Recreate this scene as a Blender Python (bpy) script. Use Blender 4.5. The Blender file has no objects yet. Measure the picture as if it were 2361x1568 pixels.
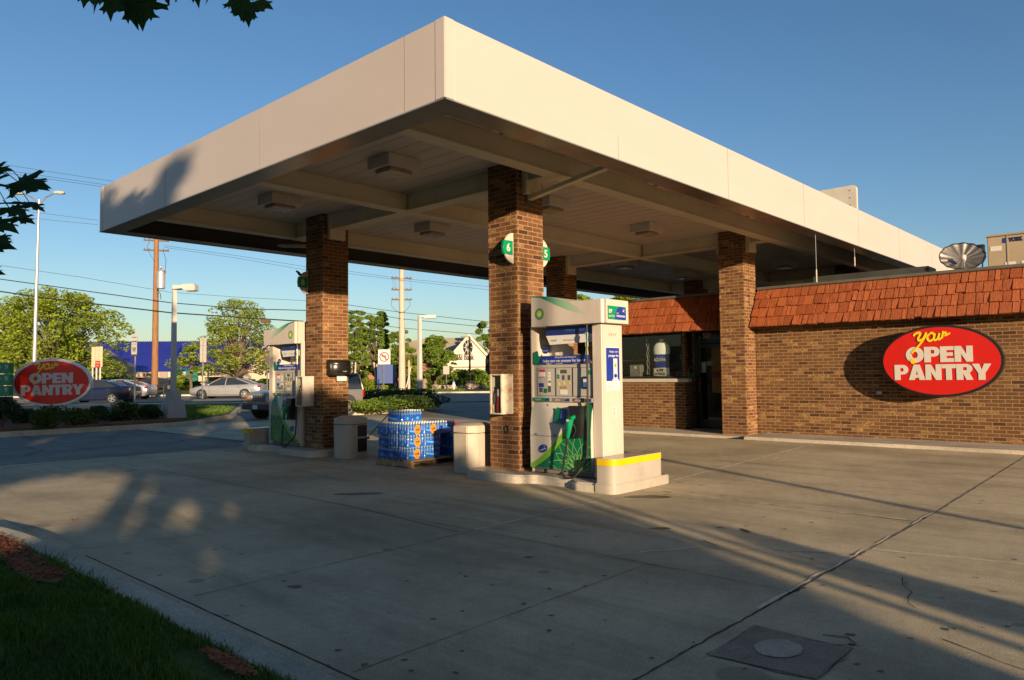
import bpy, bmesh, math, random
from mathutils import Vector, Matrix
random.seed(7)
PI=math.pi; R=math.radians
SC=bpy.context.scene
COL=SC.collection
# ---------------------------------------------------------------- camera
F_=1706.85; AZ=.7454; PT=.0467; RO=.0106; CH=1.5
fw=Vector((math.cos(AZ)*math.cos(PT),math.sin(AZ)*math.cos(PT),math.sin(PT)))
rt=Vector((math.sin(AZ),-math.cos(AZ),0)); up=rt.cross(fw)
cam=bpy.data.cameras.new('camera'); co=bpy.data.objects.new('camera',cam); COL.objects.link(co)
cam.sensor_width=36; cam.lens=36*F_/2361.3; cam.clip_end=2000; cam.clip_start=.05
c_,s_=math.cos(RO),math.sin(RO)
rx=rt*c_-up*s_; ux=rt*s_+up*c_
# a direction with camera coords (x,y) projects rolled by RO: x'=c x - s y ; y'=s x + c y
co.matrix_world=Matrix(((rx.x,ux.x,-fw.x,0),(rx.y,ux.y,-fw.y,0),(rx.z,ux.z,-fw.z,CH),(0,0,0,1)))
SC.camera=co
def ray(U,V): return fw+((U-1180.65)/F_)*rx+((784-V)/F_)*ux
def at(U,V,d): return Vector((0,0,CH))+ray(U,V)*d          # surveyed point at optical distance d
def gnd(U,V,z=0):
    q=ray(U,V); return Vector((0,0,CH))+q*((z-CH)/q.z)
# ---------------------------------------------------------------- tagging
def tag(o,label=None,cat=None,group=None,kind=None):
    if label: o['label']=label
    if cat: o['category']=cat
    if group: o['group']=group
    if kind: o['kind']=kind
    return o
def thing(name,label,cat,loc=(0,0,0),rz=0,group=None):
    o=bpy.data.objects.new(name,None); COL.objects.link(o); o.location=loc; o.rotation_euler=(0,0,rz)
    o.empty_display_size=.1
    return tag(o,label,cat,group)
def wloc(p):
    v=Vector((0,0,0))
    while p is not None: v+=Vector(p.location); p=p.parent
    return v
def copy_tree(o,parent=None):
    c=o.copy(); COL.objects.link(c); c.parent=parent
    for ch in list(o.children): copy_tree(ch,c)
    return c
# ---------------------------------------------------------------- mesh builder
class MB:
    def __init__(s): s.v=[]; s.f=[]; s.m=[]
    def add(s,vs,fs,mi=0):
        n=len(s.v); s.v+= [tuple(q) for q in vs]; s.f+=[tuple(i+n for i in f) for f in fs]; s.m+=[mi]*len(fs); return s
    def box(s,x0,x1,y0,y1,z0,z1,mi=0,M=None):
        if x0>x1:x0,x1=x1,x0
        if y0>y1:y0,y1=y1,y0
        if z0>z1:z0,z1=z1,z0
        vs=[Vector(q) for q in((x0,y0,z0),(x1,y0,z0),(x1,y1,z0),(x0,y1,z0),(x0,y0,z1),(x1,y0,z1),(x1,y1,z1),(x0,y1,z1))]
        if M: vs=[M@q for q in vs]
        return s.add(vs,[(0,3,2,1),(4,5,6,7),(0,1,5,4),(1,2,6,5),(2,3,7,6),(3,0,4,7)],mi)
    def prism(s,poly,z0,z1,mi=0,M=None):
        n=len(poly)
        vs=[Vector((p[0],p[1],z0)) for p in poly]+[Vector((p[0],p[1],z1)) for p in poly]
        if M: vs=[M@q for q in vs]
        return s.add(vs,[tuple(range(n-1,-1,-1)),tuple(range(n,2*n))]+[(i,(i+1)%n,n+(i+1)%n,n+i) for i in range(n)],mi)
    def tube(s,pts,r,n=8,mi=0,caps=True):
        pts=[Vector(p) for p in pts]; k=len(pts)
        rs=r if isinstance(r,(list,tuple)) else [r]*k
        vs=[];prev=None
        for i,p in enumerate(pts):
            d=(pts[min(i+1,k-1)]-pts[max(i-1,0)]).normalized()
            if prev is None:
                a=Vector((0,0,1)) if abs(d.z)<.9 else Vector((1,0,0))
                u=d.cross(a).normalized()
            else: u=(prev-d*prev.dot(d)).normalized()
            prev=u; w=d.cross(u)
            for j in range(n):
                t=2*PI*j/n; vs.append(p+(u*math.cos(t)+w*math.sin(t))*rs[i])
        fs=[(i*n+j,i*n+(j+1)%n,(i+1)*n+(j+1)%n,(i+1)*n+j) for i in range(k-1) for j in range(n)]
        if caps: fs+=[tuple(range(n-1,-1,-1)),tuple((k-1)*n+j for j in range(n))]
        return s.add(vs,fs,mi)
    def lathe(s,prof,n=16,c=(0,0,0),mi=0,M=None):
        vs=[]
        for r,z in prof:
            for j in range(n):
                t=2*PI*j/n; q=Vector((c[0]+r*math.cos(t),c[1]+r*math.sin(t),c[2]+z)); vs.append(M@q if M else q)
        k=len(prof)
        fs=[(i*n+j,i*n+(j+1)%n,(i+1)*n+(j+1)%n,(i+1)*n+j) for i in range(k-1) for j in range(n)]
        fs+=[tuple(range(n-1,-1,-1)),tuple((k-1)*n+j for j in range(n))]
        return s.add(vs,fs,mi)
    def grid(s,x0,x1,nx,y0,y1,ny,zf,mi=0):
        vs=[(x0+(x1-x0)*i/nx,y0+(y1-y0)*j/ny) for j in range(ny+1) for i in range(nx+1)]
        vs=[(x,y,zf(x,y)) for x,y in vs]
        return s.add(vs,[(j*(nx+1)+i,j*(nx+1)+i+1,(j+1)*(nx+1)+i+1,(j+1)*(nx+1)+i) for j in range(ny) for i in range(nx)],mi)
    def build(s,name,mats,parent=None,smooth=False,bevel=0,seg=2):
        w=wloc(parent)
        me=bpy.data.meshes.new(name)
        me.from_pydata([(x-w.x,y-w.y,z-w.z) for x,y,z in s.v],[],s.f)
        if not isinstance(mats,(list,tuple)): mats=[mats]
        for m in mats: me.materials.append(m)
        if len(mats)>1: me.polygons.foreach_set('material_index',s.m)
        if bevel:
            bm=bmesh.new(); bm.from_mesh(me)
            ed=[e for e in bm.edges if len(e.link_faces)==2 and e.calc_face_angle(0)>R(28)]
            bmesh.ops.bevel(bm,geom=ed,offset=bevel,segments=seg,affect='EDGES',clamp_overlap=True)
            bm.to_mesh(me); bm.free()
        if smooth or bevel:
            me.polygons.foreach_set('use_smooth',[True]*len(me.polygons))
            try: me.set_sharp_from_angle(angle=R(35))
            except Exception: pass
        me.update()
        o=bpy.data.objects.new(name,me); COL.objects.link(o)
        if parent is not None: o.parent=parent
        return o
def frame(o,right,upv=(0,0,1)):
    r=Vector(right).normalized(); u=Vector(upv); u=(u-r*u.dot(r)).normalized(); n=r.cross(u)
    o=Vector(o)
    return Matrix(((r.x,u.x,n.x,o.x),(r.y,u.y,n.y,o.y),(r.z,u.z,n.z,o.z),(0,0,0,1)))
RX=(0,-1,0)   # viewer's right when looking at a face that looks towards -X
RY=(1,0,0)    # same for a face looking towards -Y
def text(name,body,M,size,mat,parent=None,width=None,bold=0,depth=.002,shear=0,align='CENTER',mb=None,mi=0,spacing=1.0):
    cu=bpy.data.curves.new('t','FONT'); cu.body=body; cu.size=size; cu.offset=bold; cu.extrude=depth; cu.shear=shear
    cu.align_x=align; cu.align_y='CENTER'; cu.space_character=spacing; cu.resolution_u=3
    ob=bpy.data.objects.new('t',cu); COL.objects.link(ob)
    dg=bpy.context.evaluated_depsgraph_get(); dg.update()
    me=bpy.data.meshes.new_from_object(ob.evaluated_get(dg))
    vs=[v.co.copy() for v in me.vertices]; fs=[tuple(p.vertices) for p in me.polygons]
    bpy.data.objects.remove(ob); bpy.data.curves.remove(cu); bpy.data.meshes.remove(me)
    if not vs: return None
    x0=min(v.x for v in vs);x1=max(v.x for v in vs)
    k=(width/(x1-x0)) if width else 1
    cx=(x0+x1)/2 if align=='CENTER' else 0
    y0=min(v.y for v in vs);y1=max(v.y for v in vs); cy=(y0+y1)/2
    vs=[M@Vector(((v.x-cx)*k,v.y-cy,v.z)) for v in vs]
    if mb is not None: mb.add(vs,fs,mi); return None
    b=MB(); b.add(vs,fs); return b.build(name,mat,parent)
def ell(a,b,n=40,cx=0,cy=0,t0=0,t1=2*PI):
    full=abs(t1-t0-2*PI)<1e-6
    return [(cx+a*math.cos(t0+(t1-t0)*i/(n if full else n-1)),cy+b*math.sin(t0+(t1-t0)*i/(n if full else n-1))) for i in range(n)]
# ---------------------------------------------------------------- materials
def nt(name):
    m=bpy.data.materials.new(name); m.use_nodes=True; t=m.node_tree; return m,t,t.nodes,t.links,t.nodes['Principled BSDF']
def N(nodes,typ,**k):
    n=nodes.new(typ)
    for a,b in k.items():
        if a in n.inputs: n.inputs[a].default_value=b
        else: setattr(n,a,b)
    return n
def math_(nodes,links,op,a,b=None,c=None):
    n=nodes.new('ShaderNodeMath'); n.operation=op
    for i,q in enumerate((a,b,c)):
        if q is None: continue
        if hasattr(q,'is_linked'): links.new(q,n.inputs[i])
        else: n.inputs[i].default_value=q
    return n.outputs[0]
def ramp(nodes,links,fac,stops,interp='LINEAR'):
    n=nodes.new('ShaderNodeValToRGB'); n.color_ramp.interpolation=interp
    e=n.color_ramp.elements
    while len(e)>1: e.remove(e[-1])
    e[0].position=stops[0][0]; e[0].color=tuple(stops[0][1])+(1,)
    for p,c in stops[1:]:
        q=e.new(p); q.color=tuple(c)+(1,)
    links.new(fac,n.inputs[0]); return n.outputs[0]
def mixc(nodes,links,fac,a,b,mode='MIX'):
    n=nodes.new('ShaderNodeMix'); n.data_type='RGBA'; n.blend_type=mode
    for s,q in((n.inputs[0],fac),(n.inputs[6],a),(n.inputs[7],b)):
        if hasattr(q,'is_linked'): links.new(q,s)
        else: s.default_value=q if isinstance(q,(int,float)) else tuple(q)+(1,)
    return n.outputs[2]
MATS={}
KS=.66
def mat(name,c,rough=.6,metal=0,var=.12,scale=6,bump=0,bscale=40,spec=.5,dirt=None,dirtamt=.3,stretch=None,coat=0):
    if name in MATS: return MATS[name]
    if metal<.5 and max(c)>.04: c=tuple(q*KS for q in c)
    if dirt: dirt=tuple(q*KS for q in dirt)
    m,t,ns,ls,b=nt(name)
    geo=ns.new('ShaderNodeNewGeometry'); vec=geo.outputs['Position']
    if stretch:
        mp=ns.new('ShaderNodeMapping'); mp.inputs['Scale'].default_value=stretch; ls.new(vec,mp.inputs[0]); vec=mp.outputs[0]
    nz=N(ns,'ShaderNodeTexNoise',Scale=scale,Detail=6.0,Roughness=.6); ls.new(vec,nz.inputs['Vector'])
    lo=tuple(max(0,q*(1-var)) for q in c); hi=tuple(min(1,q*(1+var)) for q in c)
    col=ramp(ns,ls,nz.outputs[0],[(.3,lo),(.7,hi)])
    if dirt:
        n2=N(ns,'ShaderNodeTexNoise',Scale=scale*.35,Detail=8.0,Roughness=.7); ls.new(vec,n2.inputs['Vector'])
        fac=ramp(ns,ls,n2.outputs[0],[(.5,(0,0,0)),(.72,(dirtamt,)*3)])
        col=mixc(ns,ls,fac,col,dirt)
    ls.new(col,b.inputs['Base Color'])
    b.inputs['Roughness'].default_value=rough; b.inputs['Metallic'].default_value=metal
    b.inputs['Specular IOR Level'].default_value=spec
    if coat: b.inputs['Coat Weight'].default_value=coat; b.inputs['Coat Roughness'].default_value=.08
    if bump:
        n3=N(ns,'ShaderNodeTexNoise',Scale=bscale,Detail=5.0); ls.new(vec,n3.inputs['Vector'])
        bp=N(ns,'ShaderNodeBump',Strength=bump,Distance=.01); ls.new(n3.outputs[0],bp.inputs['Height']); ls.new(bp.outputs[0],b.inputs['Normal'])
    MATS[name]=m; return m
def brick_mat(name,dark,mid,light,tan,mortar,bw=.213,rh=.0686,tanamt=.8,tanth=.60):
    dark,mid,light,tan,mortar=[tuple(q*.74 for q in k) for k in (dark,mid,light,tan,mortar)]
    m,t,ns,ls,b=nt(name)
    g=ns.new('ShaderNodeNewGeometry'); sp=ns.new('ShaderNodeSeparateXYZ'); ls.new(g.outputs['Position'],sp.inputs[0])
    sn=ns.new('ShaderNodeSeparateXYZ'); ls.new(g.outputs['True Normal'],sn.inputs[0])
    ax=math_(ns,ls,'GREATER_THAN',math_(ns,ls,'ABSOLUTE',sn.outputs[0]),.5)
    iy=math_(ns,ls,'SUBTRACT',1.0,ax)
    u=math_(ns,ls,'ADD',math_(ns,ls,'MULTIPLY',sp.outputs[1],ax),math_(ns,ls,'MULTIPLY',sp.outputs[0],iy))
    cb=ns.new('ShaderNodeCombineXYZ'); ls.new(u,cb.inputs[0]); ls.new(sp.outputs[2],cb.inputs[1])
    # slight waviness of the courses
    nzw=N(ns,'ShaderNodeTexNoise',Scale=7.0,Detail=2.0); ls.new(g.outputs['Position'],nzw.inputs['Vector'])
    off=ns.new('ShaderNodeVectorMath'); off.operation='MULTIPLY_ADD'; ls.new(nzw.outputs['Color'],off.inputs[0]); off.inputs[1].default_value=(.012,.006,0); ls.new(cb.outputs[0],off.inputs[2])
    br=ns.new('ShaderNodeTexBrick'); br.offset=.5
    for k,v in (('Scale',1.0),('Mortar Size',.0068),('Mortar Smooth',.2),('Bias',0.0),('Brick Width',bw),('Row Height',rh)): br.inputs[k].default_value=v
    br.inputs['Color1'].default_value=(0,0,0,1); br.inputs['Color2'].default_value=(1,1,1,1); br.inputs['Mortar'].default_value=(.5,.5,.5,1)
    ls.new(off.outputs[0],br.inputs['Vector'])
    bc=ramp(ns,ls,br.outputs['Color'],[(0,dark),(.14,mid),(.6,light),(1,mid)])
    # per-brick tan, scratched faces
    hi=ramp(ns,ls,br.outputs['Color'],[(tanth,(0,0,0)),(tanth+.04,(1,1,1)),(tanth+.14,(1,1,1)),(tanth+.18,(0,0,0))],'LINEAR')
    mp=ns.new('ShaderNodeMapping'); mp.inputs['Scale'].default_value=(18,18,60); ls.new(g.outputs['Position'],mp.inputs[0])
    fl=N(ns,'ShaderNodeTexNoise',Scale=1.0,Detail=5.0,Roughness=.7); ls.new(mp.outputs[0],fl.inputs['Vector'])
    flk=ramp(ns,ls,fl.outputs[0],[(.47,(0,0,0)),(.56,(tanamt,)*3)])
    fac=mixc(ns,ls,1.0,hi,flk,'MULTIPLY')
    bc=mixc(ns,ls,fac,bc,tan)
    nz=N(ns,'ShaderNodeTexNoise',Scale=28.0,Detail=6.0,Roughness=.7); ls.new(g.outputs['Position'],nz.inputs['Vector'])
    sh=ramp(ns,ls,nz.outputs[0],[(.25,(.6,.6,.6)),(.75,(1.35,1.3,1.25))])
    bc=mixc(ns,ls,1.0,bc,sh,'MULTIPLY')
    ng=N(ns,'ShaderNodeTexNoise',Scale=.9,Detail=4.0); ls.new(g.outputs['Position'],ng.inputs['Vector'])
    bc=mixc(ns,ls,1.0,bc,ramp(ns,ls,ng.outputs[0],[(.3,(.8,.8,.8)),(.7,(1.15,1.15,1.15))]),'MULTIPLY')
    col=mixc(ns,ls,br.outputs['Fac'],bc,mortar)
    ls.new(col,b.inputs['Base Color']); b.inputs['Roughness'].default_value=.88; b.inputs['Specular IOR Level'].default_value=.25
    inv=math_(ns,ls,'SUBTRACT',1.0,br.outputs['Fac'])
    hgt=math_(ns,ls,'ADD',inv,math_(ns,ls,'MULTIPLY',fl.outputs[0],.5))
    bp=N(ns,'ShaderNodeBump',Strength=.7,Distance=.008); ls.new(hgt,bp.inputs['Height']); ls.new(bp.outputs[0],b.inputs['Normal'])
    MATS[name]=m; return m
def concrete_mat(name,base,stain,sc=1.0,spots=True,bumpd=.006,rough=.85,streak=True):
    m,t,ns,ls,b=nt(name)
    g=ns.new('ShaderNodeNewGeometry'); P=g.outputs['Position']
    n1=N(ns,'ShaderNodeTexNoise',Scale=.55*sc,Detail=7.0,Roughness=.62); ls.new(P,n1.inputs['Vector'])
    lo=tuple(q*.66 for q in base); hi=tuple(q*1.24 for q in base)
    col=ramp(ns,ls,n1.outputs[0],[(.3,lo),(.52,base),(.72,hi)])
    n2=N(ns,'ShaderNodeTexNoise',Scale=90.0,Detail=3.0,Roughness=.8); ls.new(P,n2.inputs['Vector'])
    col=mixc(ns,ls,1.0,col,ramp(ns,ls,n2.outputs[0],[(.3,(.60,.60,.60)),(.7,(1.38,1.37,1.35))]),'MULTIPLY')
    n5=N(ns,'ShaderNodeTexNoise',Scale=9.0,Detail=6.0,Roughness=.75); ls.new(P,n5.inputs['Vector'])
    col=mixc(ns,ls,1.0,col,ramp(ns,ls,n5.outputs[0],[(.3,(.86,.86,.86)),(.7,(1.12,1.12,1.12))]),'MULTIPLY')
    if streak:
        mp=ns.new('ShaderNodeMapping'); mp.inputs['Scale'].default_value=(1.6,.22,1); ls.new(P,mp.inputs[0])
        n3=N(ns,'ShaderNodeTexNoise',Scale=1.3,Detail=6.0,Roughness=.65,Distortion=.4); ls.new(mp.outputs[0],n3.inputs['Vector'])
        f=ramp(ns,ls,n3.outputs[0],[(.48,(0,0,0)),(.74,(.62,.62,.62))]); col=mixc(ns,ls,f,col,stain)
    if spots:
        for scl,th,rr in((1.7,.30,.72),(3.2,.22,.62),(8.0,.13,.5)):
            vo=N(ns,'ShaderNodeTexVoronoi',Scale=scl); 
            nd=N(ns,'ShaderNodeTexNoise',Scale=6.0*scl,Detail=3.0); ls.new(P,nd.inputs['Vector'])
            ad=ns.new('ShaderNodeVectorMath'); ad.operation='MULTIPLY_ADD'; ls.new(nd.outputs['Color'],ad.inputs[0]); ad.inputs[1].default_value=(.10/scl,)*3; ls.new(P,ad.inputs[2])
            ls.new(ad.outputs[0],vo.inputs['Vector'])
            sc_=ns.new('ShaderNodeSeparateXYZ'); ls.new(vo.outputs['Color'],sc_.inputs[0])
            thr=math_(ns,ls,'MULTIPLY',math_(ns,ls,'POWER',sc_.outputs[0],3.0),th)
            gate=math_(ns,ls,'GREATER_THAN',sc_.outputs[1],rr)
            d=math_(ns,ls,'SUBTRACT',thr,vo.outputs['Distance'])
            d=math_(ns,ls,'MULTIPLY',math_(ns,ls,'MULTIPLY',d,30.0),gate)
            cl=ns.new('ShaderNodeClamp'); ls.new(d,cl.inputs[0])
            fm=math_(ns,ls,'MULTIPLY',cl.outputs[0],.5)
            col=mixc(ns,ls,fm,col,tuple(q*.35 for q in base))
    ls.new(col,b.inputs['Base Color']); b.inputs['Roughness'].default_value=rough; b.inputs['Specular IOR Level'].default_value=.3
    h=math_(ns,ls,'ADD',n2.outputs[0],n5.outputs[0])
    bp=N(ns,'ShaderNodeBump',Strength=.35,Distance=bumpd); ls.new(h,bp.inputs['Height']); ls.new(bp.outputs[0],b.inputs['Normal'])
    MATS[name]=m; return m
def leaf_mat(name,c1,c2,trans=.35,rough=.6):
    c1=tuple(q*.72 for q in c1); c2=tuple(q*.72 for q in c2)
    m,t,ns,ls,b=nt(name)
    g=ns.new('ShaderNodeNewGeometry')
    col=ramp(ns,ls,g.outputs['Random Per Island'],[(0,c1),(1,c2)])
    n=N(ns,'ShaderNodeTexNoise',Scale=.7,Detail=3.0); ls.new(g.outputs['Position'],n.inputs['Vector'])
    col=mixc(ns,ls,1.0,col,ramp(ns,ls,n.outputs[0],[(.3,(.75,.8,.75)),(.7,(1.25,1.2,1.1))]),'MULTIPLY')
    ls.new(col,b.inputs['Base Color']); b.inputs['Roughness'].default_value=rough; b.inputs['Specular IOR Level'].default_value=.25
    tr=ns.new('ShaderNodeBsdfTranslucent'); ls.new(mixc(ns,ls,1.0,col,(1.2,1.3,.6),'MULTIPLY'),tr.inputs[0])
    mx=ns.new('ShaderNodeMixShader'); mx.inputs[0].default_value=trans
    ls.new(b.outputs[0],mx.inputs[1]); ls.new(tr.outputs[0],mx.inputs[2]); ls.new(mx.outputs[0],ns['Material Output'].inputs[0])
    MATS[name]=m; return m
def glass_mat(name,tint=(.8,.85,.85),rough=.02,gain=.7,base=.045):
    m,t,ns,ls,b=nt(name)
    gl=ns.new('ShaderNodeBsdfGlossy'); gl.inputs['Roughness'].default_value=rough
    tp=ns.new('ShaderNodeBsdfTransparent'); tp.inputs[0].default_value=tint+(1,)
    fr=ns.new('ShaderNodeLayerWeight'); fr.inputs['Blend'].default_value=.5
    mx=ns.new('ShaderNodeMixShader'); ls.new(math_(ns,ls,'ADD',math_(ns,ls,'MULTIPLY',math_(ns,ls,'POWER',fr.outputs['Facing'],3.5),gain),base),mx.inputs[0]); ls.new(tp.outputs[0],mx.inputs[1]); ls.new(gl.outputs[0],mx.inputs[2])
    ls.new(mx.outputs[0],ns['Material Output'].inputs[0]); MATS[name]=m; return m
BR_COL=brick_mat('brick column',(.075,.036,.02),(.155,.072,.028),(.22,.108,.042),(.56,.38,.16),(.36,.22,.13))
BR_WALL=brick_mat('brick wall',(.07,.035,.016),(.135,.068,.026),(.185,.098,.038),(.46,.29,.11),(.36,.225,.13))
CONC=concrete_mat('lot concrete',(.465,.395,.255),(.20,.155,.085))
CURB=concrete_mat('curb concrete',(.46,.41,.30),(.26,.22,.16),2.0,False)
ASPH=concrete_mat('lot asphalt',(.22,.20,.16),(.11,.10,.085),1.0,False,.01)
ROAD=concrete_mat('road asphalt',(.25,.225,.185),(.17,.16,.14),.5,False,.004)
SIDEW=concrete_mat('sidewalk concrete',(.46,.41,.34),(.26,.22,.17),1.5,False)
WHITE=mat('white painted steel',(.68,.61,.53),.42,0,.04,3,dirt=(.40,.32,.22),dirtamt=.28,stretch=(2,2,.6))
FASC=mat('fascia panel',(.60,.54,.505),.45,0,.02,1.2,dirt=(.50,.44,.38),dirtamt=.22,stretch=(.6,.6,2.2))
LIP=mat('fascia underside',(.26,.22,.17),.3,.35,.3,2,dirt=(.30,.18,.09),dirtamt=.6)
CEIL=mat('canopy ceiling',(.80,.70,.58),.5,0,.05,1.5)
BEAM=mat('canopy beam',(.92,.80,.55),.5,0,.06,2,dirt=(.35,.3,.2),dirtamt=.3)
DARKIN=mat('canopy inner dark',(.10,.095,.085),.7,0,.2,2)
LENS=mat('lamp lens',(.55,.42,.27),.25,0,.25,8)
LAMPBOX=mat('lamp housing',(.85,.76,.64),.5,0,.06,4)
BLACK=mat('black plastic',(.012,.012,.013),.3,0,.2,6)
RUBBER=mat('rubber',(.018,.017,.016),.5,0,.3,10)
TAN=mat('bin tan',(.60,.52,.42),.55,0,.06,3,dirt=(.35,.28,.2),dirtamt=.45,stretch=(2,2,.7))
ISL=concrete_mat('island painted',(.46,.42,.35),(.3,.26,.2),2.5,False,.004,.42)
BOLL=mat('bollard gray gloss',(.50,.46,.40),.22,0,.05,3,dirt=(.26,.2,.14),dirtamt=.5)
YEL=mat('yellow paint',(.85,.58,.005),.3,0,.05,4)
SHING=None
GREENB=mat('bp dark green',(.004,.17,.075),.35,0,.06,5)
LIME=mat('lime green',(.20,.50,.03),.35,0,.05,5)
GLINE=mat('flower line',(.35,.62,.15),.4,0,.03,5)
BLUE=mat('sign blue',(.012,.045,.36),.35,0,.05,5)
LBLUE=mat('leaf blue',(.05,.16,.55),.35,0,.05,5)
GRAYL=mat('gray strip',(.22,.20,.18),.4,0,.05,5)
BROWNL=mat('brown strip',(.16,.08,.035),.4,0,.05,5)
PANEL=mat('pump panel cream',(.70,.65,.56),.38,0,.03,3,dirt=(.5,.42,.32),dirtamt=.15)
PANELG=mat('pump upper gray',(.50,.48,.44),.4,0,.03,4)
LCD=mat('lcd',(.10,.10,.07),.2,0,.1,5)
RED=mat('sign red',(.70,.015,.008),.3,0,.04,5)
REDX=mat('extinguisher red',(.45,.02,.015),.3,0,.1,8)
WLET=mat('white letters',(.74,.70,.64),.4,0,.03,5)
YLET=mat('yellow letters',(1.0,.72,.02),.4,0,.03,5)
GREENL=mat('number green',(.0,.30,.125),.35,0,.04,5)
STEEL=mat('galvanised steel',(.42,.42,.42),.35,.8,.15,8)
CHROME=mat('chrome',(.75,.75,.75),.12,1,.03,8)
SILVER=mat('silver foil',(.62,.62,.62),.22,.9,.2,4)
POLEW=mat('white pole paint',(.62,.60,.56),.45,0,.05,1.5)
WOODP=mat('pole wood',(.30,.15,.065),.85,0,.35,3,.4,30,stretch=(6,6,.6))
WOODL=mat('pole wood pale',(.62,.50,.40),.85,0,.2,3,.3,30,stretch=(6,6,.6))
PALW=mat('pallet wood',(.42,.28,.15),.8,0,.3,9,.3,40)
PAPER=mat('paper',(.8,.78,.74),.7,0,.02,5)
ORANGE=mat('orange label',(.90,.33,.02),.5,0,.03,5)
DKTXT=mat('dark lettering',(.03,.025,.02),.5,0,.05,5)
WIRE=mat('cable',(.02,.02,.02),.6,0,.1,5)
GLASS=glass_mat('window glass',(.90,.93,.91),.02,.6,.035)
CLEAR=glass_mat('clear plastic',(.92,.94,.95),.12)
SIGNBACK=mat('sign back aluminium',(.55,.50,.43),.45,.3,.1,2)
TARM=mat('roof felt dark',(.055,.05,.045),.9,0,.3,3)
SOIL=concrete_mat('mulch',(.20,.065,.03),(.10,.04,.02),6.0,False,.05,.95,False)
GRASSG=concrete_mat('lawn',(.075,.105,.022),(.05,.07,.015),4.0,False,.05,.95,False)
EARTH=concrete_mat('ground',(.10,.12,.04),(.08,.09,.03),.3,False,.05,.95,False)
LEAFA=leaf_mat('leaf locust',(.18,.26,.022),(.36,.44,.05),.4)
LEAFB=leaf_mat('leaf mid green',(.11,.20,.025),(.24,.34,.05),.35)
LEAFC=leaf_mat('leaf shrub',(.05,.09,.015),(.12,.15,.025),.3)
LEAFM=leaf_mat('leaf maple',(.035,.085,.02),(.05,.12,.03),.3)
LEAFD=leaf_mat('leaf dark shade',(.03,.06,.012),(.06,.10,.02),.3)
GBLADE=leaf_mat('grass blade',(.06,.14,.016),(.17,.26,.045),.35)
GDRY=leaf_mat('dry grass blade',(.12,.13,.03),(.24,.19,.06),.35)
CHIP=leaf_mat('mulch chip',(.34,.08,.035),(.60,.22,.10),.02,.9)
BARK=mat('bark',(.16,.12,.085),.9,0,.3,8,.5,30,stretch=(4,4,1))
# ================================================================ ground
def gz(x,y):
    a=min(max((x-8.8)/6.0,0),1); b=1-min(max((y-13)/4.0,0),1)
    return .10*a*b
def struct(mb,name,mats,kind='structure',**k): return tag(mb.build(name,mats,None,**k),kind=kind)
b=MB(); b.grid(-500,900,28,-500,900,28,lambda x,y:-.05); struct(b,'ground',EARTH)
b=MB(); b.grid(-60,72,66,-40,48,44,lambda x,y:-.012)
struct(b,'asphalt_lot',ASPH)
# concrete lot with the rise towards the shop
b=MB(); b.grid(2.2,14.66,60,-14,15.4,80,gz)
b.grid(8.6,17.4,30,15.4,23.9,30,gz)
struct(b,'concrete_lot',CONC)
# foreground gutter and kerb
def strip_y(x0,x1,y0,y1,z0,z1,n=40):
    m=MB(); m.box(x0,x1,y0,y1,z0,z1); return m
b=MB()
yy=[-6+i*2.95 for i in range(6)]
pts=[]
for i in range(60):
    y=-6+i*.30
    pts.append((1.87-(max(0,y-7.3))**2*.09, y))
def kerb(mb,path,w0,w1,z0,z1,bev=.03):
    # path: left-to-right polyline; w0,w1 offsets to both sides
    n=len(path); L=[]
    for i,p in enumerate(path):
        a=Vector(path[max(i-1,0)][:2]); c=Vector(path[min(i+1,n-1)][:2]); d=(c-a).normalized(); nr=Vector((d.y,-d.x))
        q=Vector(p[:2]); L.append((q+nr*w0,q+nr*w1))
    prof=[(0,z0),(0,z1-bev),(bev,z1),(1-bev if False else None,None)]
    vs=[];fs=[]
    for (a,c) in L:
        d=(c-a).normalized()
        vs+= [(a.x,a.y,z0),(a.x,a.y,z1-bev*.3),((a+d*bev*.5).x,(a+d*bev*.5).y,z1),((c-d*bev).x,(c-d*bev).y,z1),(c.x,c.y,z1-bev),(c.x,c.y,z0)]
    k=6
    for i in range(n-1):
        for j in range(k-1): fs.append((i*k+j,(i+1)*k+j,(i+1)*k+j+1,i*k+j+1))
    fs+=[tuple(range(k)),tuple((n-1)*k+j for j in reversed(range(k)))]
    mb.add(vs,fs)
b=MB(); kerb(b,pts,-.06,.13,-.05,.13)
struct(b,'kerb',CURB,smooth=True)
b=MB(); vs=[];fs=[]
for i,(x,y) in enumerate(pts): vs+=[(x+.12,y,.004),(2.2 if y<8 else x+.45,y,.004)]
for i in range(len(pts)-1): fs.append((2*i,2*i+1,2*i+3,2*i+2))
b.add(vs,fs); 
b.add([(2.2,-14,-.004),(2.2,15.4,-.004),(-3.5,15.4,-.004),(-3.5,9,-.004),(0,9,-.004),(1.5,-14,-.004)],[(0,1,2,3,4,5)])
struct(b,'gutter',CONC)
# foreground lawn (slightly crowned)
def lz(x,y):
    k=min(1,max(0,(1.87-(max(0,y-7.3))**2*.09-x)/.5)); return .105+k*(.03+.018*math.sin(x*1.7+y*.9))
b=MB(); vs=[];fs=[];ny=len(pts)
for (x,y) in pts:
    for k in range(30):
        t=k/29; xx=x-.05-(t**2.0)*9; vs.append((xx,y,lz(xx,y) if k else .10))
for i in range(ny-1):
    for k in range(29): fs.append((i*30+k+1,i*30+k,(i+1)*30+k,(i+1)*30+k+1))
b.add(vs,fs); struct(b,'lawn',GRASSG,smooth=True)
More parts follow.
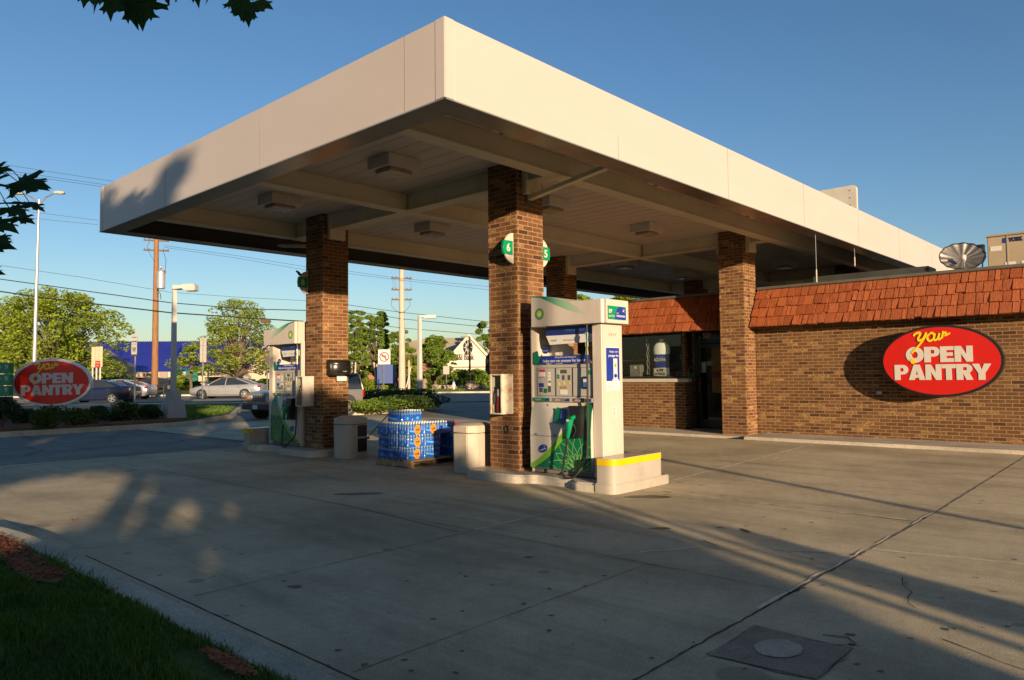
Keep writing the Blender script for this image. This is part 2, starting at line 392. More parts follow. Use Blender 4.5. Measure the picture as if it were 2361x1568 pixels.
# mulch patch
def kx(y): return 1.87-(max(0,y-7.3))**2*.09
b=MB(); 
MULCHPOLY=[(1.80,7.9),(1.80,7.3),(1.77,6.58),(1.72,5.80),(1.60,5.62),(1.48,5.80),(1.50,6.35),(1.56,6.9),(1.60,7.4),(1.64,8.2)]
poly=MULCHPOLY
vs=[(x,y,lz(x,y)+.02) for x,y in poly]; b.add(vs,[tuple(range(len(vs)))]); struct(b,'mulch_bed',SOIL)
def inpoly(x,y,P):
    c=False;n=len(P)
    for i in range(n):
        x1,y1=P[i];x2,y2=P[(i+1)%n]
        if (y1>y)!=(y2>y) and x<(x2-x1)*(y-y1)/(y2-y1)+x1: c=not c
    return c
b=MB(); rnd=random.Random(3)
for i in range(5200):
    x=rnd.uniform(.85,1.85);y=rnd.uniform(5.8,8.9)
    if not inpoly(x,y,poly): continue
    a=rnd.uniform(0,2*PI);l=rnd.uniform(.01,.035);w=rnd.uniform(.003,.008);z=lz(x,y)+.025+rnd.uniform(0,.02)
    d=Vector((math.cos(a),math.sin(a),rnd.uniform(-.4,.4)))*l; s=Vector((-math.sin(a),math.cos(a),rnd.uniform(-.3,.3)))*w
    c=Vector((x,y,z)); b.add([c-d-s,c+d-s*.5,c+d+s*.5,c-d+s],[(0,1,2,3)])
for i in range(420):
    a=rnd.uniform(0,2*PI); q=rnd.random()**.6; x=1.72+.05*q*math.cos(a); y=3.45+.26*q*math.sin(a); a=rnd.uniform(0,2*PI); l=rnd.uniform(.006,.016); d=Vector((math.cos(a),math.sin(a),rnd.uniform(-.3,.3)))*l; s_2=Vector((-math.sin(a),math.cos(a),0))*l*.35; c=Vector((x,y,lz(x,y)+.03+rnd.uniform(0,.01))); b.add([c-d-s_2,c+d-s_2,c+d+s_2,c-d+s_2],[(0,1,2,3)])
struct(b,'mulch_chips',CHIP,'stuff')
def blades(mb,n,fx,fy,zf,h,seed,skip=None,lean=.5,wid=.0035,area=None):
    rnd=random.Random(seed)
    for i in range(n):
        x=rnd.uniform(*fx);y=rnd.uniform(*fy)
        if area and not area(x,y): continue
        if skip and skip(x,y): continue
        z=zf(x,y); a=rnd.uniform(0,2*PI); hh=rnd.uniform(h*.45,h*1.15)*(0.75+.5*math.sin(x*5.1+1.3*math.sin(y*3.7))**2)
        l=rnd.uniform(.15,lean)*hh; w=wid*rnd.uniform(.7,1.5)
        dx,dy=math.cos(a),math.sin(a)
        mb.add([(x-dy*w,y+dx*w,z),(x+dy*w,y-dx*w,z),(x+dx*l*.5+dy*w*.7,y+dy*l*.5-dx*w*.7,z+hh*.6),(x+dx*l*.5-dy*w*.7,y+dy*l*.5+dx*w*.7,z+hh*.6),(x+dx*l*1.4,y+dy*l*1.4,z+hh*.95)],[(0,1,2,3),(3,2,4)])
b=MB()
blades(b,95000,(-.1,1.9),(1.6,8.8),lambda x,y:lz(x,y)-.006,.052,5,area=lambda x,y:x<kx(y)-.05 and (.735*y-.0*x)>.0 and x>-.9+(.17*(8-y)),skip=lambda x,y:(inpoly(x,y,poly) and random.random()<.9) or ((x-1.66)**2/.012+(y-3.5)**2/.12<1 and random.random()<.93))
blades(b,700,(1.55,1.95),(2.2,7.6),lambda x,y:.10,.05,6,area=lambda x,y:abs(x-(kx(y)-.06))<.05,lean=1.1)
blades(b,260,(1.66,1.84),(5.2,6.6),lambda x,y:.10,.10,16,lean=1.2)
struct(b,'grass_blades',GBLADE,'stuff')
b=MB(); blades(b,5000,(-.6,1.85),(1.6,8.8),lambda x,y:lz(x,y)-.01,.05,9,area=lambda x,y:x<kx(y)-.06,skip=lambda x,y:inpoly(x,y,poly) and random.random()<.8)
blades(b,2600,(.3,1.15),(6.2,8.6),lambda x,y:lz(x,y),.14,10,lean=1.0)
struct(b,'dry_grass_blades',GDRY,'stuff')
# dirt patch at grass edge
# ---- joints and cracks: thin ribbons
JD=mat('joint dark',(.035,.03,.026),.95,0,.4,9); JL=mat('joint spalled pale',(1.0,.86,.62),.9,0,.25,9)
def ribbon(mb,pts,w,jit=.0,z=.003,seed=1,mi=0,step=.12,wvar=.5):
    rnd=random.Random(seed); P=[]
    for a,c in zip(pts,pts[1:]):
        a=Vector(a[:2]);c=Vector(c[:2]);n=max(1,int((c-a).length/step))
        for i in range(n): P.append(a.lerp(c,i/n))
    P.append(Vector(pts[-1][:2])); vs=[]
    for i,p in enumerate(P):
        d=(P[min(i+1,len(P)-1)]-P[max(i-1,0)]).normalized(); nn=Vector((-d.y,d.x))
        o=rnd.uniform(-jit,jit); ww=w*rnd.uniform(1-wvar,1+wvar)
        q=p+nn*(o+ww/2);r=p+nn*(o-ww/2)
        vs+=[(q.x,q.y,gz(q.x,q.y)+z),(r.x,r.y,gz(r.x,r.y)+z)]
    mb.add(vs,[(2*i,2*i+1,2*i+3,2*i+2) for i in range(len(P)-1)],mi)
b=MB()
ribbon(b,[(2.3,2.08),(14.5,2.08)],.012,.006,seed=1,step=.07)
ribbon(b,[(5.2,2.06),(5.0,2.09),(4.9,2.08)],.02,.01,seed=2,step=.05)
ribbon(b,[(5.02,2.10),(5.25,2.11),(6.6,2.10)],.014,.016,.0045,4,1)
ribbon(b,[(4.55,2.10),(5.0,2.105)],.022,.006,.0045,5,1)
for x0,x1 in((6.9,7.3),(8.0,8.9)): ribbon(b,[(x0,2.10),(x1,2.10)],.012,.01,.0045,8,1)
ribbon(b,[(2.21,-2),(2.21,7.0)],.014,.003,seed=12,wvar=.3)
ribbon(b,[(2.3,5.13),(5.05,5.18)],.006,.004,seed=13)
ribbon(b,[(5.05,5.2),(7.5,5.24)],.020,.012,.0035,14,1)
ribbon(b,[(8.8,5.40),(14.6,5.5)],.028,.01,.0035,15,1)
ribbon(b,[(2.1,7.35),(3.1,7.08),(4.9,6.9)],.006,.006,seed=16)
ribbon(b,[(5.02,14.5),(5.04,10),(5.06,7.3),(4.9,5.25)],.010,.004,seed=17)
ribbon(b,[(5.05,7.3),(5.05,2.1)],.005,.006,seed=18)
ribbon(b,[(8.23,5.03),(8.16,2.14)],.02,.012,seed=19); ribbon(b,[(8.2,4.9),(8.19,2.2)],.024,.02,.0045,20,1)
ribbon(b,[(5.35,3.5),(5.5,3.38),(5.78,3.21)],.026,.012,.0035,21,1); ribbon(b,[(5.78,3.21),(6.0,2.8),(6.43,2.08)],.006,.02,seed=22)
ribbon(b,[(6.05,3.3),(5.95,3.1),(5.85,3.15)],.01,.01,seed=23)
ribbon(b,[(6.68,2.06),(6.83,1.43),(6.95,.6),(7.0,-1)],.020,.015,.0035,24,1)
ribbon(b,[(5.9,1.62),(5.7,1.58),(5.55,1.48),(5.3,1.42),(5.2,1.36)],.006,.015,seed=25)
ribbon(b,[(11.88,7.73),(15.7,8.5)],.01,.006,.0035,26,1)
ribbon(b,[(9.2,9.0),(15.6,10.1)],.008,.006,.0035,27,1)
ribbon(b,[(8.9,2.2),(9.05,1.2),(9.2,.3)],.012,.02,.0035,28,1)
ribbon(b,[(9.4,4.6),(10.2,4.25),(10.0,4.05)],.012,.03,.0035,29,1)
ribbon(b,[(11.3,2.1),(11.35,5.4),(11.4,9)],.006,.004,seed=30)
ribbon(b,[(4.2,.2),(4.6,.9),(4.7,1.1)],.006,.02,seed=31)
ribbon(b,[(3.39,15.0),(5.48,15.36),(8.29,15.38)],.03,.01,seed=32)
ribbon(b,[(9,11.5),(17,11.8)],.006,.006,seed=34); ribbon(b,[(9,15.4),(17.3,15.4)],.012,.006,seed=33)
for k,y in enumerate((-.4,3.2,9.3,12.4)): ribbon(b,[(2.25,y),(5.05,y+.03)],.004,.003,seed=40+k)
struct(b,'pavement_cracks',[JD,JL])
# asphalt cracks
b=MB()
for k in range(16):
    rnd=random.Random(90+k); x=rnd.uniform(0,8);y=rnd.uniform(16,22.5); P=[(x,y)]
    a=rnd.uniform(0,2*PI)
    for i in range(5): a+=rnd.uniform(-.7,.7); x+=.5*math.cos(a);y+=.5*math.sin(a);P.append((x,y))
    ribbon(b,P,.03,.02,-.008,seed=k)
struct(b,'asphalt_cracks',JD)
# utility patch and concrete-filled cover
PATCH=concrete_mat('patch asphalt',(.27,.22,.165),(.17,.14,.10),3.0,False,.01)
PALE=concrete_mat('patch pale concrete',(.46,.40,.29),(.30,.27,.2),5.0,False,.01)
b=MB(); b.add([(3.64,1.96,.0045),(3.66,1.75,.0045),(3.65,1.6,.0045),(3.69,1.42,.0045),(3.9,1.43,.0045),(4.05,1.40,.0045),(4.22,1.44,.0045),(4.21,1.7,.0045),(4.23,1.97,.0045),(3.95,1.955,.0045)],[tuple(range(10))]); struct(b,'utility_patch',PATCH)
b=MB(); b.add([(3.96+.145*math.cos(t)*(1+.02*math.sin(5*t)+.015*math.sin(11*t)+.012*math.sin(17*t)),1.72+.118*math.sin(t)*(1+.02*math.sin(7*t)),.009) for t in [i*2*PI/60 for i in range(60)]],[tuple(range(60))]); struct(b,'concrete_plug',PALE)
b=MB(); ribbon(b,[(4.22,1.42),(4.21,1.7),(4.23,1.98),(3.95,1.96),(3.63,1.97)],.005,.004,.0065,60,step=.05); ribbon(b,[(3.63,1.97),(3.66,1.7),(3.69,1.41),(4.22,1.42)],.007,.006,.0065,61); ribbon(b,[(4.22,1.5),(4.3,1.42),(4.38,1.5),(4.33,1.62)],.01,.01,.0055,62); struct(b,'patch_crack',JD)
# oil stains
OIL=mat('oil stain',(.095,.078,.058),.55,0,.2,12)
b=MB()
def blot(x,y,a,c,sd,z=.0035,rot=0):
    rnd=random.Random(sd); ph=[rnd.uniform(0,6) for _ in range(4)]
    P=[]
    for i in range(36):
        t=i*2*PI/36; k=1+.10*math.sin(2*t+ph[0])+.08*math.sin(3*t+ph[1])+.05*math.sin(7*t+ph[2])+.04*math.sin(11*t+ph[3])
        u=a*k*math.cos(t);v=c*k*math.sin(t); xx=x+u*math.cos(rot)-v*math.sin(rot); y2=y+u*math.sin(rot)+v*math.cos(rot)
        P.append((xx,y2,gz(xx,y2)+z))
    b.add(P,[tuple(range(36))])
for (u,v,a,c) in ((1495,1146,.26,.12),(830,1139,.30,.10),(1523,1219,.10,.05),(680,1353,.055,.035),(1219,1285,.045,.02),(1718,1224,.03,.10),(1660,1217,.04,.02),(1975,1280,.05,.02),(1960,1464,.03,.02),(1350,1352,.02,.015),(940,1340,.02,.012),(1000,1428,.02,.012)):
    q=gnd(u,v); blot(q.x,q.y,a,c,int(u),rot=-.8)
rnd=random.Random(77)
for i in range(110):
    u=rnd.uniform(250,2361);v=rnd.uniform(1120,1560); q=gnd(u,v)
    if q.x>14.2 or (7.4<q.x<9 and 5.2<q.y<8.2): continue
    s=rnd.uniform(.004,.016); blot(q.x,q.y,s*1.5,s,i,rot=rnd.uniform(0,3))
struct(b,'oil_stains',OIL)
# store sidewalk and kerb
b=MB(); b.box(14.66,16.9,-14,7.0,-.05,.16); b.box(14.95,16.9,7.0,13.4,-.05,.125)
struct(b,'sidewalk',SIDEW,bevel=.02)
# ---- left verge, bed, juniper island, far verge
def poly_slab(name,P,z0,z1,m,bevel=0):
    mb=MB(); mb.prism(P,z0,z1); return struct(mb,name,m,bevel=bevel)
VL=[(-14,23.1),(3,23.15),(8.6,23.15),(9.9,23.25),(10.9,23.9),(12.0,25.2),(13.2,26.3),(14.5,28.6),(21,40.2)]
q1=at(600,900,41.5); q2=at(-260,900,41.5)
VLp=VL+[(q2.x+2,q2.y)]
def inset(P,d):
    n=len(P);out=[]
    for i in range(n):
        a=Vector(P[i-1]);c=Vector(P[i]);e=Vector(P[(i+1)%n]); d1=(c-a).normalized();d2=(e-c).normalized()
        n1=Vector((-d1.y,d1.x));n2=Vector((-d2.y,d2.x)); nn=(n1+n2).normalized(); k=d/max(.4,nn.dot(n1)); q=c+nn*k; out.append((q.x,q.y))
    return out
poly_slab('verge_kerb',VLp,-.05,.13,CURB,.02)
poly_slab('verge_lawn',inset(VLp,.18),.0,.155,GRASSG)
BED=[(-13.5,23.4),(3,23.4),(8.5,23.4),(9.8,23.5),(10.6,24.1),(10.9,25.0),(9.5,27.0),(6,31.5),(-12,31.5)]
poly_slab('mulch_bed',BED,.02,.19,SOIL)
JI=[(16.3,24.0),(19.8,23.95),(21.3,24.4),(22.8,25.4),(23.6,26.8),(24.2,28.5),(36.5,42.0),(30.5,47.5),(17.5,27.0)]
poly_slab('island_kerb',JI,-.05,.13,CURB,.02)
poly_slab('island_soil',inset(JI,.18),.0,.15,GRASSG)
# main road band and far kerb
def band(d0,d1,u0,u1,z):
    P=[]
    for (u,d) in((u0,d0),(u1,d0),(u1,d1),(u0,d1)):
        q=Vector((0,0,0))+Vector((fw.x,fw.y,0)).normalized()*d+rt*u; P.append((q.x,q.y))
    return P
mb=MB(); P=band(41.5,61.3,-70,110,0); mb.add([(x,y,.02) for x,y in P],[(0,1,2,3)]); struct(mb,'road',ROAD)
mb=MB()
for d in (51.2,):
    P=band(d,d+.35,-70,30,0); mb.add([(x,y,.026) for x,y in P],[(0,1,2,3)])
struct(mb,'lane_line',mat('lane paint',(.55,.5,.4),.7,0,.2,3))
mb=MB(); P=band(38.6,40.4,-26,-7.6,0); mb.add([(x,y,.163) for x,y in P],[(0,1,2,3)]); struct(mb,'pavement',SIDEW)
mb=MB(); P=band(61.3,61.8,-70,12.5,0); mb.prism(P,-.05,.14); P=band(61.3,66,12.5,60,0); mb.prism(P,-.05,.10); struct(mb,'far_kerb',SIDEW)
mb=MB(); P=band(61.8,150,-90,12.5,0); mb.prism(P,-.05,.16);P=band(66,150,12.5,90,0); mb.prism(P,-.05,.12); struct(mb,'far_lawn',GRASSG)
b=MB(); rnd=random.Random(8)
for i in range(9000):
    # tufts on the lit verge lawns
    if rnd.random()<.45:
        u=rnd.uniform(400,620);v=rnd.uniform(936,968); q=gnd(u,v,.155)
        if not inpoly(q.x,q.y,inset(VLp,.25)): continue
        if inpoly(q.x,q.y,BED): continue
        h=.07
    else:
        u=rnd.uniform(780,1070);v=rnd.uniform(893,906); q=gnd(u,v,.15); h=.14
        if (q-Vector((0,0,1.5))).dot(fw)<62.5: continue
    a=rnd.uniform(0,PI);w=h*.5
    b.add([(q.x-math.cos(a)*w,q.y-math.sin(a)*w,q.z),(q.x+math.cos(a)*w,q.y+math.sin(a)*w,q.z),(q.x+rnd.uniform(-w,w),q.y+rnd.uniform(-w,w),q.z+h*rnd.uniform(.6,1.3))],[(0,1,2)])
struct(b,'verge_grass',GBLADE,'stuff')
# ================================================================ canopy
CX,CY,CL,ZB,ZT,ZC=4.82,5.31,9.475,4.227,5.04,4.654
CY2=CY+CL; CX2=27.2; ZBM=4.35
can=thing('gas_station_canopy','large flat cream canopy on brick columns over the fuel pumps','canopy',(CX,CY,0))
T=.07
def fascia(segs,axis):
    for i,(a,c) in enumerate(zip(segs,segs[1:])):
        m=MB()
        if axis=='y': m.box(CX,CX+T,a+.0005,c-.0005,ZB,ZT)
        elif axis=='x': m.box(a+.0005,c-.0005,CY,CY+T,ZB,ZT)
        elif axis=='fy': m.box(CX2-T,CX2,a+.002,c-.002,ZB,ZT)
        else: m.box(a+.002,c-.002,CY2-T,CY2,ZB,ZT)
        m.build('fascia_panel',FASC,can,bevel=.004,seg=1)
fascia([CY+.14,5.93,8.92,11.9,14.65],'y')
fascia([CX+.13,7.79+3.03,13.9,16.97,20.0,23.1,CX2-.1],'x')
SEAMM=mat('panel seam',(.30,.27,.23),.6,0,.1,5)
for y in (5.93,8.92,11.9):
    m=MB(); m.box(CX-.0025,CX+.001,y-.003,y+.003,ZB,ZT); m.build('panel_seam',SEAMM,can)
for x in (10.82,13.9,16.97,20.0,23.1,7.79):
    m=MB(); m.box(x-.003,x+.003,CY-.0025,CY+.001,ZB if x!=7.79 else ZB,ZT if x!=7.79 else ZB+.32); m.build('panel_seam',SEAMM,can)
fascia([CX,8,11.2,14.4,17.6,20.8,24,CX2],'fx')
fascia([CY+T,CY+5,CY2-T],'fy')
m=MB(); m.box(CX-.006,CX+.13,CY-.006,CY+.14,ZB-.004,ZT+.004); m.build('corner_trim',FASC,can,bevel=.008)
m=MB(); m.box(CX-.006,CX+.08,14.65,CY2+.006,ZB-.004,ZT+.004); m.build('corner_trim',FASC,can,bevel=.008)
m=MB(); # thin bottom drip edge
for a in ((CX-.012,CX+.0,CY-.012,CY2+.012),(CX-.012,CX2,CY-.012,CY-.0),(CX-.012,CX2,CY2,CY2+.012)): m.box(*a,ZB-.018,ZB-.006)
m.build('drip_edge',mat('drip edge',(.22,.24,.22),.35,.5,.1,3),can)
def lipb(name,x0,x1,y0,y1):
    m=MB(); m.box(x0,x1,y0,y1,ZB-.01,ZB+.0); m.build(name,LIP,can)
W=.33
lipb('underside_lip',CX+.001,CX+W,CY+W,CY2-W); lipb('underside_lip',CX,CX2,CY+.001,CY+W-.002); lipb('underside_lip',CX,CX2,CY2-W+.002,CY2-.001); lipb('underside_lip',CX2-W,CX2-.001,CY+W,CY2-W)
# inner return of the fascia (shade painted in as a dark colour, seen on the far side)
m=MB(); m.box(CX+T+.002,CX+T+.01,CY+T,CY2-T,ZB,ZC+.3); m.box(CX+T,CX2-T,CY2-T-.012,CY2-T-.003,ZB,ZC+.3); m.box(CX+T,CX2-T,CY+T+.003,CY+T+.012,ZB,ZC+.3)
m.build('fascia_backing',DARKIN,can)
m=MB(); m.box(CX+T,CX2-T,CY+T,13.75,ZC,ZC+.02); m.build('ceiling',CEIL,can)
m=MB(); m.box(CX+T,CX2-T,13.751,CY2-T,ZC+.1,ZC+.13); m.build('ceiling',DARKIN,can)  # far bay lies in shade; that darkness is put into this ceiling colour
m=MB(); m.box(CX+T,CX2-T,CY+T,CY2-T,ZT-.16,ZT-.12); m.build('roof',TARM,can)
# ceiling panel seams
m=MB(); 
for i in range(70):
    x=5.2+i*.305
    if x<CX2-.4: m.box(x,x+.006,CY+.3,13.74,ZC-.0035,ZC-.0005)
m.build('ceiling_seams',mat('seam',(.68,.60,.50),.6,0,.1,5),can)
m=MB()
def beam(x0,x1,y0,y1,z0=ZBM):
    m=MB()
    fl=.10
    # I-section: web faces and flanges
    if (x1-x0)>(y1-y0):
        m.box(x0,x1,y0+.03,y1-.03,z0+.03,ZC-.001); m.box(x0,x1,y0,y1,z0,z0+.028)
    else:
        m.box(x0+.03,x1-.03,y0,y1,z0+.03,ZC-.001); m.box(x0,x1,y0,y1,z0,z0+.028)
    m.build('beam',BEAM,can,bevel=.004,seg=1)
for y in (6.58,9.93,13.5): beam(5.16,CX2-.4,y,y+.24)
for x in (8.1,15.5,22.9):
    for y0,y1 in((6.83,7.21),(7.83,9.92),(10.18,12.28),(12.9,13.49)): beam(x,x+.26,y0,y1,ZBM+.002)
cols=[(7.954,7.22),(7.954,12.288),(15.342,7.22),(15.342,12.288),(22.73,7.22),(22.73,12.29)]
for i,(x,y) in enumerate(cols):
    g=-.02
    m=MB(); 
    k=6
    for j in range(k): m.box(x,x+.592,y,y+.592,g+(ZC-g)*j/k,g+(ZC-g)*(j+1)/k) if False else None
    m.box(x,x+.592,y,y+.592,g,ZC-.002)
    m.build('brick_column',BR_COL,can,bevel=.006,seg=1)
for (x,y) in cols[:4]:
    m=MB(); m.box(x+.10,x+.46,y-.10,y-.002,4.16,ZBM+.3); m.build('beam_bracket',BEAM,can,bevel=.01); m=MB(); m.box(x+.10,x+.46,y+.594,y+.69,4.16,ZBM+.3); m.build('beam_bracket',BEAM,can,bevel=.01)
# diagonal braces to the fascia edge
for (x,y0,y1) in((8.22,7.2,5.75),(8.22,12.9,14.35)):
    m=MB(); m.box(0,math.hypot(y1-y0,.24),-.05,.05,-.03,.03,0,frame((x,y0,4.12),(0,y1-y0,.20),(0,0,1)) @ Matrix.Rotation(R(90),4,'X')); m.build('brace',BEAM,can,bevel=.004)
    m=MB(); m.box(x-.07,x+.07,min(y0,y0+(.03 if y0<10 else -.03)),max(y0,y0+(.03 if y0<10 else -.03)),4.02,4.22); m.build('brace_plate',DARKIN,can)
# hanging rods near the shop roof
for (x,z0) in((14.73,3.45),(17.0,3.55)):
    m=MB(); m.tube([(x,5.42,ZB),(x,5.42,z0+(.05 if x<16 else .45))],.006,6); m.build('rod',STEEL,can)
    m=MB(); m.tube([(x,5.42,z0+(.05 if x<16 else .45)),(x,5.42,z0-.2 if x<16 else z0+.25)],.012,6); m.build('rod_sleeve',WHITE,can)
# lights
nl=0
lightdesc=[]
for iy,y in enumerate((5.98,8.47,11.65,14.2)):
    for ix,x in enumerate((6.68,10.2,13.45,17.3,20.6)):
        row=('under the near edge of the canopy','in the near row between the beams','in the far row between the beams','in the dark bay along the far edge')[iy]
        cl=('first','second','third','fourth','fifth')[ix]
        zc=ZC if iy<3 else ZC+.1
        t=thing('canopy_light','%s boxy canopy light from the left, %s'%(cl,row),'ceiling light',(x,y,zc-.001),group='boxy lights under the canopy')
        b=MB(); b.box(x-.29,x+.29,y-.25,y+.25,zc-.17,zc-.001); b.build('housing',LAMPBOX,t,bevel=.006)
        b=MB(); b.prism([(x-.22,y-.18),(x+.22,y-.18),(x+.22,y+.18),(x-.22,y+.18)],zc-.225,zc-.171); b.build('lens',LENS,t,bevel=.02)
# sign panel standing on the canopy roof
t=thing('roof_sign_panel','white rounded metal panel standing on top of the canopy','sign panel',(16.9,7.5,ZT-.12))
qa=at(1868,447,16.2); qb=at(1978,470,19.0)
def rrect(w,h,r,n=6):
    P=[]
    for cx,cy,t0 in((w/2-r,h/2-r,0),(-w/2+r,h/2-r,PI/2),(-w/2+r,-h/2+r,PI),(w/2-r,-h/2+r,1.5*PI)):
        for i in range(n+1): P.append((cx+r*math.cos(t0+PI/2*i/n),cy+r*math.sin(t0+PI/2*i/n)))
    return P
def pt_y(U,V,y): q=ray(U,V); return Vector((0,0,CH))+q*(y/q.y)
def pt_x(U,V,x): q=ray(U,V); return Vector((0,0,CH))+q*(x/q.x)
e1=pt_x(1908,439,19.5); e2=pt_x(1976,426,19.5)
M=Matrix()
rv=Vector((0,-1,0))
ctr=Vector((e2.x,e2.y,0))-rv*1.0; ztop=e2.z
b=MB(); b.prism(rrect(2.0,1.0,.10),-.05,.05,0,frame((ctr.x,ctr.y,ztop-.5),rv)); b.build('panel',mat('old sign enamel',(.70,.66,.58),.4,0,.05,4,dirt=(.35,.22,.12),dirtamt=.25),t,bevel=.01)
b=MB(); b.tube([ctr-rv*.5+Vector((0,0,ZT-.12)),ctr-rv*.5+Vector((0,0,ztop-.7))],.04,8);b.tube([ctr+rv*.6+Vector((0,0,ZT-.12)),ctr+rv*.6+Vector((0,0,ztop-.7))],.04,8); b.build('support_post',STEEL,t)
b=MB()
for i in range(5): b.lathe([(.015,0),(.015,.012)],8,mi=0,M=frame((ctr.x,ctr.y,ztop-.5),rv)@Matrix.Translation((.85,.38-.19*i,.05)))
b.build('rivets',STEEL,t)

# ================================================================ shop
shop=thing('convenience_store','low brown brick convenience store with an orange shingle mansard roof','store building',(16,4,.1))
XW=15.85; XL=16.1; ZM0,ZM1=2.48,3.33
m=MB(); m.box(XW,XW+.25,-8,7.21,.1,3.2); m.build('brick_wall',BR_WALL,shop)
m=MB(); m.box(XL,XL+.5,9.15,12.9,.06,1.27); m.box(XL,XL+.14,9.15,9.2,1.27,2.6);  m.build('brick_wall',BR_WALL,shop)
m=MB(); m.box(XL,XL+6,12.9,13.15,.06,3.2); m.build('end_wall',BR_WALL,shop)
m=MB(); m.box(XL-.05,XL+.16,9.03,12.9,1.272,1.36); m.build('window_sill',mat('sill stone',(.60,.54,.44),.6,0,.06,6),shop,bevel=.01)
FRM=mat('dark frame',(.02,.022,.022),.35,.3,.1,5)
m=MB(); m.box(XL+.03,XL+.12,9.2,12.9,1.362,1.42); m.box(XL+.03,XL+.12,9.2,12.9,2.55,2.62)
for y in (9.2,11.3,12.84): m.box(XL+.031,XL+.119,y,y+.06,1.42,2.55)
m.build('window_frame',FRM,shop)
m=MB(); m.box(XL+.07,XL+.078,9.26,11.3,1.42,2.55); m.box(XL+.07,XL+.078,11.36,12.84,1.42,2.55); m.build('window_pane',GLASS,shop)
# doorway recess
m=MB(); m.box(16.62,16.70,7.4,7.46,.13,2.55);m.box(16.62,16.70,8.24,8.30,.13,2.55);m.box(16.62,16.70,9.08,9.15,.13,2.55);m.box(16.62,16.70,7.46,9.08,2.22,2.30);m.box(16.62,16.70,7.46,9.08,2.5,2.56)
m.build('door_frame',FRM,shop)
for y0,y1 in((7.47,8.23),(8.31,9.07)):
    d=MB(); d.box(16.63,16.69,y0,y0+.08,.15,2.2);d.box(16.63,16.69,y1-.08,y1,.15,2.2);d.box(16.63,16.69,y0+.08,y1-.08,.15,.35);d.box(16.63,16.69,y0+.08,y1-.08,2.1,2.2)
    do=d.build('door',FRM,shop)
    g=MB(); g.box(16.655,16.662,y0+.08,y1-.08,.35,2.1); g.build('door_glass',GLASS,do)
    h=MB(); yy=y1-.05; h.box(16.58,16.60,yy-.03,yy+.03,1.0,1.55); h.tube([(16.60,yy,1.02),(16.63,yy,1.02)],.012,6);h.tube([(16.60,yy,1.5),(16.63,yy,1.5)],.012,6); h.build('handle',CHROME,do)
g=MB(); g.box(16.655,16.662,7.46,9.08,2.30,2.5); g.build('transom_glass',mat('transom dark',(.02,.02,.02),.15,0,.1,3),shop)
m=MB(); m.box(16.64,16.648,8.70,8.95,2.33,2.49); o=m.build('number_plate',mat('plate dark',(.10,.10,.10),.4,0,.05,4),shop)
text('house_number','501',frame((16.635,8.825,2.41),RX),.18,WLET,o,width=.22,depth=.001)
m=MB(); m.box(XL+.5,16.72,9.15,9.21,.06,3.2); m.build('doorway_return',BR_WALL,shop); m=MB(); m.box(15.94,16.7,7.22,7.3,.06,3.2); m.build('doorway_return',BR_WALL,shop)
m=MB(); m.box(XL-.3,16.72,7.3,9.2,2.60,2.64); m.build('doorway_ceiling',DARKIN,shop)
# interior
WI=mat('interior wall',(.5,.46,.38),.9,0,.2,2); FI=mat('interior floor',(.45,.40,.32),.5,0,.2,3)
m=MB(); m.box(XL+.5,21,7.3,12.9,.06,.11); m.build('floor',FI,shop)
m=MB(); m.box(21,21.1,7.0,12.9,.06,3.0); m.box(16.72,21,7.22,7.3,.1,3.0); m.build('interior_wall',WI,shop)
m=MB(); m.box(XL+.15,21,7.3,12.9,2.7,2.75); m.build('interior_ceiling',WI,shop)
m=MB(); m.box(16.3,29.9,-8,7.2,3.0,3.2); m.box(16.3,29.9,7.2,13.14,3.0,3.2); m.build('flat_roof',TARM,shop)
m=MB(); m.box(29.7,30,-8,13.1,.0,3.2); m.box(XW+.25,29.7,-8.2,-8,.0,3.2); m.build('rear_wall',BR_WALL,shop)
# mansard
def shingle_mat():
    m,t,ns,ls,b=nt('shingle'); g=ns.new('ShaderNodeNewGeometry')
    c=ramp(ns,ls,g.outputs['Random Per Island'],[(0,(.23,.062,.022)),(.2,(.27,.074,.027)),(.7,(.30,.086,.032)),(1,(.32,.096,.036))])
    mp=ns.new('ShaderNodeMapping'); mp.inputs['Scale'].default_value=(20,55,2.2); ls.new(g.outputs['Position'],mp.inputs[0])
    n=N(ns,'ShaderNodeTexNoise',Scale=1.0,Detail=4.0); ls.new(mp.outputs[0],n.inputs['Vector'])
    c=mixc(ns,ls,1.0,c,ramp(ns,ls,n.outputs[0],[(.3,(.72,.7,.7)),(.65,(1.12,1.1,1.1))]),'MULTIPLY')
    ls.new(c,b.inputs['Base Color']); b.inputs['Roughness'].default_value=.8; b.inputs['Specular IOR Level'].default_value=.2
    bp=N(ns,'ShaderNodeBump',Strength=.6,Distance=.008); ls.new(n.outputs[0],bp.inputs['Height']); ls.new(bp.outputs[0],b.inputs['Normal'])
    return m
SHING=shingle_mat()
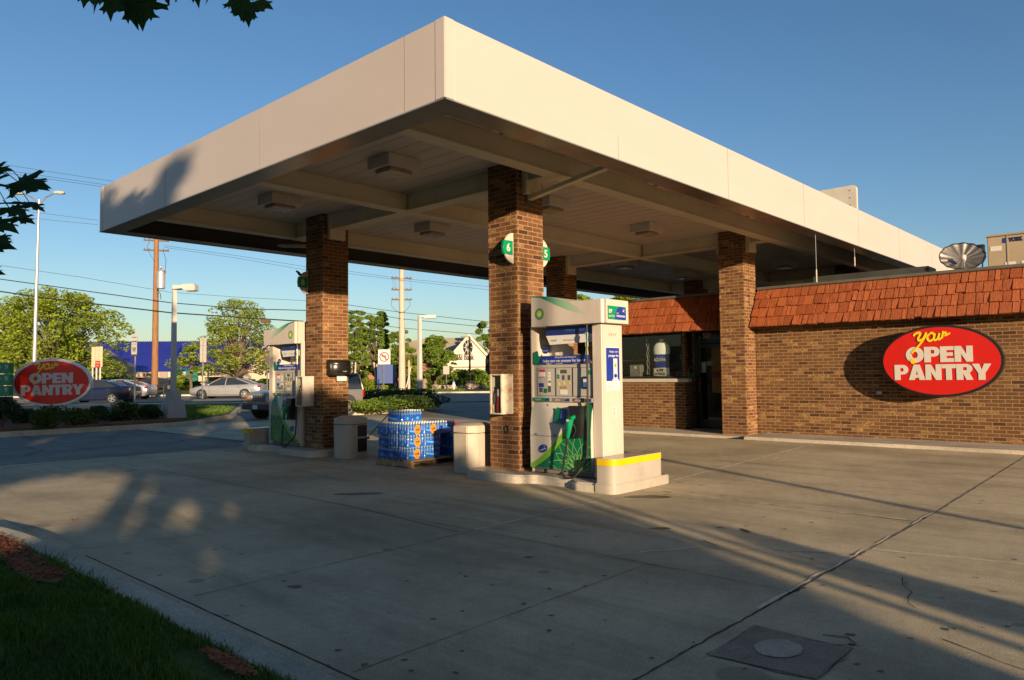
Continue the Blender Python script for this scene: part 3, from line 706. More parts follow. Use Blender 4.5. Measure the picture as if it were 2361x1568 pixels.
def mansard(y0,y1,xb,xt,z0,z1,seed):
    rnd=random.Random(seed); b=MB(); rows=4
    sl=Vector((xt-xb,0,z1-z0)); L=sl.length; up_=sl.normalized(); nrm=Vector((-up_.z,0,up_.x))
    for r in range(rows):
        y=y0
        while y<y1-.01:
            w=rnd.choice((.09,.12,.14,.16,.20))*rnd.uniform(.9,1.1); w=min(w,y1-y)
            if y1-(y+w)<.06: w=y1-y
            a0=L*r/rows - rnd.uniform(0,.012)+(rnd.uniform(.0,.03) if rnd.random()<.12 else 0); a1=L*(r+1)/rows+.05
            if r==rows-1: a1=L
            th0=.040+rnd.uniform(-.012,.014); th1=.004
            g=.015
            tw=rnd.uniform(-.006,.006)
            P=Vector((xb,0,z0))
            # 2-3 ridges in each shake
            ya,yb=y+g/2,y+w-g/2
            def q(a,yy,t): v=P+up_*a+nrm*t; return (v.x,yy,v.z)
            vs=[q(a0,ya,0),q(a0,yb,0),q(a1,yb,0),q(a1,ya,0),q(a0,ya,th0+tw),q(a0,yb,th0-tw),q(a1,yb,th1-tw*.3),q(a1,ya,th1+tw*.3)]
            b.add(vs,[(0,1,2,3),(4,7,6,5),(0,4,5,1),(1,5,6,2),(2,6,7,3),(3,7,4,0)])
            y+=w
    return b.build('mansard_shingles',SHING,shop)
mansard(-8,7.19,15.5,15.95,ZM0,ZM1,5)
mansard(7.85,12.95,15.66,16.1,ZM0,ZM1,6)
m=MB(); m.add([(15.52,-8,ZM0+.01),(15.52,7.19,ZM0+.01),(15.96,7.19,ZM1),(15.96,-8,ZM1),(16.2,-8,ZM1),(16.2,7.19,ZM1),(16.2,-8,ZM0+.01),(16.2,7.19,ZM0+.01)],[(0,3,2,1),(3,4,5,2),(4,6,7,5),(0,1,7,6),(1,2,5,7),(0,6,4,3)])
m.add([(15.68,7.85,ZM0+.01),(15.68,12.95,ZM0+.01),(16.11,12.95,ZM1),(16.11,7.85,ZM1),(16.4,7.85,ZM1),(16.4,12.95,ZM1),(16.4,7.85,ZM0+.01),(16.4,12.95,ZM0+.01)],[(0,3,2,1),(3,4,5,2),(4,6,7,5),(0,1,7,6),(1,2,5,7),(0,6,4,3)])
m.build('mansard_core',mat('soffit brown',(.06,.025,.012),.8,0,.2,3),shop)
m=MB(); m.box(15.90,16.25,-8,7.19,ZM1+.004,ZM1+.065); m.box(16.05,16.45,7.85,12.95,ZM1+.004,ZM1+.065); m.box(15.95,16.25,7.19,7.85,ZM1,ZM1+.06)
m.build('roof_cap',mat('roof cap',(.16,.145,.12),.5,.2,.2,3),shop,bevel=.008)
m=MB(); m.box(16.9,17.5,3.95,6.3,3.2,3.64); m.build('roof_curb',mat('flashing dark',(.08,.085,.08),.5,.3,.2,3),shop,bevel=.01)
m=MB(); m.box(15.843,15.848,4.62,4.72,1.03,1.09); m.build('wall_outlet',STEEL,shop,bevel=.004)
# items inside the shop (seen through the pane)
def shelf(x,y0,y1,z0,z1,seed,label):
    t=thing('shelf_unit',label,'shelf',(x,y0,.11)); m=MB(); rnd=random.Random(seed)
    n=4
    for i in range(n+1): z=z0+(z1-z0)*i/n; m.box(x,x+.4,y0,y1,z-.012,z+.012)
    m.box(x+.38,x+.4,y0,y1,z0,z1); m.box(x,x+.4,y0-.02,y0,z0,z1); m.box(x,x+.4,y1,y1+.02,z0,z1); m.build('rack',FRM,t)
    cs=[mat('goods '+str(i),tuple(q*1.6 for q in c),.6,0,.1,9) for i,c in enumerate(((.5,.10,.04),(.55,.40,.12),(.08,.16,.35),(.45,.42,.36),(.10,.25,.10),(.35,.08,.18)))]
    g=MB()
    for i in range(n):
        z=z0+(z1-z0)*i/n+.013; y=y0+.02
        while y<y1-.12:
            w=rnd.uniform(.06,.14);h=rnd.uniform(.12,.24); g.box(x+.04,x+.3,y,y+w-.01,z,z+h,rnd.randrange(6)); y+=w
    g.build('goods',cs,t)
shelf(17.15,9.35,11.2,.11,1.75,1,'merchandise shelves behind the shop window')
shelf(17.9,7.6,8.9,.11,1.6,2,'rack of goods behind the glass shop door')
t=thing('counter_box','gray cardboard box inside the shop window beside the sill','box',(16.5,10.75,1.36)); m=MB(); m.box(16.35,16.6,10.58,10.9,1.362,1.72); m.build('carton',mat('gray carton',(.22,.21,.19),.7,0,.1,6),t,bevel=.004); m=MB(); m.box(16.344,16.348,10.7,10.76,1.62,1.68); m.build('tag',PAPER,t)
t=thing('paper_cup','small white paper cup standing inside the shop window','cup',(16.5,10.5,1.9)); m=MB(); m.lathe([(.028,0),(.045,.11),(.047,.115)],12,(16.6,10.52,1.86)); m.build('cup_body',PAPER,t,smooth=True); m=MB(); m.box(16.5,16.8,9.4,12.2,1.82,1.855); tt=thing('window_shelf','dark shelf across the shop window holding a paper cup','shelf',(16.6,10.8,1.8)); m.build('board',FRM,tt); m=MB(); m.box(16.62,16.66,9.4,9.44,1.362,1.82);m.box(16.62,16.66,12.1,12.14,1.362,1.82); m.build('bracket',FRM,tt)
# neon tube in the window
t=thing('window_cable','thin dangling cable inside the shop window left of the bottle','cable',(16.3,10.3,2.5)); m=MB(); m.tube([(16.28,10.32+.012*math.sin(i*.9),2.55-i*.035) for i in range(32)],.006,5); m.tube([(16.28,10.27+.01*math.sin(i*1.3),2.55-i*.035) for i in range(32)],.004,5); m.build('cord',mat('pale cord',(.4,.4,.38),.5,0,.1,5),t)
# inflatable water bottle display
t=thing('bottle_display','giant clear water bottle display hanging inside the shop window','bottle display',(16.32,9.92,1.38))
PLA=mat('milky plastic',(1.3,1.32,1.34),.3,0,.12,5,.5,14)
m=MB(); prof=[(.15,1.375),(.20,1.39),(.225,1.5),(.205,1.62),(.20,1.95),(.235,2.0),(.245,2.1),(.215,2.2),(.14,2.27),(.05,2.30)]
m.lathe(prof,28,(0,0,0),0,Matrix.Translation((16.32,9.92,0))@Matrix.Scale(.35,4,(1,0,0))); m.build('bottle_body',PLA,t,smooth=True)
m=MB(); m.lathe([(.05,2.30),(.05,2.35),(.045,2.36)],20,(16.32,9.92,0)); m.build('cap',PLA,t,smooth=True)
m=MB(); m.lathe([(.209,1.63),(.209,1.97)],28,(0,0,0),0,Matrix.Translation((16.32,9.92,0))@Matrix.Scale(.37,4,(1,0,0))); lb=m.build('bottle_label',BLUE,t,smooth=True)
m=MB(); m.add([frame((16.235,9.92,1.9),RX)@Vector(p) for p in((-.15,-.03,0),(-.09,.03,0),(-.05,.0,0),(0,.06,0),(.05,.01,0),(.09,.04,0),(.15,-.03,0))],[tuple(range(7))]); m.build('mountain_logo',LBLUE,lb)
text('lettering','AQUAFINA',frame((16.232,9.92,1.83),RX),.11,WLET,lb,width=.34,depth=.001,bold=.002)
text('price_lettering','4.99',frame((16.222,9.92,1.57),RX),.10,DKTXT,t,width=.2,depth=.001,bold=.003)
text('pack_lettering','24 PACK',frame((16.222,9.92,1.48),RX),.08,DKTXT,t,width=.32,depth=.001,bold=.003)
m=MB(); m.box(16.226,16.228,9.74,10.1,1.43,1.62); m.build('price_card',mat('card',(.6,.58,.5),.6,0,.05,5),t)
# posters on the door
t=thing('door_poster','tan promotional poster on the inside of the shop door','poster',(16.72,8.7,1.3)); m=MB(); m.box(16.71,16.716,8.45,8.75,1.0,2.15); m.build('sheet',mat('tan poster',(.42,.25,.08),.7,0,.3,4),t); m=MB(); m.add([frame((16.705,8.62,1.45),RX)@Vector((x,y,0)) for x,y in ell(.15,.085,24)],[tuple(range(24))]); m.build('emblem',mat('poster red',(.35,.02,.05),.6,0,.1,4),t)
t=thing('door_sticker','pale blue notice on the shop door glass','notice',(16.65,8.98,1.6)); m=MB(); m.box(16.646,16.65,8.87,9.02,1.5,1.76); m.build('sheet',mat('pale notice',(.45,.5,.5),.6,0,.3,9),t)

# ---- oval signs
SLANT=.28
def stroke(mb,pts,w,M,z=.0,d=.01,mi=0,taper=None):
    P=[Vector((p[0],p[1])) for p in pts]
    # smooth
    S=[]
    for i in range(len(P)-1):
        p0=P[max(i-1,0)];p1=P[i];p2=P[i+1];p3=P[min(i+2,len(P)-1)]
        for k in range(5):
            t=k/5; S.append(.5*((2*p1)+(-p0+p2)*t+(2*p0-5*p1+4*p2-p3)*t*t+(-p0+3*p1-3*p2+p3)*t**3))
    S.append(P[-1]); n=len(S); L=[];Rr=[]
    for i,p in enumerate(S):
        dd=(S[min(i+1,n-1)]-S[max(i-1,0)]); dd=dd.normalized() if dd.length>1e-9 else Vector((1,0)); nn=Vector((-dd.y,dd.x))
        ww=w*(.75+.35*abs(nn.x*.5+nn.y*.86)); L.append(p+nn*ww/2);Rr.append(p-nn*ww/2)
    vs=[M@Vector((a.x,a.y,z)) for a in L]+[M@Vector((a.x,a.y,z)) for a in Rr]+[M@Vector((a.x,a.y,z+d+i_*.00012)) for i_,a in enumerate(L)]+[M@Vector((a.x,a.y,z+d+i_*.00012)) for i_,a in enumerate(Rr)]
    fs=[]
    for i in range(n-1):
        fs+=[(2*n+i,3*n+i,3*n+i+1,2*n+i+1),(i,2*n+i,2*n+i+1,i+1),(n+i,n+i+1,3*n+i+1,3*n+i)]
    fs+=[(0,n,3*n,2*n),(n-1,3*n-1,4*n-1,2*n-1)]
    mb.add(vs,fs,mi)
def heavy(mb,body,cx,cy,w,h,M,z,d):
    # heavy block capitals as polygons on a unit grid
    G={'O':None,'P':None}
    import itertools
    # widths
    Wd={'O':1.15,'P':.98,'E':.86,'N':1.08,'A':1.16,'T':.96,'R':1.04,'Y':1.14}
    gap=.02; tot=sum(Wd[c] for c in body)+gap*(len(body)-1); s=w/tot; x=cx-w/2
    zc=[0]
    def poly(P):
        zc[0]+=1; dz=.00012*(zc[0]%9)
        n=len(P); mb.add([M@Vector((px,py,z)) for px,py in P]+[M@Vector((px,py,z+d+dz)) for px,py in P],[tuple(range(n,2*n))]+[(i,(i+1)%n,n+(i+1)%n,n+i) for i in range(n)])
    def ringf(ox,oy,a,b_,a2,b2,t0,t1,n=20,ix=None,iy=None):
        ix=ox if ix is None else ix; iy=oy if iy is None else iy
        pts1=[(ox+a*math.cos(t0+(t1-t0)*i/n),oy+b_*math.sin(t0+(t1-t0)*i/n)) for i in range(n+1)]
        pts2=[(ix+a2*math.cos(t0+(t1-t0)*i/n),iy+b2*math.sin(t0+(t1-t0)*i/n)) for i in range(n+1)]
        for i in range(n): poly([pts2[i],pts1[i],pts1[i+1],pts2[i+1]])
    for c in body:
        W_=Wd[c]*s; X=lambda u:x+u*W_; Yv=lambda v:cy-h/2+v*h
        if c=='O': ringf(X(.5),Yv(.5),W_*.5,h*.52,W_*.17,h*.22,0,2*PI,28)
        if c in 'PR':
            poly([(X(0),Yv(0)),(X(.42),Yv(0)),(X(.42),Yv(1)),(X(0),Yv(1))])
            yb=.36 if c=='P' else .40
            ym=(1+yb)/2; hh=(1-yb)/2
            poly([(X(.42),Yv(.80)),(X(.6),Yv(.80)),(X(.6),Yv(1)),(X(.42),Yv(1))]); poly([(X(.42),Yv(yb)),(X(.6),Yv(yb)),(X(.6),Yv(yb+.2)),(X(.42),Yv(yb+.2))])
            ringf(X(.6),Yv(ym),W_*.4,h*hh,W_*.06,h*(hh-.2),-PI/2,PI/2,12)
            if c=='R': poly([(X(.42),Yv(yb+.02)),(X(.62),Yv(0)),(X(1.04),Yv(0)),(X(.78),Yv(yb+.10)),(X(.55),Yv(yb+.05))])
        if c=='E':
            poly([(X(0),Yv(0)),(X(.45),Yv(0)),(X(.45),Yv(1)),(X(0),Yv(1))])
            for v0,v1,u in((0,.24,.97),(.39,.61,.90),(.76,1,.97)): poly([(X(.45),Yv(v0)),(X(u),Yv(v0)),(X(u),Yv(v1)),(X(.45),Yv(v1))])
        if c=='N':
            poly([(X(0),Yv(0)),(X(.35),Yv(0)),(X(.35),Yv(1)),(X(0),Yv(1))]); poly([(X(.65),Yv(0)),(X(1),Yv(0)),(X(1),Yv(1)),(X(.65),Yv(1))])
            poly([(X(.35),Yv(.52)),(X(.65),Yv(0)),(X(.65),Yv(.48)),(X(.35),Yv(1))])
        if c=='A':
            poly([(X(0),Yv(0)),(X(.36),Yv(0)),(X(.5),Yv(.62)),(X(.5),Yv(1)),(X(.32),Yv(1))]); poly([(X(1),Yv(0)),(X(.68),Yv(1)),(X(.5),Yv(1)),(X(.5),Yv(.62)),(X(.64),Yv(0))])
            poly([(X(.36),Yv(.14)),(X(.64),Yv(.14)),(X(.64),Yv(.34)),(X(.36),Yv(.34))])
        if c=='T':
            poly([(X(.3),Yv(0)),(X(.7),Yv(0)),(X(.7),Yv(.74)),(X(.3),Yv(.74))]); poly([(X(0),Yv(.74)),(X(1),Yv(.74)),(X(1),Yv(1)),(X(0),Yv(1))])
        if c=='Y':
            poly([(X(.31),Yv(0)),(X(.69),Yv(0)),(X(.69),Yv(.42)),(X(.31),Yv(.42))]); poly([(X(.31),Yv(.42)),(X(.5),Yv(.42)),(X(.5),Yv(.62)),(X(.36),Yv(1)),(X(-.04),Yv(1))]); poly([(X(.69),Yv(.42)),(X(1.04),Yv(1)),(X(.64),Yv(1)),(X(.5),Yv(.62)),(X(.5),Yv(.42))])
        x+=W_+gap*s
def oval_sign(t,M,W_,H,rim,rimw,thick,redm):
    # M: frame at centre, z towards viewer
    a,b_=W_/2,H/2
    m=MB(); m.prism(ell(a,b_,64),-thick,0,0,M); m.build('sign_body',rim,t,bevel=.012)
    m=MB(); m.prism(ell(a-rimw,b_-rimw,64),.001,.012,0,M); f=m.build('sign_face',redm,t)
    m=MB()
    heavy(m,'OPEN',-.005*W_,.145*H-.055*H,.545*W_,.215*H,M,.013,.008)
    heavy(m,'PANTRY',.01*W_,-.155*H,.78*W_,.215*H,M,.013,.008)
    m.build('lettering',WLET,f)
    m=MB(); S=lambda L:[(p[0]*W_,p[1]*H) for p in L]
    k=.026*H
    Q_=lambda L:S([((x-1862)/730,-(y-580)/450) for x,y in L])
    stroke(m,Q_([(1712,420),(1722,407),(1748,400),(1752,412),(1740,436),(1748,450),(1772,436),(1790,402)]),k*1.2,M,.022,.004)
    stroke(m,Q_([(1791,400),(1782,430),(1762,458),(1735,490),(1708,518),(1698,530)]),k*1.2,M,.023,.004)
    stroke(m,Q_([(1822,404),(1800,420),(1798,444),(1814,454),(1834,438),(1838,416),(1824,404),(1814,408)]),k*1.1,M,.022,.004)
    stroke(m,Q_([(1844,410),(1835,436),(1842,450),(1858,440),(1870,408)]),k*1.1,M,.022,.004)
    stroke(m,Q_([(1871,408),(1863,438),(1870,446),(1880,436)]),k*1.1,M,.023,.004)
    stroke(m,Q_([(1892,396),(1888,418),(1884,440)]),k*1.1,M,.022,.004)
    stroke(m,Q_([(1886,432),(1894,412),(1906,404),(1908,418),(1900,424),(1918,418),(1932,408)]),k*.95,M,.023,.004)
    m.prism(ell(.022*W_,.036*H,20,-.218*W_,.0*H),.022,.027,0,M)
    m.build('script_lettering',YLET,f)
t=thing('wall_sign','red oval sign with a black rim mounted on the brick store wall','wall sign',(15.6,3.5,1.67))
oval_sign(t,frame((15.45,3.49,1.67),RX),2.02,1.34,BLACK,.045,.16,RED)
m=MB(); m.box(15.61,15.849,2.9,3.0,1.5,1.8); m.box(15.61,15.849,4.0,4.1,1.5,1.8); m.build('mounting_bracket',FRM,t)
# ---- satellite dish, air conditioner
t=thing('satellite_dish','silver foil-wrapped satellite dish on the store roof','satellite dish',(17,3.37,3.2))
dv=Vector((-.80,-.25,.55)).normalized(); Mq=dv.to_track_quat('Z','Y').to_matrix().to_4x4(); Mq.translation=Vector((17.0,3.37,3.73))
m=MB(); 
rings=[]
for i in range(7):
    r=.38*i/6; rings.append([Mq@Vector((r*math.cos(a)*1.05,r*math.sin(a)*.9,.55*r*r+(.010*r*math.sin(a*14)*3 if i>1 else 0))) for a in [j*2*PI/96 for j in range(96)]])
vs=[p for rg in rings for p in rg]; m.add(vs,[(i*96+j,i*96+(j+1)%96,(i+1)*96+(j+1)%96,(i+1)*96+j) for i in range(6) for j in range(96)]); m.build('reflector',mat('silver foil wrinkled',(.24,.22,.19),.4,.7,.3,3),t)
m=MB(); m.tube(rings[-1]+[rings[-1][0]],.012,5,caps=False); m.build('rim',FRM,t)
m=MB(); m.tube([(17.05,3.37,3.2),(17.08,3.37,3.62)],.035,8); m.box(16.95,17.25,3.2,3.54,3.2,3.23); m.build('mast',STEEL,t)
m=MB(); m.tube([Mq@Vector((0,-.36,.05)),Mq@Vector((0,-.34,.16)),Mq@Vector((0,-.22,.24))],.014,6); m.build('feed_arm',STEEL,t)
m=MB(); m.lathe([(.03,0),(.05,.05),(.05,.12),(.02,.14)],10,(0,0,0),0,Matrix.Translation(Mq@Vector((0,-.2,.14)))); m.build('feed_horn',WHITE,t)
t=thing('rooftop_unit','beige rooftop air conditioning unit with a blue logo above the mansard','air conditioner',(18.9,1.9,3.2))
m=MB(); m.box(18.0,19.8,.7,3.1,3.22,4.25); m.build('cabinet',mat('unit beige',(.50,.40,.27),.45,0,.05,3,dirt=(.3,.24,.16),dirtamt=.3),t,bevel=.012)
m=MB(); m.box(17.975,19.82,.68,3.12,4.252,4.29); m.box(17.99,18.0,2.74,2.76,3.25,4.25); m.build('top_edge',mat('unit trim',(.42,.34,.23),.45,0,.05,3),t)
m=MB(); m.box(17.992,17.999,2.745,2.825,4.10,4.20); m.build('logo_square',BLUE,t)
text('lettering','YORK',frame((17.992,2.60,4.155),RX),.115,mat('navy letters',(.02,.025,.08),.5,0,.05,5),t,width=.255,depth=.002,bold=.006)
for y0,y1,z0,z1 in((2.85,3.05,3.95,4.05),(2.62,2.8,3.5,3.7),(2.3,2.52,3.5,3.7)): m=MB(); m.box(17.994,17.999,y0,y1,z0,z1); m.build('data_label',PAPER,t)
m=MB(); m.box(17.85,18.0,3.14,3.26,3.85,4.1); m.build('switch_box',FRM,t); m=MB(); m.box(17.9,18.0,3.14,3.2,3.5,3.62); m.build('junction_box',FRM,t)
m=MB(); m.tube([(17.95,3.2,4.08),(17.9,3.3,4.1),(17.8,3.5,3.95),(17.7,3.62,3.7),(17.7,3.62,3.25)],.018,6); m.tube([(17.97,3.18,3.85),(17.97,3.2,3.6)],.015,6); m.build('conduit',FRM,t)
# ================================================================ islands and pumps
IZ=.115
def rpoly(P,rs,n=5):
    # rounded polygon (P ccw), rs radius per corner
    out=[];k=len(P)
    for i in range(k):
        a=Vector(P[i-1]);c=Vector(P[i]);e=Vector(P[(i+1)%k]); r=rs[i]
        if r<=0: out.append((c.x,c.y)); continue
        d1=(a-c).normalized();d2=(e-c).normalized(); ang=math.acos(max(-1,min(1,d1.dot(d2)))); tl=r/math.tan(ang/2)
        tl=min(tl,.49*(a-c).length,.49*(e-c).length); p1=c+d1*tl;p2=c+d2*tl
        for j in range(n+1):
            t=j/n; q=(1-t)**2*p1+2*t*(1-t)*c+t*t*p2; out.append((q.x,q.y))
    return out
def island(m_,label):
    def Y(y): return y if m_>0 else 20.1-y
    P=[(8.92,5.33),(8.92,8.02),(7.56,8.02),(7.56,6.95),(7.74,6.72),(7.74,6.1),(7.60,5.95),(7.60,5.33)]
    rs=[.12,.22,.22,.22,.12,.1,.15,.22]
    Q=rpoly(P,rs); Q=[(x,Y(y)) for x,y in Q]
    if m_<0: Q=Q[::-1]
    t=thing('pump_island',label,'pump island',(8.2,Y(6.6),0),group='raised pump islands')
    b=MB(); b.prism(Q,-.03,IZ); b.build('island_curb',ISL,t,bevel=.022,seg=3)
    return t
island(1,'raised concrete island under the nearest pump and column')
island(-1,'raised concrete island under the farther pump, in shade')
def bollard(m_,label):
    def Y(y): return y if m_>0 else 20.1-y
    P=rpoly([(8.78,5.34),(8.78,5.61),(7.615,5.61),(7.615,5.34)],[.10,.02,.02,.16],6); Q=[(x,Y(y)) for x,y in P]
    if m_<0: Q=Q[::-1]
    t=thing('island_barrier',label,'barrier',(8.2,Y(5.48),0),group='barriers at the island ends')
    b=MB(); b.prism(Q,IZ-.01,.345); b.build('barrier_body',BOLL,t,bevel=.006)
    Q2=[(8.19+(x-8.19)*1.002,Y(5.475)+(y-Y(5.475))*1.008) for x,y in Q]
    b=MB(); b.prism(Q2,.347,.43); b.build('yellow_band' if m_>0 else 'rim_band',YEL if m_>0 else BOLL,t)
    if m_<0:
        b=MB(); b.box(7.600,7.609,14.52,14.74,.34,.425); b.box(7.61,7.70,14.478,14.486,.34,.425); b.build('yellow_mark',YEL,t)
    b=MB(); b.prism(Q,.431,.436); b.build('top_cap',BOLL,t)
    Q3=rpoly([(8.93,5.315),(8.93,5.62),(7.585,5.62),(7.585,5.315)],[.10,.02,.02,.18],6); Q3=[(x,Y(y)) for x,y in Q3]
    if m_<0: Q3=Q3[::-1]
    b=MB(); b.prism(Q3,.0,IZ+.012); b.build('base_lip',BOLL,t,bevel=.012,seg=2)
bollard(1,'low gray barrier with a bright yellow band at the near end of the pump island')
bollard(-1,'shaded gray barrier with a small yellow mark at the far end of the pump island')
XF=7.93; XB=8.40
def pump(yc,m_,label):
    t=thing('fuel_pump',label,'fuel pump',(8.01,yc,IZ),group='fuel pumps under the canopy')
    T0=lambda a: yc-m_*a
    TH=(lambda a: yc-a) if m_>0 else (lambda a: yc-.065-a)
    T_=T0
    def bx(b,x0,x1,t0,t1,z0,z1,mi=0): b.box(x0,x1,T_(t0),T_(t1),z0,z1,mi)
    xf,xb=XF,XB
    # body
    b=MB(); bx(b,xf+.03,xb-.03,-.57,.50,.13,.20); b.build('plinth',GRAYL,t)
    b=MB(); bx(b,xf+.04,xb-.04,-.56,.50,1.12,1.64); b.build('upper_cabinet',PANELG,t,bevel=.006)
    # lower door: flared profile
    b=MB(); prof=[(xf-.045,.20),(xf-.05,.72),(xf-.02,.98),(xf+.035,1.115),(xf+.05,1.115),(xf+.05,.20)]
    def extr(b,prof,t0,t1):
        n=len(prof); vs=[(x,T_(t0),z) for x,z in prof]+[(x,T_(t1),z) for x,z in prof]
        b.add(vs,[tuple(range(n)),tuple(range(2*n-1,n-1,-1))]+[(i,n+i,n+(i+1)%n,(i+1)%n) for i in range(n)])
    extr(b,prof,-.565,.50); lower=b.build('lower_door',PANEL,t,bevel=.004)
    def fx(z): # front surface x of the lower door
        pr=prof[:4]
        for (x0,z0),(x1,z1) in zip(pr,pr[1:]):
            if z<=z1: return x0+(x1-x0)*(z-z0)/(z1-z0)
        return pr[-1][0]
    def skin(b,fa,fb,zs,off,mi=0):
        # region between a=fa(z) and a=fb(z)
        vs=[];
        for z in zs:
            x=fx(z)-off; a0,a1=fa(z),fb(z); a1=max(a0+1e-4,a1)
            vs+=[(x,T_(a0),z),(x,T_(a1),z)]
        b.add(vs,[(2*i,2*i+1,2*i+3,2*i+2) for i in range(len(zs)-1)],mi)
    def curve(pts):
        def f(z):
            v=(z-.20)/.91
            for (a0,v0),(a1,v1) in zip(pts,pts[1:]):
                if v<=v1: return -.565+1.065*(a0+(a1-a0)*((v-v0)/(v1-v0)))
            return -.565+1.065*pts[-1][0]
        return f
    c1=curve([(0,0),(0,.05),(.13,.13),(.26,.24),(.36,.34),(.45,.44),(.53,.53),(.61,.63),(.67,.71),(.74,.80),(.80,.88),(.87,1)])
    c2=curve([(.06,0),(.10,.02),(.26,.13),(.36,.22),(.45,.32),(.53,.41),(.61,.52),(.68,.63),(.74,.73),(.81,.85),(.89,1)])
    zs=[.205+.905*i/46 for i in range(47)]
    b=MB(); skin(b,c1,lambda z:c2(z)+.004,zs,.0018); b.build('lime_swoosh',LIME,lower)
    b=MB(); skin(b,c2,lambda z:.498,zs,.0024); b.build('green_field',GREENB,lower)
    # flower lines: arcs of a half sunflower centred low right
    b=MB(); ca,cz=.27,.22
    def fp(a,z,off=.0032): return Vector((fx(z)-off,T_(a),z))
    def arcs(th,L,wd):
        for sgn in(-1,1):
            prev=None
            for i in range(15):
                s=i/14; r=L*s; bend=sgn*wd*math.sin(PI*s)
                a=ca+r*math.cos(th)-bend*math.sin(th); z=cz+r*math.sin(th)+bend*math.cos(th)
                z=max(.206,min(1.1,z)); ok=(a<.495 and a>c2(z)+.005 and z>.207)
                p=(a,z) if ok else None
                if p and prev:
                    d=Vector((p[0]-prev[0],p[1]-prev[1]))
                    if d.length>1e-5:
                        d.normalize(); nx,nz=-d.y*.0032,d.x*.0032
                        b.add([fp(prev[0]+nx,prev[1]+nz),fp(prev[0]-nx,prev[1]-nz),fp(p[0]-nx,p[1]-nz),fp(p[0]+nx,p[1]+nz)],[(0,1,2,3)])
                prev=p
    for k in range(9): arcs(R(8+20.5*k),.50 if k%2==0 else .42,.075)
    for k in range(8): arcs(R(18+20.5*k),.22,.035)
    b.build('flower_lines',GLINE,lower)
    # blue ellipse sticker
    Mf=lambda a,z,off=.004: frame((fx(z)-off,T_(a),z),RX)
    b=MB(); ME=Mf(-.33,.47)@Matrix.Rotation(R(18),4,'Z'); b.prism(ell(.085,.055,32),0,.001,0,ME); e=b.build('oval_sticker',BLUE,lower)
    text('lettering','Invigorate',ME@Matrix.Translation((0,-.012,.0015)),.034,WLET,e,width=.12,depth=.0004)
    def star(b,M,r):
        P=[]
        for i in range(8): rr=r if i%2==0 else r*.22; P.append((rr*math.cos(i*PI/4+.5),rr*math.sin(i*PI/4+.5)))
        b.prism(P,0,.0006,0,M)
    b=MB(); star(b,ME@Matrix.Translation((.035,.022,.0015)),.018); b.build('star',WLET,e)
    b=MB(); bx(b,fx(.5)-.004,fx(.5)-.003,-.56,.49,.643,.648); bx(b,fx(.66)-.006,fx(.66)-.001,-.48,-.44,.658,.672); bx(b,fx(.66)-.006,fx(.66)-.001,-.13,-.09,.658,.672)
    b.build('seam',BLACK,lower)
    b=MB(); b.lathe([(.012,0),(.012,.006)],10,M=Mf(-.28,1.07)); b.build('lock',STEEL,lower)
    T_=TH
    # grade strips
    b=MB(); bx(b,xf-.002,xf+.045,-.565,.50,1.12,1.175); gs=b.build('grade_rail',PANELG,t)
    for a0,a1,mt,tx in((-.545,-.24,GREENL,'regular'),(-.19,.12,GRAYL,'silver'),(.17,.48,BROWNL,'ultimate')):
        b=MB(); bx(b,xf-.006,xf-.003,a0,a1,1.125,1.170); g=b.build('grade_label',mt,gs)
        cx0=a0+.10
        text('lettering',tx,frame((xf-.007,T_(cx0),1.148),RX),.042,WLET,g,depth=.0004)
        b=MB(); e0=(a1-.09,a1-.005)
        b.prism([(-.04,-.018),(.04,-.018),(.04,.018),(0,.016),(-.03,.0)],0,.0006,0,frame((xf-.0065,T_((e0[0]+e0[1])/2),1.147),RX)); b.build('blue_flash',BLUE,g)
    # three panels of the upper cabinet
    for k,(a0,a1) in enumerate(((-.49,-.17),(-.145,.13),(.15,.485))):
        b=MB(); bx(b,xf+.034,xf+.0395,a0,a1,1.20,1.585); p=b.build('control_panel',PANELG,t,bevel=.002)
        b=MB(); 
        for (s0,s1,r0,r1) in((a0,a1,1.195,1.20),(a0,a1,1.585,1.59),(a0-.005,a0,1.195,1.59),(a1,a1+.005,1.195,1.59)): bx(b,xf+.034,xf+.0395,s0,s1,r0,r1)
        b.build('panel_seam',BLACK,p)
        X0,X1=xf+.030,xf+.0335
        def put(nm,mt,*rs):
            for (s0,s1,r0,r1) in rs: b=MB(); bx(b,X0,X1,a0+s0,a0+s1,r0,r1); b.build(nm,mt,p)
        if k==0:
            put('warning_label',RED,(.03,.15,1.535,1.565),(.03,.07,1.45,1.46),(.08,.14,1.455,1.462))
            put('warning_text',PAPER,(.03,.14,1.47,1.53),(.19,.24,1.50,1.53),(.19,.24,1.455,1.49),(.19,.24,1.41,1.445),(.19,.24,1.34,1.375))
            put('card_label',BLUE,(.03,.12,1.32,1.375)); put('card_slot',LCD,(.20,.25,1.25,1.335),(.04,.10,1.25,1.31)); put('keypad',GREENB,(.12,.18,1.24,1.30)); put('button',BLACK,(.225,.245,1.385,1.405))
        if k==1:
            put('display',LCD,(.08,.19,1.51,1.56)); put('grade_window',LCD,(.02,.06,1.44,1.46),(.11,.15,1.42,1.485),(.21,.25,1.42,1.485)); put('green_tab',GREENL,(.02,.06,1.465,1.495))
            put('octane_tag',YEL,(.025,.055,1.35,1.385),(.115,.145,1.36,1.395),(.215,.245,1.36,1.395)); put('amber_button',mat('amber',(.45,.28,.04),.4,0,.05,5),(.075,.195,1.30,1.335)); put('printed_notice',PAPER,(.07,.19,1.22,1.285),(.03,.06,1.50,1.51),(.03,.06,1.53,1.54))
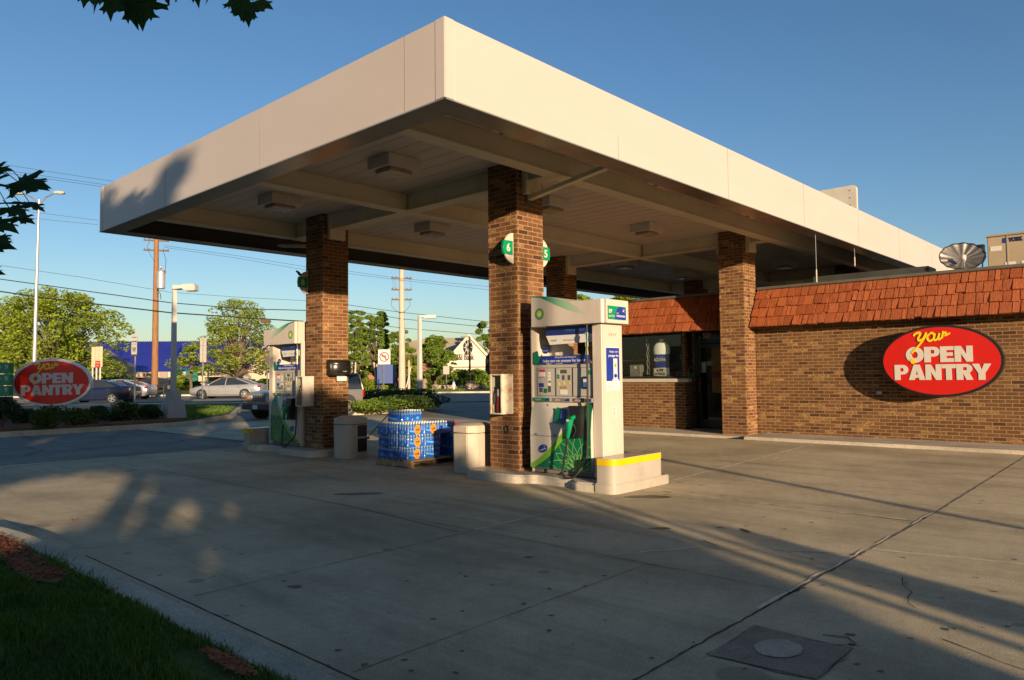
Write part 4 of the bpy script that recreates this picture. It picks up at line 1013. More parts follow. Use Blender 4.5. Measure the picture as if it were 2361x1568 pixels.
        if k==2:
            put('number',GREENL,(.27,.31,1.49,1.55))
            b=MB(); bx(b,X0-.015,X0-.002,a0+.17,a0+.27,1.30,1.465); q=b.build('screen_frame',BLACK,p,bevel=.006); b=MB(); bx(b,X0-.0175,X0-.0155,a0+.185,a0+.255,1.325,1.44); b.build('screen',LBLUE,q); b=MB(); bx(b,X0-.0195,X0-.018,a0+.19,a0+.25,1.39,1.43); b.build('screen_art',PAPER,q)
    T_=T0
    b=MB(); bx(b,xf,xb,-.58,-.555,.13,2.2); b.build('side_panel',WHITE,t,bevel=.004)
    T_=TH
    b=MB(); P=[(-.554,1.64),(-.554,2.2),(-.34,2.2),(-.34,2.08),(-.25,1.93),(-.12,1.86),(-.12,1.645)]
    vs=[(x,T_(a),z) for x in(xb-.09,xb-.06) for a,z in P]; n=len(P)
    b.add(vs,[tuple(range(n)),tuple(range(2*n-1,n-1,-1))]+[(i,n+i,n+(i+1)%n,(i+1)%n) for i in range(n)]); b.build('shroud',WHITE,t)
    T_=T0
    b=MB(); bx(b,xf,xb,.50,.665,.13,2.2); ec=b.build('end_column',WHITE,t,bevel=.012,seg=3)
    b=MB(); bx(b,xf+.02,xb-.02,.502,.508,.13,2.2); b.build('column_seam',BLACK,ec)
    T_=TH
    b=MB(); bx(b,xb-.093,xb-.091,-.50,-.38,1.78,1.97); b.build('notice',PAPER,t); b=MB(); bx(b,xb-.096,xb-.0935,-.50,-.38,1.97,1.99); b.build('notice_header',GREENL,t)
    # top banners
    MX=lambda x,a,z: frame((x,T_(a),z),RX)
    b=MB(); bx(b,xf+.06,xf+.08,-.34,.485,2.04,2.16); bb=b.build('top_banner',mat('navy banner',(.012,.03,.20),.35,0,.05,5),t); text('lettering','helps protect and',MX(xf+.058,.22,2.10),.055,LBLUE,bb,width=.42,depth=.0005)
    b=MB(); P=[(-.34,2.038),(.485,2.038),(.485,1.93),(-.27,1.91)]
    if True:
        vs=[(x,T_(a),z) for x in(xf+.058,xf+.064) for a,z in P]; b.add(vs,[(0,1,2,3),(7,6,5,4),(0,4,5,1),(1,5,6,2),(2,6,7,3),(3,7,4,0)])
    wb=b.build('hanging_banner',PAPER,t); text('lettering','new!',MX(xf+.057,-.2,1.975),.06,GREENL,wb,depth=.0005); text('lettering','with Invigorate',MX(xf+.057,.07,1.965),.035,GRAYL,wb,depth=.0005)
    b=MB(); bx(b,xf+.0,xf+.012,-.50,.45,1.645,1.755); fb=b.build('front_banner',BLUE,t); text('lettering','helps cars run younger for longer',MX(xf-.001,.02,1.68),.055,WLET,fb,width=.74,depth=.0005,bold=.001); text('lettering','BP gasoline with Invigorate',MX(xf-.001,.05,1.73),.03,WLET,fb,width=.36,depth=.0005)
    b=MB(); b.prism(ell(.06,.045,24),0,.006,0,MX(xf-.004,-.30,1.83)); ov=b.build('oval_tag',BLUE,fb); text('lettering','Invigorate',MX(xf-.011,-.30,1.825),.025,WLET,ov,width=.09,depth=.0004)
    b=MB(); b.prism([(-.10,-.09),(-.02,-.09),(.0,-.05),(.06,.02),(.055,.04),(.01,.0),(-.02,.03),(-.03,.075),(-.07,.085),(-.10,.06),(-.09,.0)],0,.006,0,MX(xf-.004,-.42,1.74)); b.build('cutout_card',GREENL,fb)
    T_=T0
    # valance
    def val(b):
        A0,A1=-.53,.77; xa,xz=xf-.09,XB+.05
        top=[]
        for i in range(25):
            s=i/24; a=A0+(A1-A0)*s
            z=2.475+.125*math.cos(PI/2*min(1,max(0,(s-.05))/.50)) if s<.55 else 2.475
            top.append((a,z))
        outline=[(xf-.085,A0)]
        n=len(top)
        R_=.06
        # ring of points per station (bottom-front, top-front, top-back, bottom-back)
        vs=[]
        for i,(a,z) in enumerate(top):
            vs+=[(xa,T_(a),2.165),(xa,T_(a),z),(xz,T_(a),z),(xz,T_(a),2.165)]
        fs=[]
        for i in range(n-1):
            for j in range(4): fs.append((4*i+j,4*i+(j+1)%4,4*i+4+(j+1)%4,4*i+4+j))
        fs+=[(3,2,1,0),(4*n-4,4*n-3,4*n-2,4*n-1)]
        b.add(vs,fs); return top,xa
    b=MB(); top,xa=val(b)
    va=b.build('valance',WHITE,t)
    bm=bmesh.new(); bm.from_mesh(va.data); bmesh.ops.recalc_face_normals(bm,faces=bm.faces)
    ed=[e for e in bm.edges if len(e.link_faces)==2 and e.calc_face_angle(0)>R(60) and abs((e.verts[0].co-e.verts[1].co).normalized().z)>.9]
    bmesh.ops.bevel(bm,geom=ed,offset=.05,segments=5,affect='EDGES')
    bm.to_mesh(va.data); bm.free(); va.data.polygons.foreach_set('use_smooth',[True]*len(va.data.polygons)); va.data.set_sharp_from_angle(angle=R(35))
    # green swoosh on the valance fading towards the end
    def gm():
        if 'swoosh'+str(m_) in MATS: return MATS['swoosh'+str(m_)]
        m,tt,ns,ls,bs=nt('swoosh green fade'); tc=ns.new('ShaderNodeTexCoord'); sp=ns.new('ShaderNodeSeparateXYZ'); ls.new(tc.outputs['Generated'],sp.inputs[0])
        v=sp.outputs[1]
        c=ramp(ns,ls,v,[(0,(.43,.39,.34)),(.35,(.22,.36,.24)),(.75,(.01,.19,.10)),(1,(.0,.15,.08))] if m_>0 else [(0,(.0,.15,.08)),(.25,(.01,.19,.10)),(.65,(.22,.36,.24)),(1,(.43,.39,.34))])
        ls.new(c,bs.inputs['Base Color']); bs.inputs['Roughness'].default_value=.4; MATS['swoosh'+str(m_)]=m; return m
    b=MB(); vs=[]; A0,A1=-.47,.50
    def lerpt(T,a):
        for (a0,v0),(a1,v1) in zip(T,T[1:]):
            if a<=a1: return v0+(v1-v0)*(a-a0)/(a1-a0)
        return T[-1][1]
    for i in range(31):
        s=i/30; a=A0+(A1-A0)*s
        sg=(a+.53)/1.30
        LO=[(-.47,2.585),(-.31,2.565),(-.13,2.49),(.03,2.42),(.24,2.345),(.50,2.275)]; UP=[(-.47,2.60),(-.1,2.60),(.10,2.52),(.29,2.42),(.50,2.29)]
        zt=2.475+.125*math.cos(PI/2*min(1,max(0,(sg-.05))/.50)) if sg<.55 else 2.475
        lo=lerpt(LO,a); hi=min(zt-.002,lerpt(UP,a)); lo=min(lo,hi-.001)
        hi=max(hi,lo+.0005)
        vs+=[(xa-.0015,T_(a),lo),(xa-.0015,T_(a),hi)]
    b.add(vs,[(2*i,2*i+1,2*i+3,2*i+2) for i in range(30)]); b.build('green_swoosh',gm(),va)
    # sunburst emblem
    ca_,cz_=-.33,2.34
    for nm,r0,r1,mt,o in(('sunburst',.088,.074,GREENL,.001),('sunburst',.066,.055,LIME,.0017),('sunburst',.048,.037,YEL,.0024),('sunburst',.024,.018,PAPER,.0031)):
        b=MB(); P=[]
        for i in range(36): rr=r0 if i%2==0 else r1; P.append((rr*math.cos(i*PI/18),rr*math.sin(i*PI/18)))
        b.prism(P,0,.0006,0,MX(xa-o,ca_,cz_)); b.build(nm,mt,va)
    # end face sign
    EY=T_(.77); ey=EY-m_*.002
    right=(1,0,0) if m_>0 else (-1,0,0)
    b=MB(); ME=frame((XF+.20,ey,2.30),right); b.prism([(-.21,-.09),(.21,-.09),(.21,.09),(-.21,.09)],0,.0015,0,ME); es=b.build('end_sign',GREENL,va)
    b=MB(); P=[(-.03+.25*math.cos(PI-PI/2*i/12)+.06+.15-.18,-.085+.17*math.sin(PI/2*i/12)) for i in range(13)]; P=[(-.05,-.085)]+[(-.05+.12*(i/12)**1.6*1.0,-.085+.17*math.sin(PI/2*i/12)) for i in range(1,13)]+[(.15,.082),(.205,.05),(.205,-.07),(.19,-.085)]
    b.prism(P,.002,.003,0,ME); b.build('blue_field',BLUE,es)
    text('lettering','BP',ME@Matrix.Translation((-.15,.02,.004)),.07,WLET,es,depth=.0006,bold=.002); text('lettering','gasoline',ME@Matrix.Translation((-.125,-.045,.004)),.04,WLET,es,width=.14,depth=.0006)
    text('lettering','Invigorate',ME@Matrix.Translation((.085,-.04,.004)),.05,WLET,es,width=.19,depth=.0006,bold=.001); text('lettering','with',ME@Matrix.Translation((.01,.0,.004)),.03,WLET,es,depth=.0006)
    b=MB(); star(b,ME@Matrix.Translation((.15,.035,.004)),.035); b.build('star',WLET,es)
    # end column face
    ey2=T_(.665)-m_*.0015; MC=lambda x,z: frame((x+.15 if m_>0 else x+.15,ey2,z),right)
    text('lettering','SELF',MC(8.02,2.02),.05,mat('gold letters',(.16,.11,.03),.5,0,.05,5),ec,width=.17,depth=.0006,spacing=1.4)
    b=MB(); b.prism([(-.16,-.29),(.16,-.29),(.16,.29),(-.16,.29)],0,.002,0,MC(8.015,1.56)); ad=b.build('advert',PAPER,ec)
    b=MB(); b.prism([(-.152,-.16),(.152,-.16),(.152,.282),(-.152,.282)],.0022,.003,0,MC(8.015,1.56)); b.build('advert_blue',BLUE,ad)
    text('lettering','helps cars',MC(8.04,1.79)@Matrix.Translation((0,0,.0035)),.045,WLET,ad,width=.20,depth=.0005); text('lettering','younger for',MC(8.03,1.735)@Matrix.Translation((0,0,.0035)),.045,WLET,ad,width=.24,depth=.0005,bold=.001)
    b=MB(); b.prism([(-.07,-.14),(.07,-.14),(.07,-.115),(.045,-.115),(.045,.16),(-.045,.16),(-.045,-.115),(-.07,-.115)],.0035,.0045,0,MC(8.07,1.54)); b.build('advert_pump',PAPER,ad)
    b=MB(); P=[((.03 if i%2==0 else .024)*math.cos(i*PI/12),(.03 if i%2==0 else .024)*math.sin(i*PI/12)) for i in range(24)]; b.prism(P,.005,.0056,0,MC(8.07,1.61)); b.build('advert_emblem',LIME,ad)
    b=MB(); b.prism(ell(.036,.028,20),.005,.0056,0,MC(8.07,1.47)); b.build('advert_oval',BLUE,ad)
    text('lettering','new!',MC(7.94,1.33)@Matrix.Translation((0,0,.0025)),.04,LIME,ad,depth=.0005)
    b=MB(); b.prism([(-.05,-.075),(.05,-.075),(.05,.075),(-.05,.075)],0,.001,0,MC(8.03,.99)); pl=b.build('unleaded_plate',PAPER,ec)
    b=MB()
    for z in(.05,.025,-.005,-.03,-.055): b.prism([(-.035,z-.004),(.035,z-.004),(.035,z+.004),(-.035,z+.004)],.0012,.0018,0,MC(8.03,.99))
    b.build('plate_text',DKTXT,pl)
    T_=TH
    # nozzle boot, nozzle, hose
    na=.30
    b=MB(); bx(b,xf-.15,xf-.0,na-.08,na+.10,.66,1.06); bx(b,xf-.155,xf-.02,na-.10,na+.12,1.04,1.075); bt=b.build('nozzle_boot',BLACK,t,bevel=.008)
    b=MB(); nx=xf-.21
    b.tube([(nx,T_(na-.02),.90),(nx-.01,T_(na-.025),.83),(nx-.015,T_(na-.03),.76),(nx-.012,T_(na-.055),.66)],[.05,.045,.032,.024],10); b.tube([(nx,T_(na-.01),.90),(nx+.10,T_(na+.01),.95)],[.035,.02],8)
    no=b.build('nozzle',GREENL,t,smooth=True)
    b=MB(); b.tube([(nx-.012,T_(na-.055),.665),(nx-.012,T_(na-.065),.60),(nx-.012,T_(na-.07),.57)],[.022,.020,.017],8); b.build('nozzle_collar',CHROME,no,smooth=True)
    b=MB(); b.tube([(nx+.02,T_(na+.02),.84),(nx+.05,T_(na+.035),.76),(nx+.03,T_(na+.0),.66)],.009,6); b.build('trigger',BLACK,no,smooth=True)
    b=MB(); b.prism(ell(.022,.018,16),0,.002,0,frame((nx-.052,T_(na-.02),.89),RX)); b.build('nozzle_badge',PAPER,no)
    hx=xf-.10
    H_=[(nx-.012,T_(na-.07),.58),(nx-.01,T_(na-.09),.50),(nx,T_(na-.13),.36),(nx+.01,T_(na-.16),.24),(nx,T_(na-.145),.16),(nx-.01,T_(na-.08),.128),(nx,T_(na+.02),.145),(nx+.02,T_(na+.10),.22),(hx,T_(na+.145),.34),(hx+.02,T_(na+.165),.6),(hx+.03,T_(na+.17),1.2),(hx+.04,T_(na+.165),1.75)]
    S=[]
    PV=[Vector(p) for p in H_]
    for i in range(len(PV)-1):
        p0=PV[max(i-1,0)];p1=PV[i];p2=PV[i+1];p3=PV[min(i+2,len(PV)-1)]
        for k in range(6):
            q=k/6; S.append(.5*((2*p1)+(-p0+p2)*q+(2*p0-5*p1+4*p2-p3)*q*q+(-p0+3*p1-3*p2+p3)*q**3))
    S.append(PV[-1])
    b=MB(); b.tube(S,.014,8); b.build('hose',RUBBER,t,smooth=True)
    b=MB(); p=PV[-1]
    for k,(z0,z1,r) in enumerate(((1.75,1.80,.020),(1.80,1.84,.016),(1.86,1.93,.022),(1.95,2.0,.018),(2.0,2.05,.022))): b.tube([(p.x,p.y,z0),(p.x,p.y,z1)],r,8)
    b.tube([(p.x,p.y,1.83),(p.x,p.y,1.96)],.012,8); b.build('hose_fitting',CHROME,t)
    b=MB(); b.tube([(p.x,p.y,2.05),(p.x,p.y,2.165)],.014,8); b.build('hose_upper',RUBBER,t)
    # flyer holder
    b=MB(); M1=Mf(-.03,.93,.03)@Matrix.Rotation(R(-8),4,'Z'); b.prism([(-.14,-.12),(.10,-.12),(.13,.10),(-.02,.12)],0,.004,0,M1); fh=b.build('flyer_holder',CLEAR,t)
    b=MB(); b.prism([(-.09,-.10),(-.01,-.10),(.0,.11),(-.06,.11)],-.006,-.003,0,M1); b.build('flyer',GREENL,fh); b=MB(); b.prism([(.01,-.10),(.09,-.10),(.11,.11),(.03,.11)],-.006,-.003,0,M1); b.build('flyer',LBLUE,fh)
    b=MB(); b.prism([(-.05,.03),(.05,.03),(.05,-.03),(-.05,-.03)],0,.002,0,Mf(.19,.87,.004)); b.build('blue_sticker',BLUE,lower)
    return t
pump(6.38,1,'green and white fuel pump nearest the camera, beside the yellow-banded barrier')
pump(13.58,-1,'farther green and white fuel pump, left of the back brick column')

# ---- things on the columns
def mirrory(m_): return (lambda y: y) if m_>0 else (lambda y: 20.1-y)
RUSTW=mat('rusty white enamel',(.70,.62,.50),.5,0,.08,22,dirt=(.38,.15,.04),dirtamt=1.0)
def ext_cabinet(m_,label,mt):
    Y=mirrory(m_); 
    y0,y1=(7.31,7.56) if m_>0 else (12.33,12.62)
    if m_<0: y0,y1=12.30,12.44
    x0,x1=7.70,7.952; z0,z1=.93,1.51
    if m_<0: x0,x1=7.954+.002,7.954+.0
    t=thing('extinguisher_cabinet',label,'fire extinguisher cabinet',((x0+x1)/2,(y0+y1)/2,z0))
    return t,y0,y1
t=thing('extinguisher_cabinet','rusty white extinguisher cabinet on the nearest brick column','extinguisher cabinet',(7.83,7.43,.93),group='fire extinguisher cabinets')
def cabinet(t,x0,x1,y0,y1,z0,z1,mt):
    b=MB(); w=.012
    b.box(x1-w,x1,y0,y1,z0,z1); b.box(x0,x1-w,y0,y0+w,z0,z1); b.box(x0,x1-w,y1-w,y1,z0,z1); b.box(x0,x1-w,y0+w,y1-w,z0,z0+w);b.box(x0,x1-w,y0+w,y1-w,z1-w,z1)
    b.box(x0-.003,x0+.01,y0+.0,y0+.015,z0,z1);b.box(x0-.003,x0+.01,y1-.03,y1,z0,z1);b.box(x0-.003,x0+.01,y0+.015,y1-.03,z0,z0+.02);b.box(x0-.003,x0+.01,y0+.015,y1-.03,z1-.02,z1)
    b.build('box',mt,t,bevel=.003,seg=1)
    b=MB(); b.box(x0+.002,x0+.005,y0+.015,y1-.03,z0+.02,z1-.02); b.build('glass_front',CLEAR,t)
    yc=(y0+y1)/2-.01; xc=x0+.085
    b=MB(); b.lathe([(.03,0),(.055,.01),(.057,.28),(.045,.32),(.02,.345),(.02,.36)],14,(xc,yc,z0+.02)); e=b.build('extinguisher',REDX,t,smooth=True)
    b=MB(); b.box(xc-.06,xc+.02,yc-.015,yc+.015,z0+.38,z0+.41); b.tube([(xc-.03,yc+.03,z0+.38),(xc-.05,yc+.06,z0+.3),(xc-.05,yc+.065,z0+.15)],.010,6); b.build('valve',BLACK,e)
    b=MB(); b.box(xc-.062,xc-.06,yc-.03,yc+.0,z0+.26,z0+.36); b.build('tag',PAPER,e)
cabinet(t,7.70,7.952,7.325,7.555,.93,1.51,RUSTW)
t=thing('extinguisher_cabinet','clean white extinguisher cabinet beside the farther pump','extinguisher cabinet',(7.83,12.6,.93),group='fire extinguisher cabinets')
cabinet(t,7.70,7.952,12.58,12.82,.93,1.51,WHITE)
# towel dispensers on the inner faces
for m_,y0,y1,lab in((1,7.814,7.99,'black towel dispenser on the far side of the nearest column'),(-1,12.11,12.286,'black paper towel dispenser facing out on the farther brick column')):
    t=thing('towel_dispenser',lab,'towel dispenser',(8.26,(y0+y1)/2,1.5),group='towel dispensers on the columns')
    b=MB(); 
    P=[(y0,1.56),(y0+(.0),1.74),(y0+.03,1.81),(y1,1.83),(y1,1.52),(y0+.05,1.50)] if m_<0 else [(y0,1.52),(y0,1.83),(y1-.03,1.81),(y1,1.74),(y1,1.56),(y1-.05,1.50)]
    n=6; vs=[(x,y,z) for x in(8.03,8.49) for y,z in P]; b.add(vs,[tuple(range(n)),tuple(range(2*n-1,n-1,-1))]+[(i,n+i,n+(i+1)%n,(i+1)%n) for i in range(n)])
    o=b.build('case',BLACK,t)
    bm=bmesh.new(); bm.from_mesh(o.data); bmesh.ops.recalc_face_normals(bm,faces=bm.faces); bmesh.ops.bevel(bm,geom=bm.edges[:],offset=.018,segments=3,affect='EDGES'); bm.to_mesh(o.data); bm.free(); o.data.polygons.foreach_set('use_smooth',[True]*len(o.data.polygons))
    if m_<0:
        b=MB(); b.box(8.2,8.42,y0+.06,y0+.066,1.41,1.50); b.build('paper_sheet',PAPER,t)
        text('lettering','towels',frame((8.34,y0-.001,1.6),RY),.03,WLET,t,depth=.001)
# number signs
def flag(x0,dirx,y,zc,digit,label,back=False):
    t=thing('number_sign',label,'number sign',(x0,y,zc),group='pump number signs')
    b=MB(); 
    P=[(dirx*.0,-.225)]+[(dirx*.20*math.cos(a),.225*math.sin(a)) for a in [(-PI/2+PI*i/24) for i in range(25)]]+[(0,.225)]
    M=frame((x0+dirx*.004,y,zc),RY); b.prism(P if dirx>0 else P[::-1],-.012,.012,0,M); b.build('half_disc',WHITE,t)
    b=MB(); b.prism([(dirx*.02,-.105),(dirx*.21,-.10),(dirx*.225,0),(dirx*.21,.10),(dirx*.02,.105)] if dirx>0 else [(dirx*.02,.105),(dirx*.21,.10),(dirx*.225,0),(dirx*.21,-.10),(dirx*.02,-.105)],-.022,.022,0,M); g=b.build('number_plate',GREENL,t,bevel=.003,seg=1)
    text('digit',digit,M@Matrix.Translation((dirx*.12,0,.0225)),.16,WLET,g,width=.075,depth=.002,bold=.004)
    return t
flag(7.952,-1,7.30,3.35,'6','green number 6 plate on a white half disc, left side of the nearest column')
flag(8.548,1,7.30,3.35,'5','green number 5 plate on a white half disc, right side of the nearest column')
flag(7.952,-1,12.80,3.35,'8','green number 8 plate on the shaded farther column, with a bird on it')
# bird
t=thing('bird','small dark bird perched on the number 8 sign','bird',(7.76,12.8,3.455))
bd=bpy.data.meshes.new('body'); 
b=MB()
Mb=Matrix.Translation((7.755,12.8,3.455))
prof=[(-.11,.008,.035),(-.07,.010,.04),(-.04,.022,.045),(-.01,.033,.055),(.015,.032,.07),(.035,.022,.085),(.05,.022,.098),(.065,.016,.10),(.073,.006,.098),(.09,.001,.095)]
vs=[];n=10
for (x,r,z) in prof:
    for j in range(n): a=2*PI*j/n; vs.append(Mb@Vector((-x*.9,r*math.cos(a),z+r*1.1*math.sin(a))))
k=len(prof); b.add(vs,[(i*n+j,i*n+(j+1)%n,(i+1)*n+(j+1)%n,(i+1)*n+j) for i in range(k-1) for j in range(n)]+[tuple(range(n)),tuple((k-1)*n+j for j in reversed(range(n)))])
b.tube([(7.757,12.79,3.45),(7.757,12.79,3.48)],.003,4);b.tube([(7.757,12.81,3.45),(7.757,12.81,3.48)],.003,4)
b.build('body',mat('bird feathers',(.06,.07,.07),.7,0,.3,30),t,smooth=True)
# wall hole ring on column
t=thing('rubber_loop','small black rubber loop hanging on the nearest column under the cabinet','loop',(7.95,7.45,.7)); b=MB(); b.tube([(7.94,7.45+.035*math.cos(a)*(1+.2*math.sin(3*a)),.70+.055*math.sin(a)) for a in [i*2*PI/16 for i in range(17)]],.009,6,caps=False); b.build('ring',RUBBER,t,smooth=True)
# ---- bins
def bin_(x0,x1,y0,y1,h,label,wash,m_):
    t=thing('trash_bin',label,'trash bin',((x0+x1)/2,(y0+y1)/2,0),group='tan trash bins beside the columns')
    c=.11; P=[(x0+c,y0),(x1-c,y0),(x1,y0+c),(x1,y1-c),(x1-c,y1),(x0+c,y1),(x0,y1-c),(x0,y0+c)]
    P=[(x0+.02,y0),(x1-c,y0),(x1,y0+c),(x1,y1-c),(x1-c,y1),(x0+.02,y1)] if False else P
    cx,cy=(x0+x1)/2,(y0+y1)/2
    tap=lambda k:[(cx+(x-cx)*k,cy+(y-cy)*k) for x,y in P]
    b=MB(); lo=tap(.97);hi=tap(1.0); n=8
    b.add([(x,y,.0) for x,y in lo]+[(x,y,h*.80) for x,y in hi],[tuple(range(n-1,-1,-1)),tuple(range(n,2*n))]+[(i,(i+1)%n,n+(i+1)%n,n+i) for i in range(n)]); bo=b.build('bin_body',TAN,t,bevel=.012)
    b=MB(); P2=tap(1.01); P3=tap(.99);P4=tap(.62)
    b.add([(x,y,h*.815) for x,y in P2]+[(x,y,h*.95) for x,y in P3]+[(x,y,h) for x,y in P4],[tuple(range(n-1,-1,-1)),tuple(range(2*n,3*n))]+[(r*n+i,r*n+(i+1)%n,(r+1)*n+(i+1)%n,(r+1)*n+i) for r in range(2) for i in range(n)]); li=b.build('lid',TAN,t,bevel=.010)
    b=MB(); b.prism(tap(.98),h*.80,h*.815); b.build('seam_gap',DARKIN,t)
    if wash:
        b=MB(); b.box(x1-.30,x1-.10,y0-.004,y0+.0,.12,.36);b.box(x1-.30,x1-.10,y0-.004,y0,.40,.60); b.build('washer_opening',BLACK,t)
    return t
bin_(7.82,8.36,11.30,11.82,.77,'tan bin with dark side openings beside the farther column',True,-1)
bin_(7.78,8.34,8.02,8.54,.765,'plain tan bin beside the nearest column',False,1)
t=thing('squeegee','red-handled window squeegee leaning out of the farther tan bin','squeegee',(8.4,11.4,.6)); b=MB(); b.tube([(8.30,11.34,.36),(8.62,11.12,.78)],[.008,.011],8); b.build('handle',mat('dark red handle',(.22,.03,.02),.4,0,.1,6),t); b=MB(); b.box(-.07,.07,-.015,.015,-.02,.02,0,Matrix.Translation((8.30,11.34,.35))@Matrix.Rotation(R(30),4,'Z')); b.build('blade_head',BLACK,t)
t=thing('squeegee','bright red-tipped squeegee leaning against the plain tan bin','squeegee',(8.1,8.9,.6)); b=MB(); b.tube([(8.12,8.55,.38),(8.12,8.62,.56),(8.12,8.65,.62)],[.009,.009,.01],8); b.build('shaft',BLACK,t); b=MB(); b.tube([(8.12,8.65,.62),(8.11,8.75,.76)],[.012,.012],8); b.build('handle',RED,t)
# ---- pallets and water packs
def pallet(x0,x1,y0,y1,rz,label):
    cx,cy=(x0+x1)/2,(y0+y1)/2; t=thing('pallet',label,'pallet',(cx,cy,0),group='wooden pallets'); M=Matrix.Translation((cx,cy,0))@Matrix.Rotation(rz,4,'Z'); w,l=(x1-x0)/2,(y1-y0)/2
    b=MB()
    for i in range(7): yy=-l+2*l*i/6.6; b.box(-w,w,yy,yy+2*l*.11,.105,.125,0,M)
    b.build('deck_boards',PALW,t)
    for xx in(-w,-.03,w-.06): 
        b=MB(); b.box(xx,xx+.06,-l,l,.02,.104,0,M); b.build('stringer',PALW,t)
    b=MB()
    for yy in(-l,-.05,l-.1): b.box(-w,w,yy,yy+.1,.001,.019,0,M)
    b.build('bottom_boards',PALW,t)
    return M
MP=pallet(7.70,8.78,9.38,10.28,R(2),'wooden pallet under the tall stack of bottled water')
MP2=pallet(8.80,9.62,9.18,10.06,R(-3),'wooden pallet under the shorter stack of bottled water')
WB=mat('bottle label blue',(.02,.13,.62),.3,0,.25,14)
WATER=mat('bottle plastic clear',(.12,.28,.58),.08,0,.25,25,spec=.8)
WCAP=mat('bottle caps',(.78,.78,.76),.4,0,.03,5)
FILM=glass_mat('shrink film',(.90,.93,.97),.16,.22,.015)
WB2=mat('bottle label light',(.12,.42,.90),.3,0,.3,10)
def pack_proto():
    t=thing('water_pack','pack','water pack',(0,0,0))
    b=MB(); L=MB(); C=MB(); L2=MB(); r=.0325
    for i in range(6):
        for j in range(4):
            x=(i-2.5)*.066; y=(j-1.5)*.066
            edge=i in(0,5) or j in(0,3)
            n=10 if edge else 6
            b.lathe([(r*.92,.0),(r,.01),(r,.055),(r*.96,.06)],n,(x,y,0))
            b.lathe([(r*.96,.135),(r,.14),(r,.16),(r*.6,.19),(.013,.205)],n,(x,y,0))
            L.lathe([(r*1.01,.06),(r*1.01,.135)],n,(x,y,0))
            C.lathe([(.015,.203),(.015,.220)],8,(x,y,0))
    b.build('bottles',WATER,t,smooth=True); L.build('bottle_labels',WB,t,smooth=True); C.build('bottle_caps',WCAP,t)
    f=MB(); P=rpoly([(-.200,-.134),(.200,-.134),(.200,.134),(-.200,.134)],[.035]*4,4)
    n=len(P); vs=[(x,y,.002) for x,y in P]+[(x,y,.155) for x,y in P]+[(x*.93,y*.9,.19) for x,y in P]
    f.add(vs,[(r_*n+i,r_*n+(i+1)%n,(r_+1)*n+(i+1)%n,(r_+1)*n+i) for r_ in range(2) for i in range(n)]); f.build('shrink_film',FILM,t)
    # printed bands on the film
    p=MB()
    def printed(pl,u0,u1,z0,z1,mi):
        pass
    for (s,xx) in((-1,0),(1,0)):
        P2=[(-.17,.02),(.17,.02),(.15,.075),(.10,.12),(-.02,.105),(-.17,.13)]
        M=frame((0,s*.1365,0),(1,0,0) if s<0 else (-1,0,0)); p.prism(P2,0,.0008,0,M)
        P3=[(-.165,.075),(.02,.05),(.1,.06),(.1,.075),(-.02,.085),(-.165,.11)]; p.prism(P3,.001,.0016,1,M)
    for s in(-1,1):
        M=frame((s*.2025,0,0),(0,-1,0) if s<0 else (0,1,0)); p.prism([(-.09,.03),(.09,.03),(.10,.07),(.05,.11),(-.05,.12),(-.10,.08)],0,.0008,0,M); p.prism(ell(.03,.028,16,0,.07),.001,.0016,1,M)
    p.build('film_print',[WB,WB2],t)
    return t
def add_price(pk,face,big=True):
    # round orange price label; face 'ly' = long side towards -Y, 'sx'...
    M=frame((0.02,-.139,.10),(1,0,0)) if face=='long' else frame((-.205,0,.10),(0,-1,0))
    b=MB(); w=wloc(pk); b.prism(ell(.07,.088,28),0,.0012,0,Matrix.Translation(w)@M); o=b.build('price_sticker',ORANGE,pk)
    text('price','4.99',Matrix.Translation(w)@M@Matrix.Translation((0,0,.0015)),.055,DKTXT,o,width=.10,depth=.0006,bold=.003)
    text('price_words','MUST GO',Matrix.Translation(w)@M@Matrix.Translation((0,.045,.0015)),.022,DKTXT,o,width=.07,depth=.0006)
    text('price_words','24 PACK',Matrix.Translation(w)@M@Matrix.Translation((0,-.045,.0015)),.020,DKTXT,o,width=.07,depth=.0006)
proto=pack_proto(); first=[True]
PH=.195
def place(x,y,z,rz,label):
    global proto
    if first[0]: o=proto; first[0]=False
    else:
        o=copy_tree(proto)
        for ch in list(o.children):
            if ch.name.startswith('price_sticker'):
                for g in list(ch.children): bpy.data.objects.remove(g)
                bpy.data.objects.remove(ch)
    o.location=(x,y,z); o.rotation_euler=(0,0,rz); o.scale=(.93,.93,.93); o['label']=label; o['group']='packs of bottled water stacked on the pallets'
    return o
tier=('bottom','second','third','top')
row=('near','middle','back')
packs=[]
sx,sy=.27,.27
# each tier: packs seen end-on across the -X face (3 in y) then long sides along -Y
rnd=random.Random(4)
for k in range(3):
    z=.127+PH*k
    # long side towards -Y: x positions
    for i,x in enumerate((7.87,8.245)):
        for j,y in enumerate((9.56,9.83,10.10)):
            jx,jy=rnd.uniform(-.014,.014),rnd.uniform(-.014,.014)
            lab='water pack in the %s tier of the tall stack, %s row, %s end'%(tier[k],row[j],('left' if i==0 else 'right'))
            packs.append((x+jx,y+jy,z,R(2)+rnd.uniform(-.04,.04),lab,(j==0),(k,i)))
packs.append((8.60,9.57,.127+PH*2+.0,R(4),'water pack jutting off the right side of the tall stack, third tier',True,(2,2)))
packs.append((7.98,9.98,.127+PH*3,R(-86),'water pack at the top of the tall stack, turned sideways, near side',False,(3,0)))
packs.append((8.22,10.0,.127+PH*3,R(-88),'water pack at the top of the tall stack, turned sideways, far side',False,(3,1)))
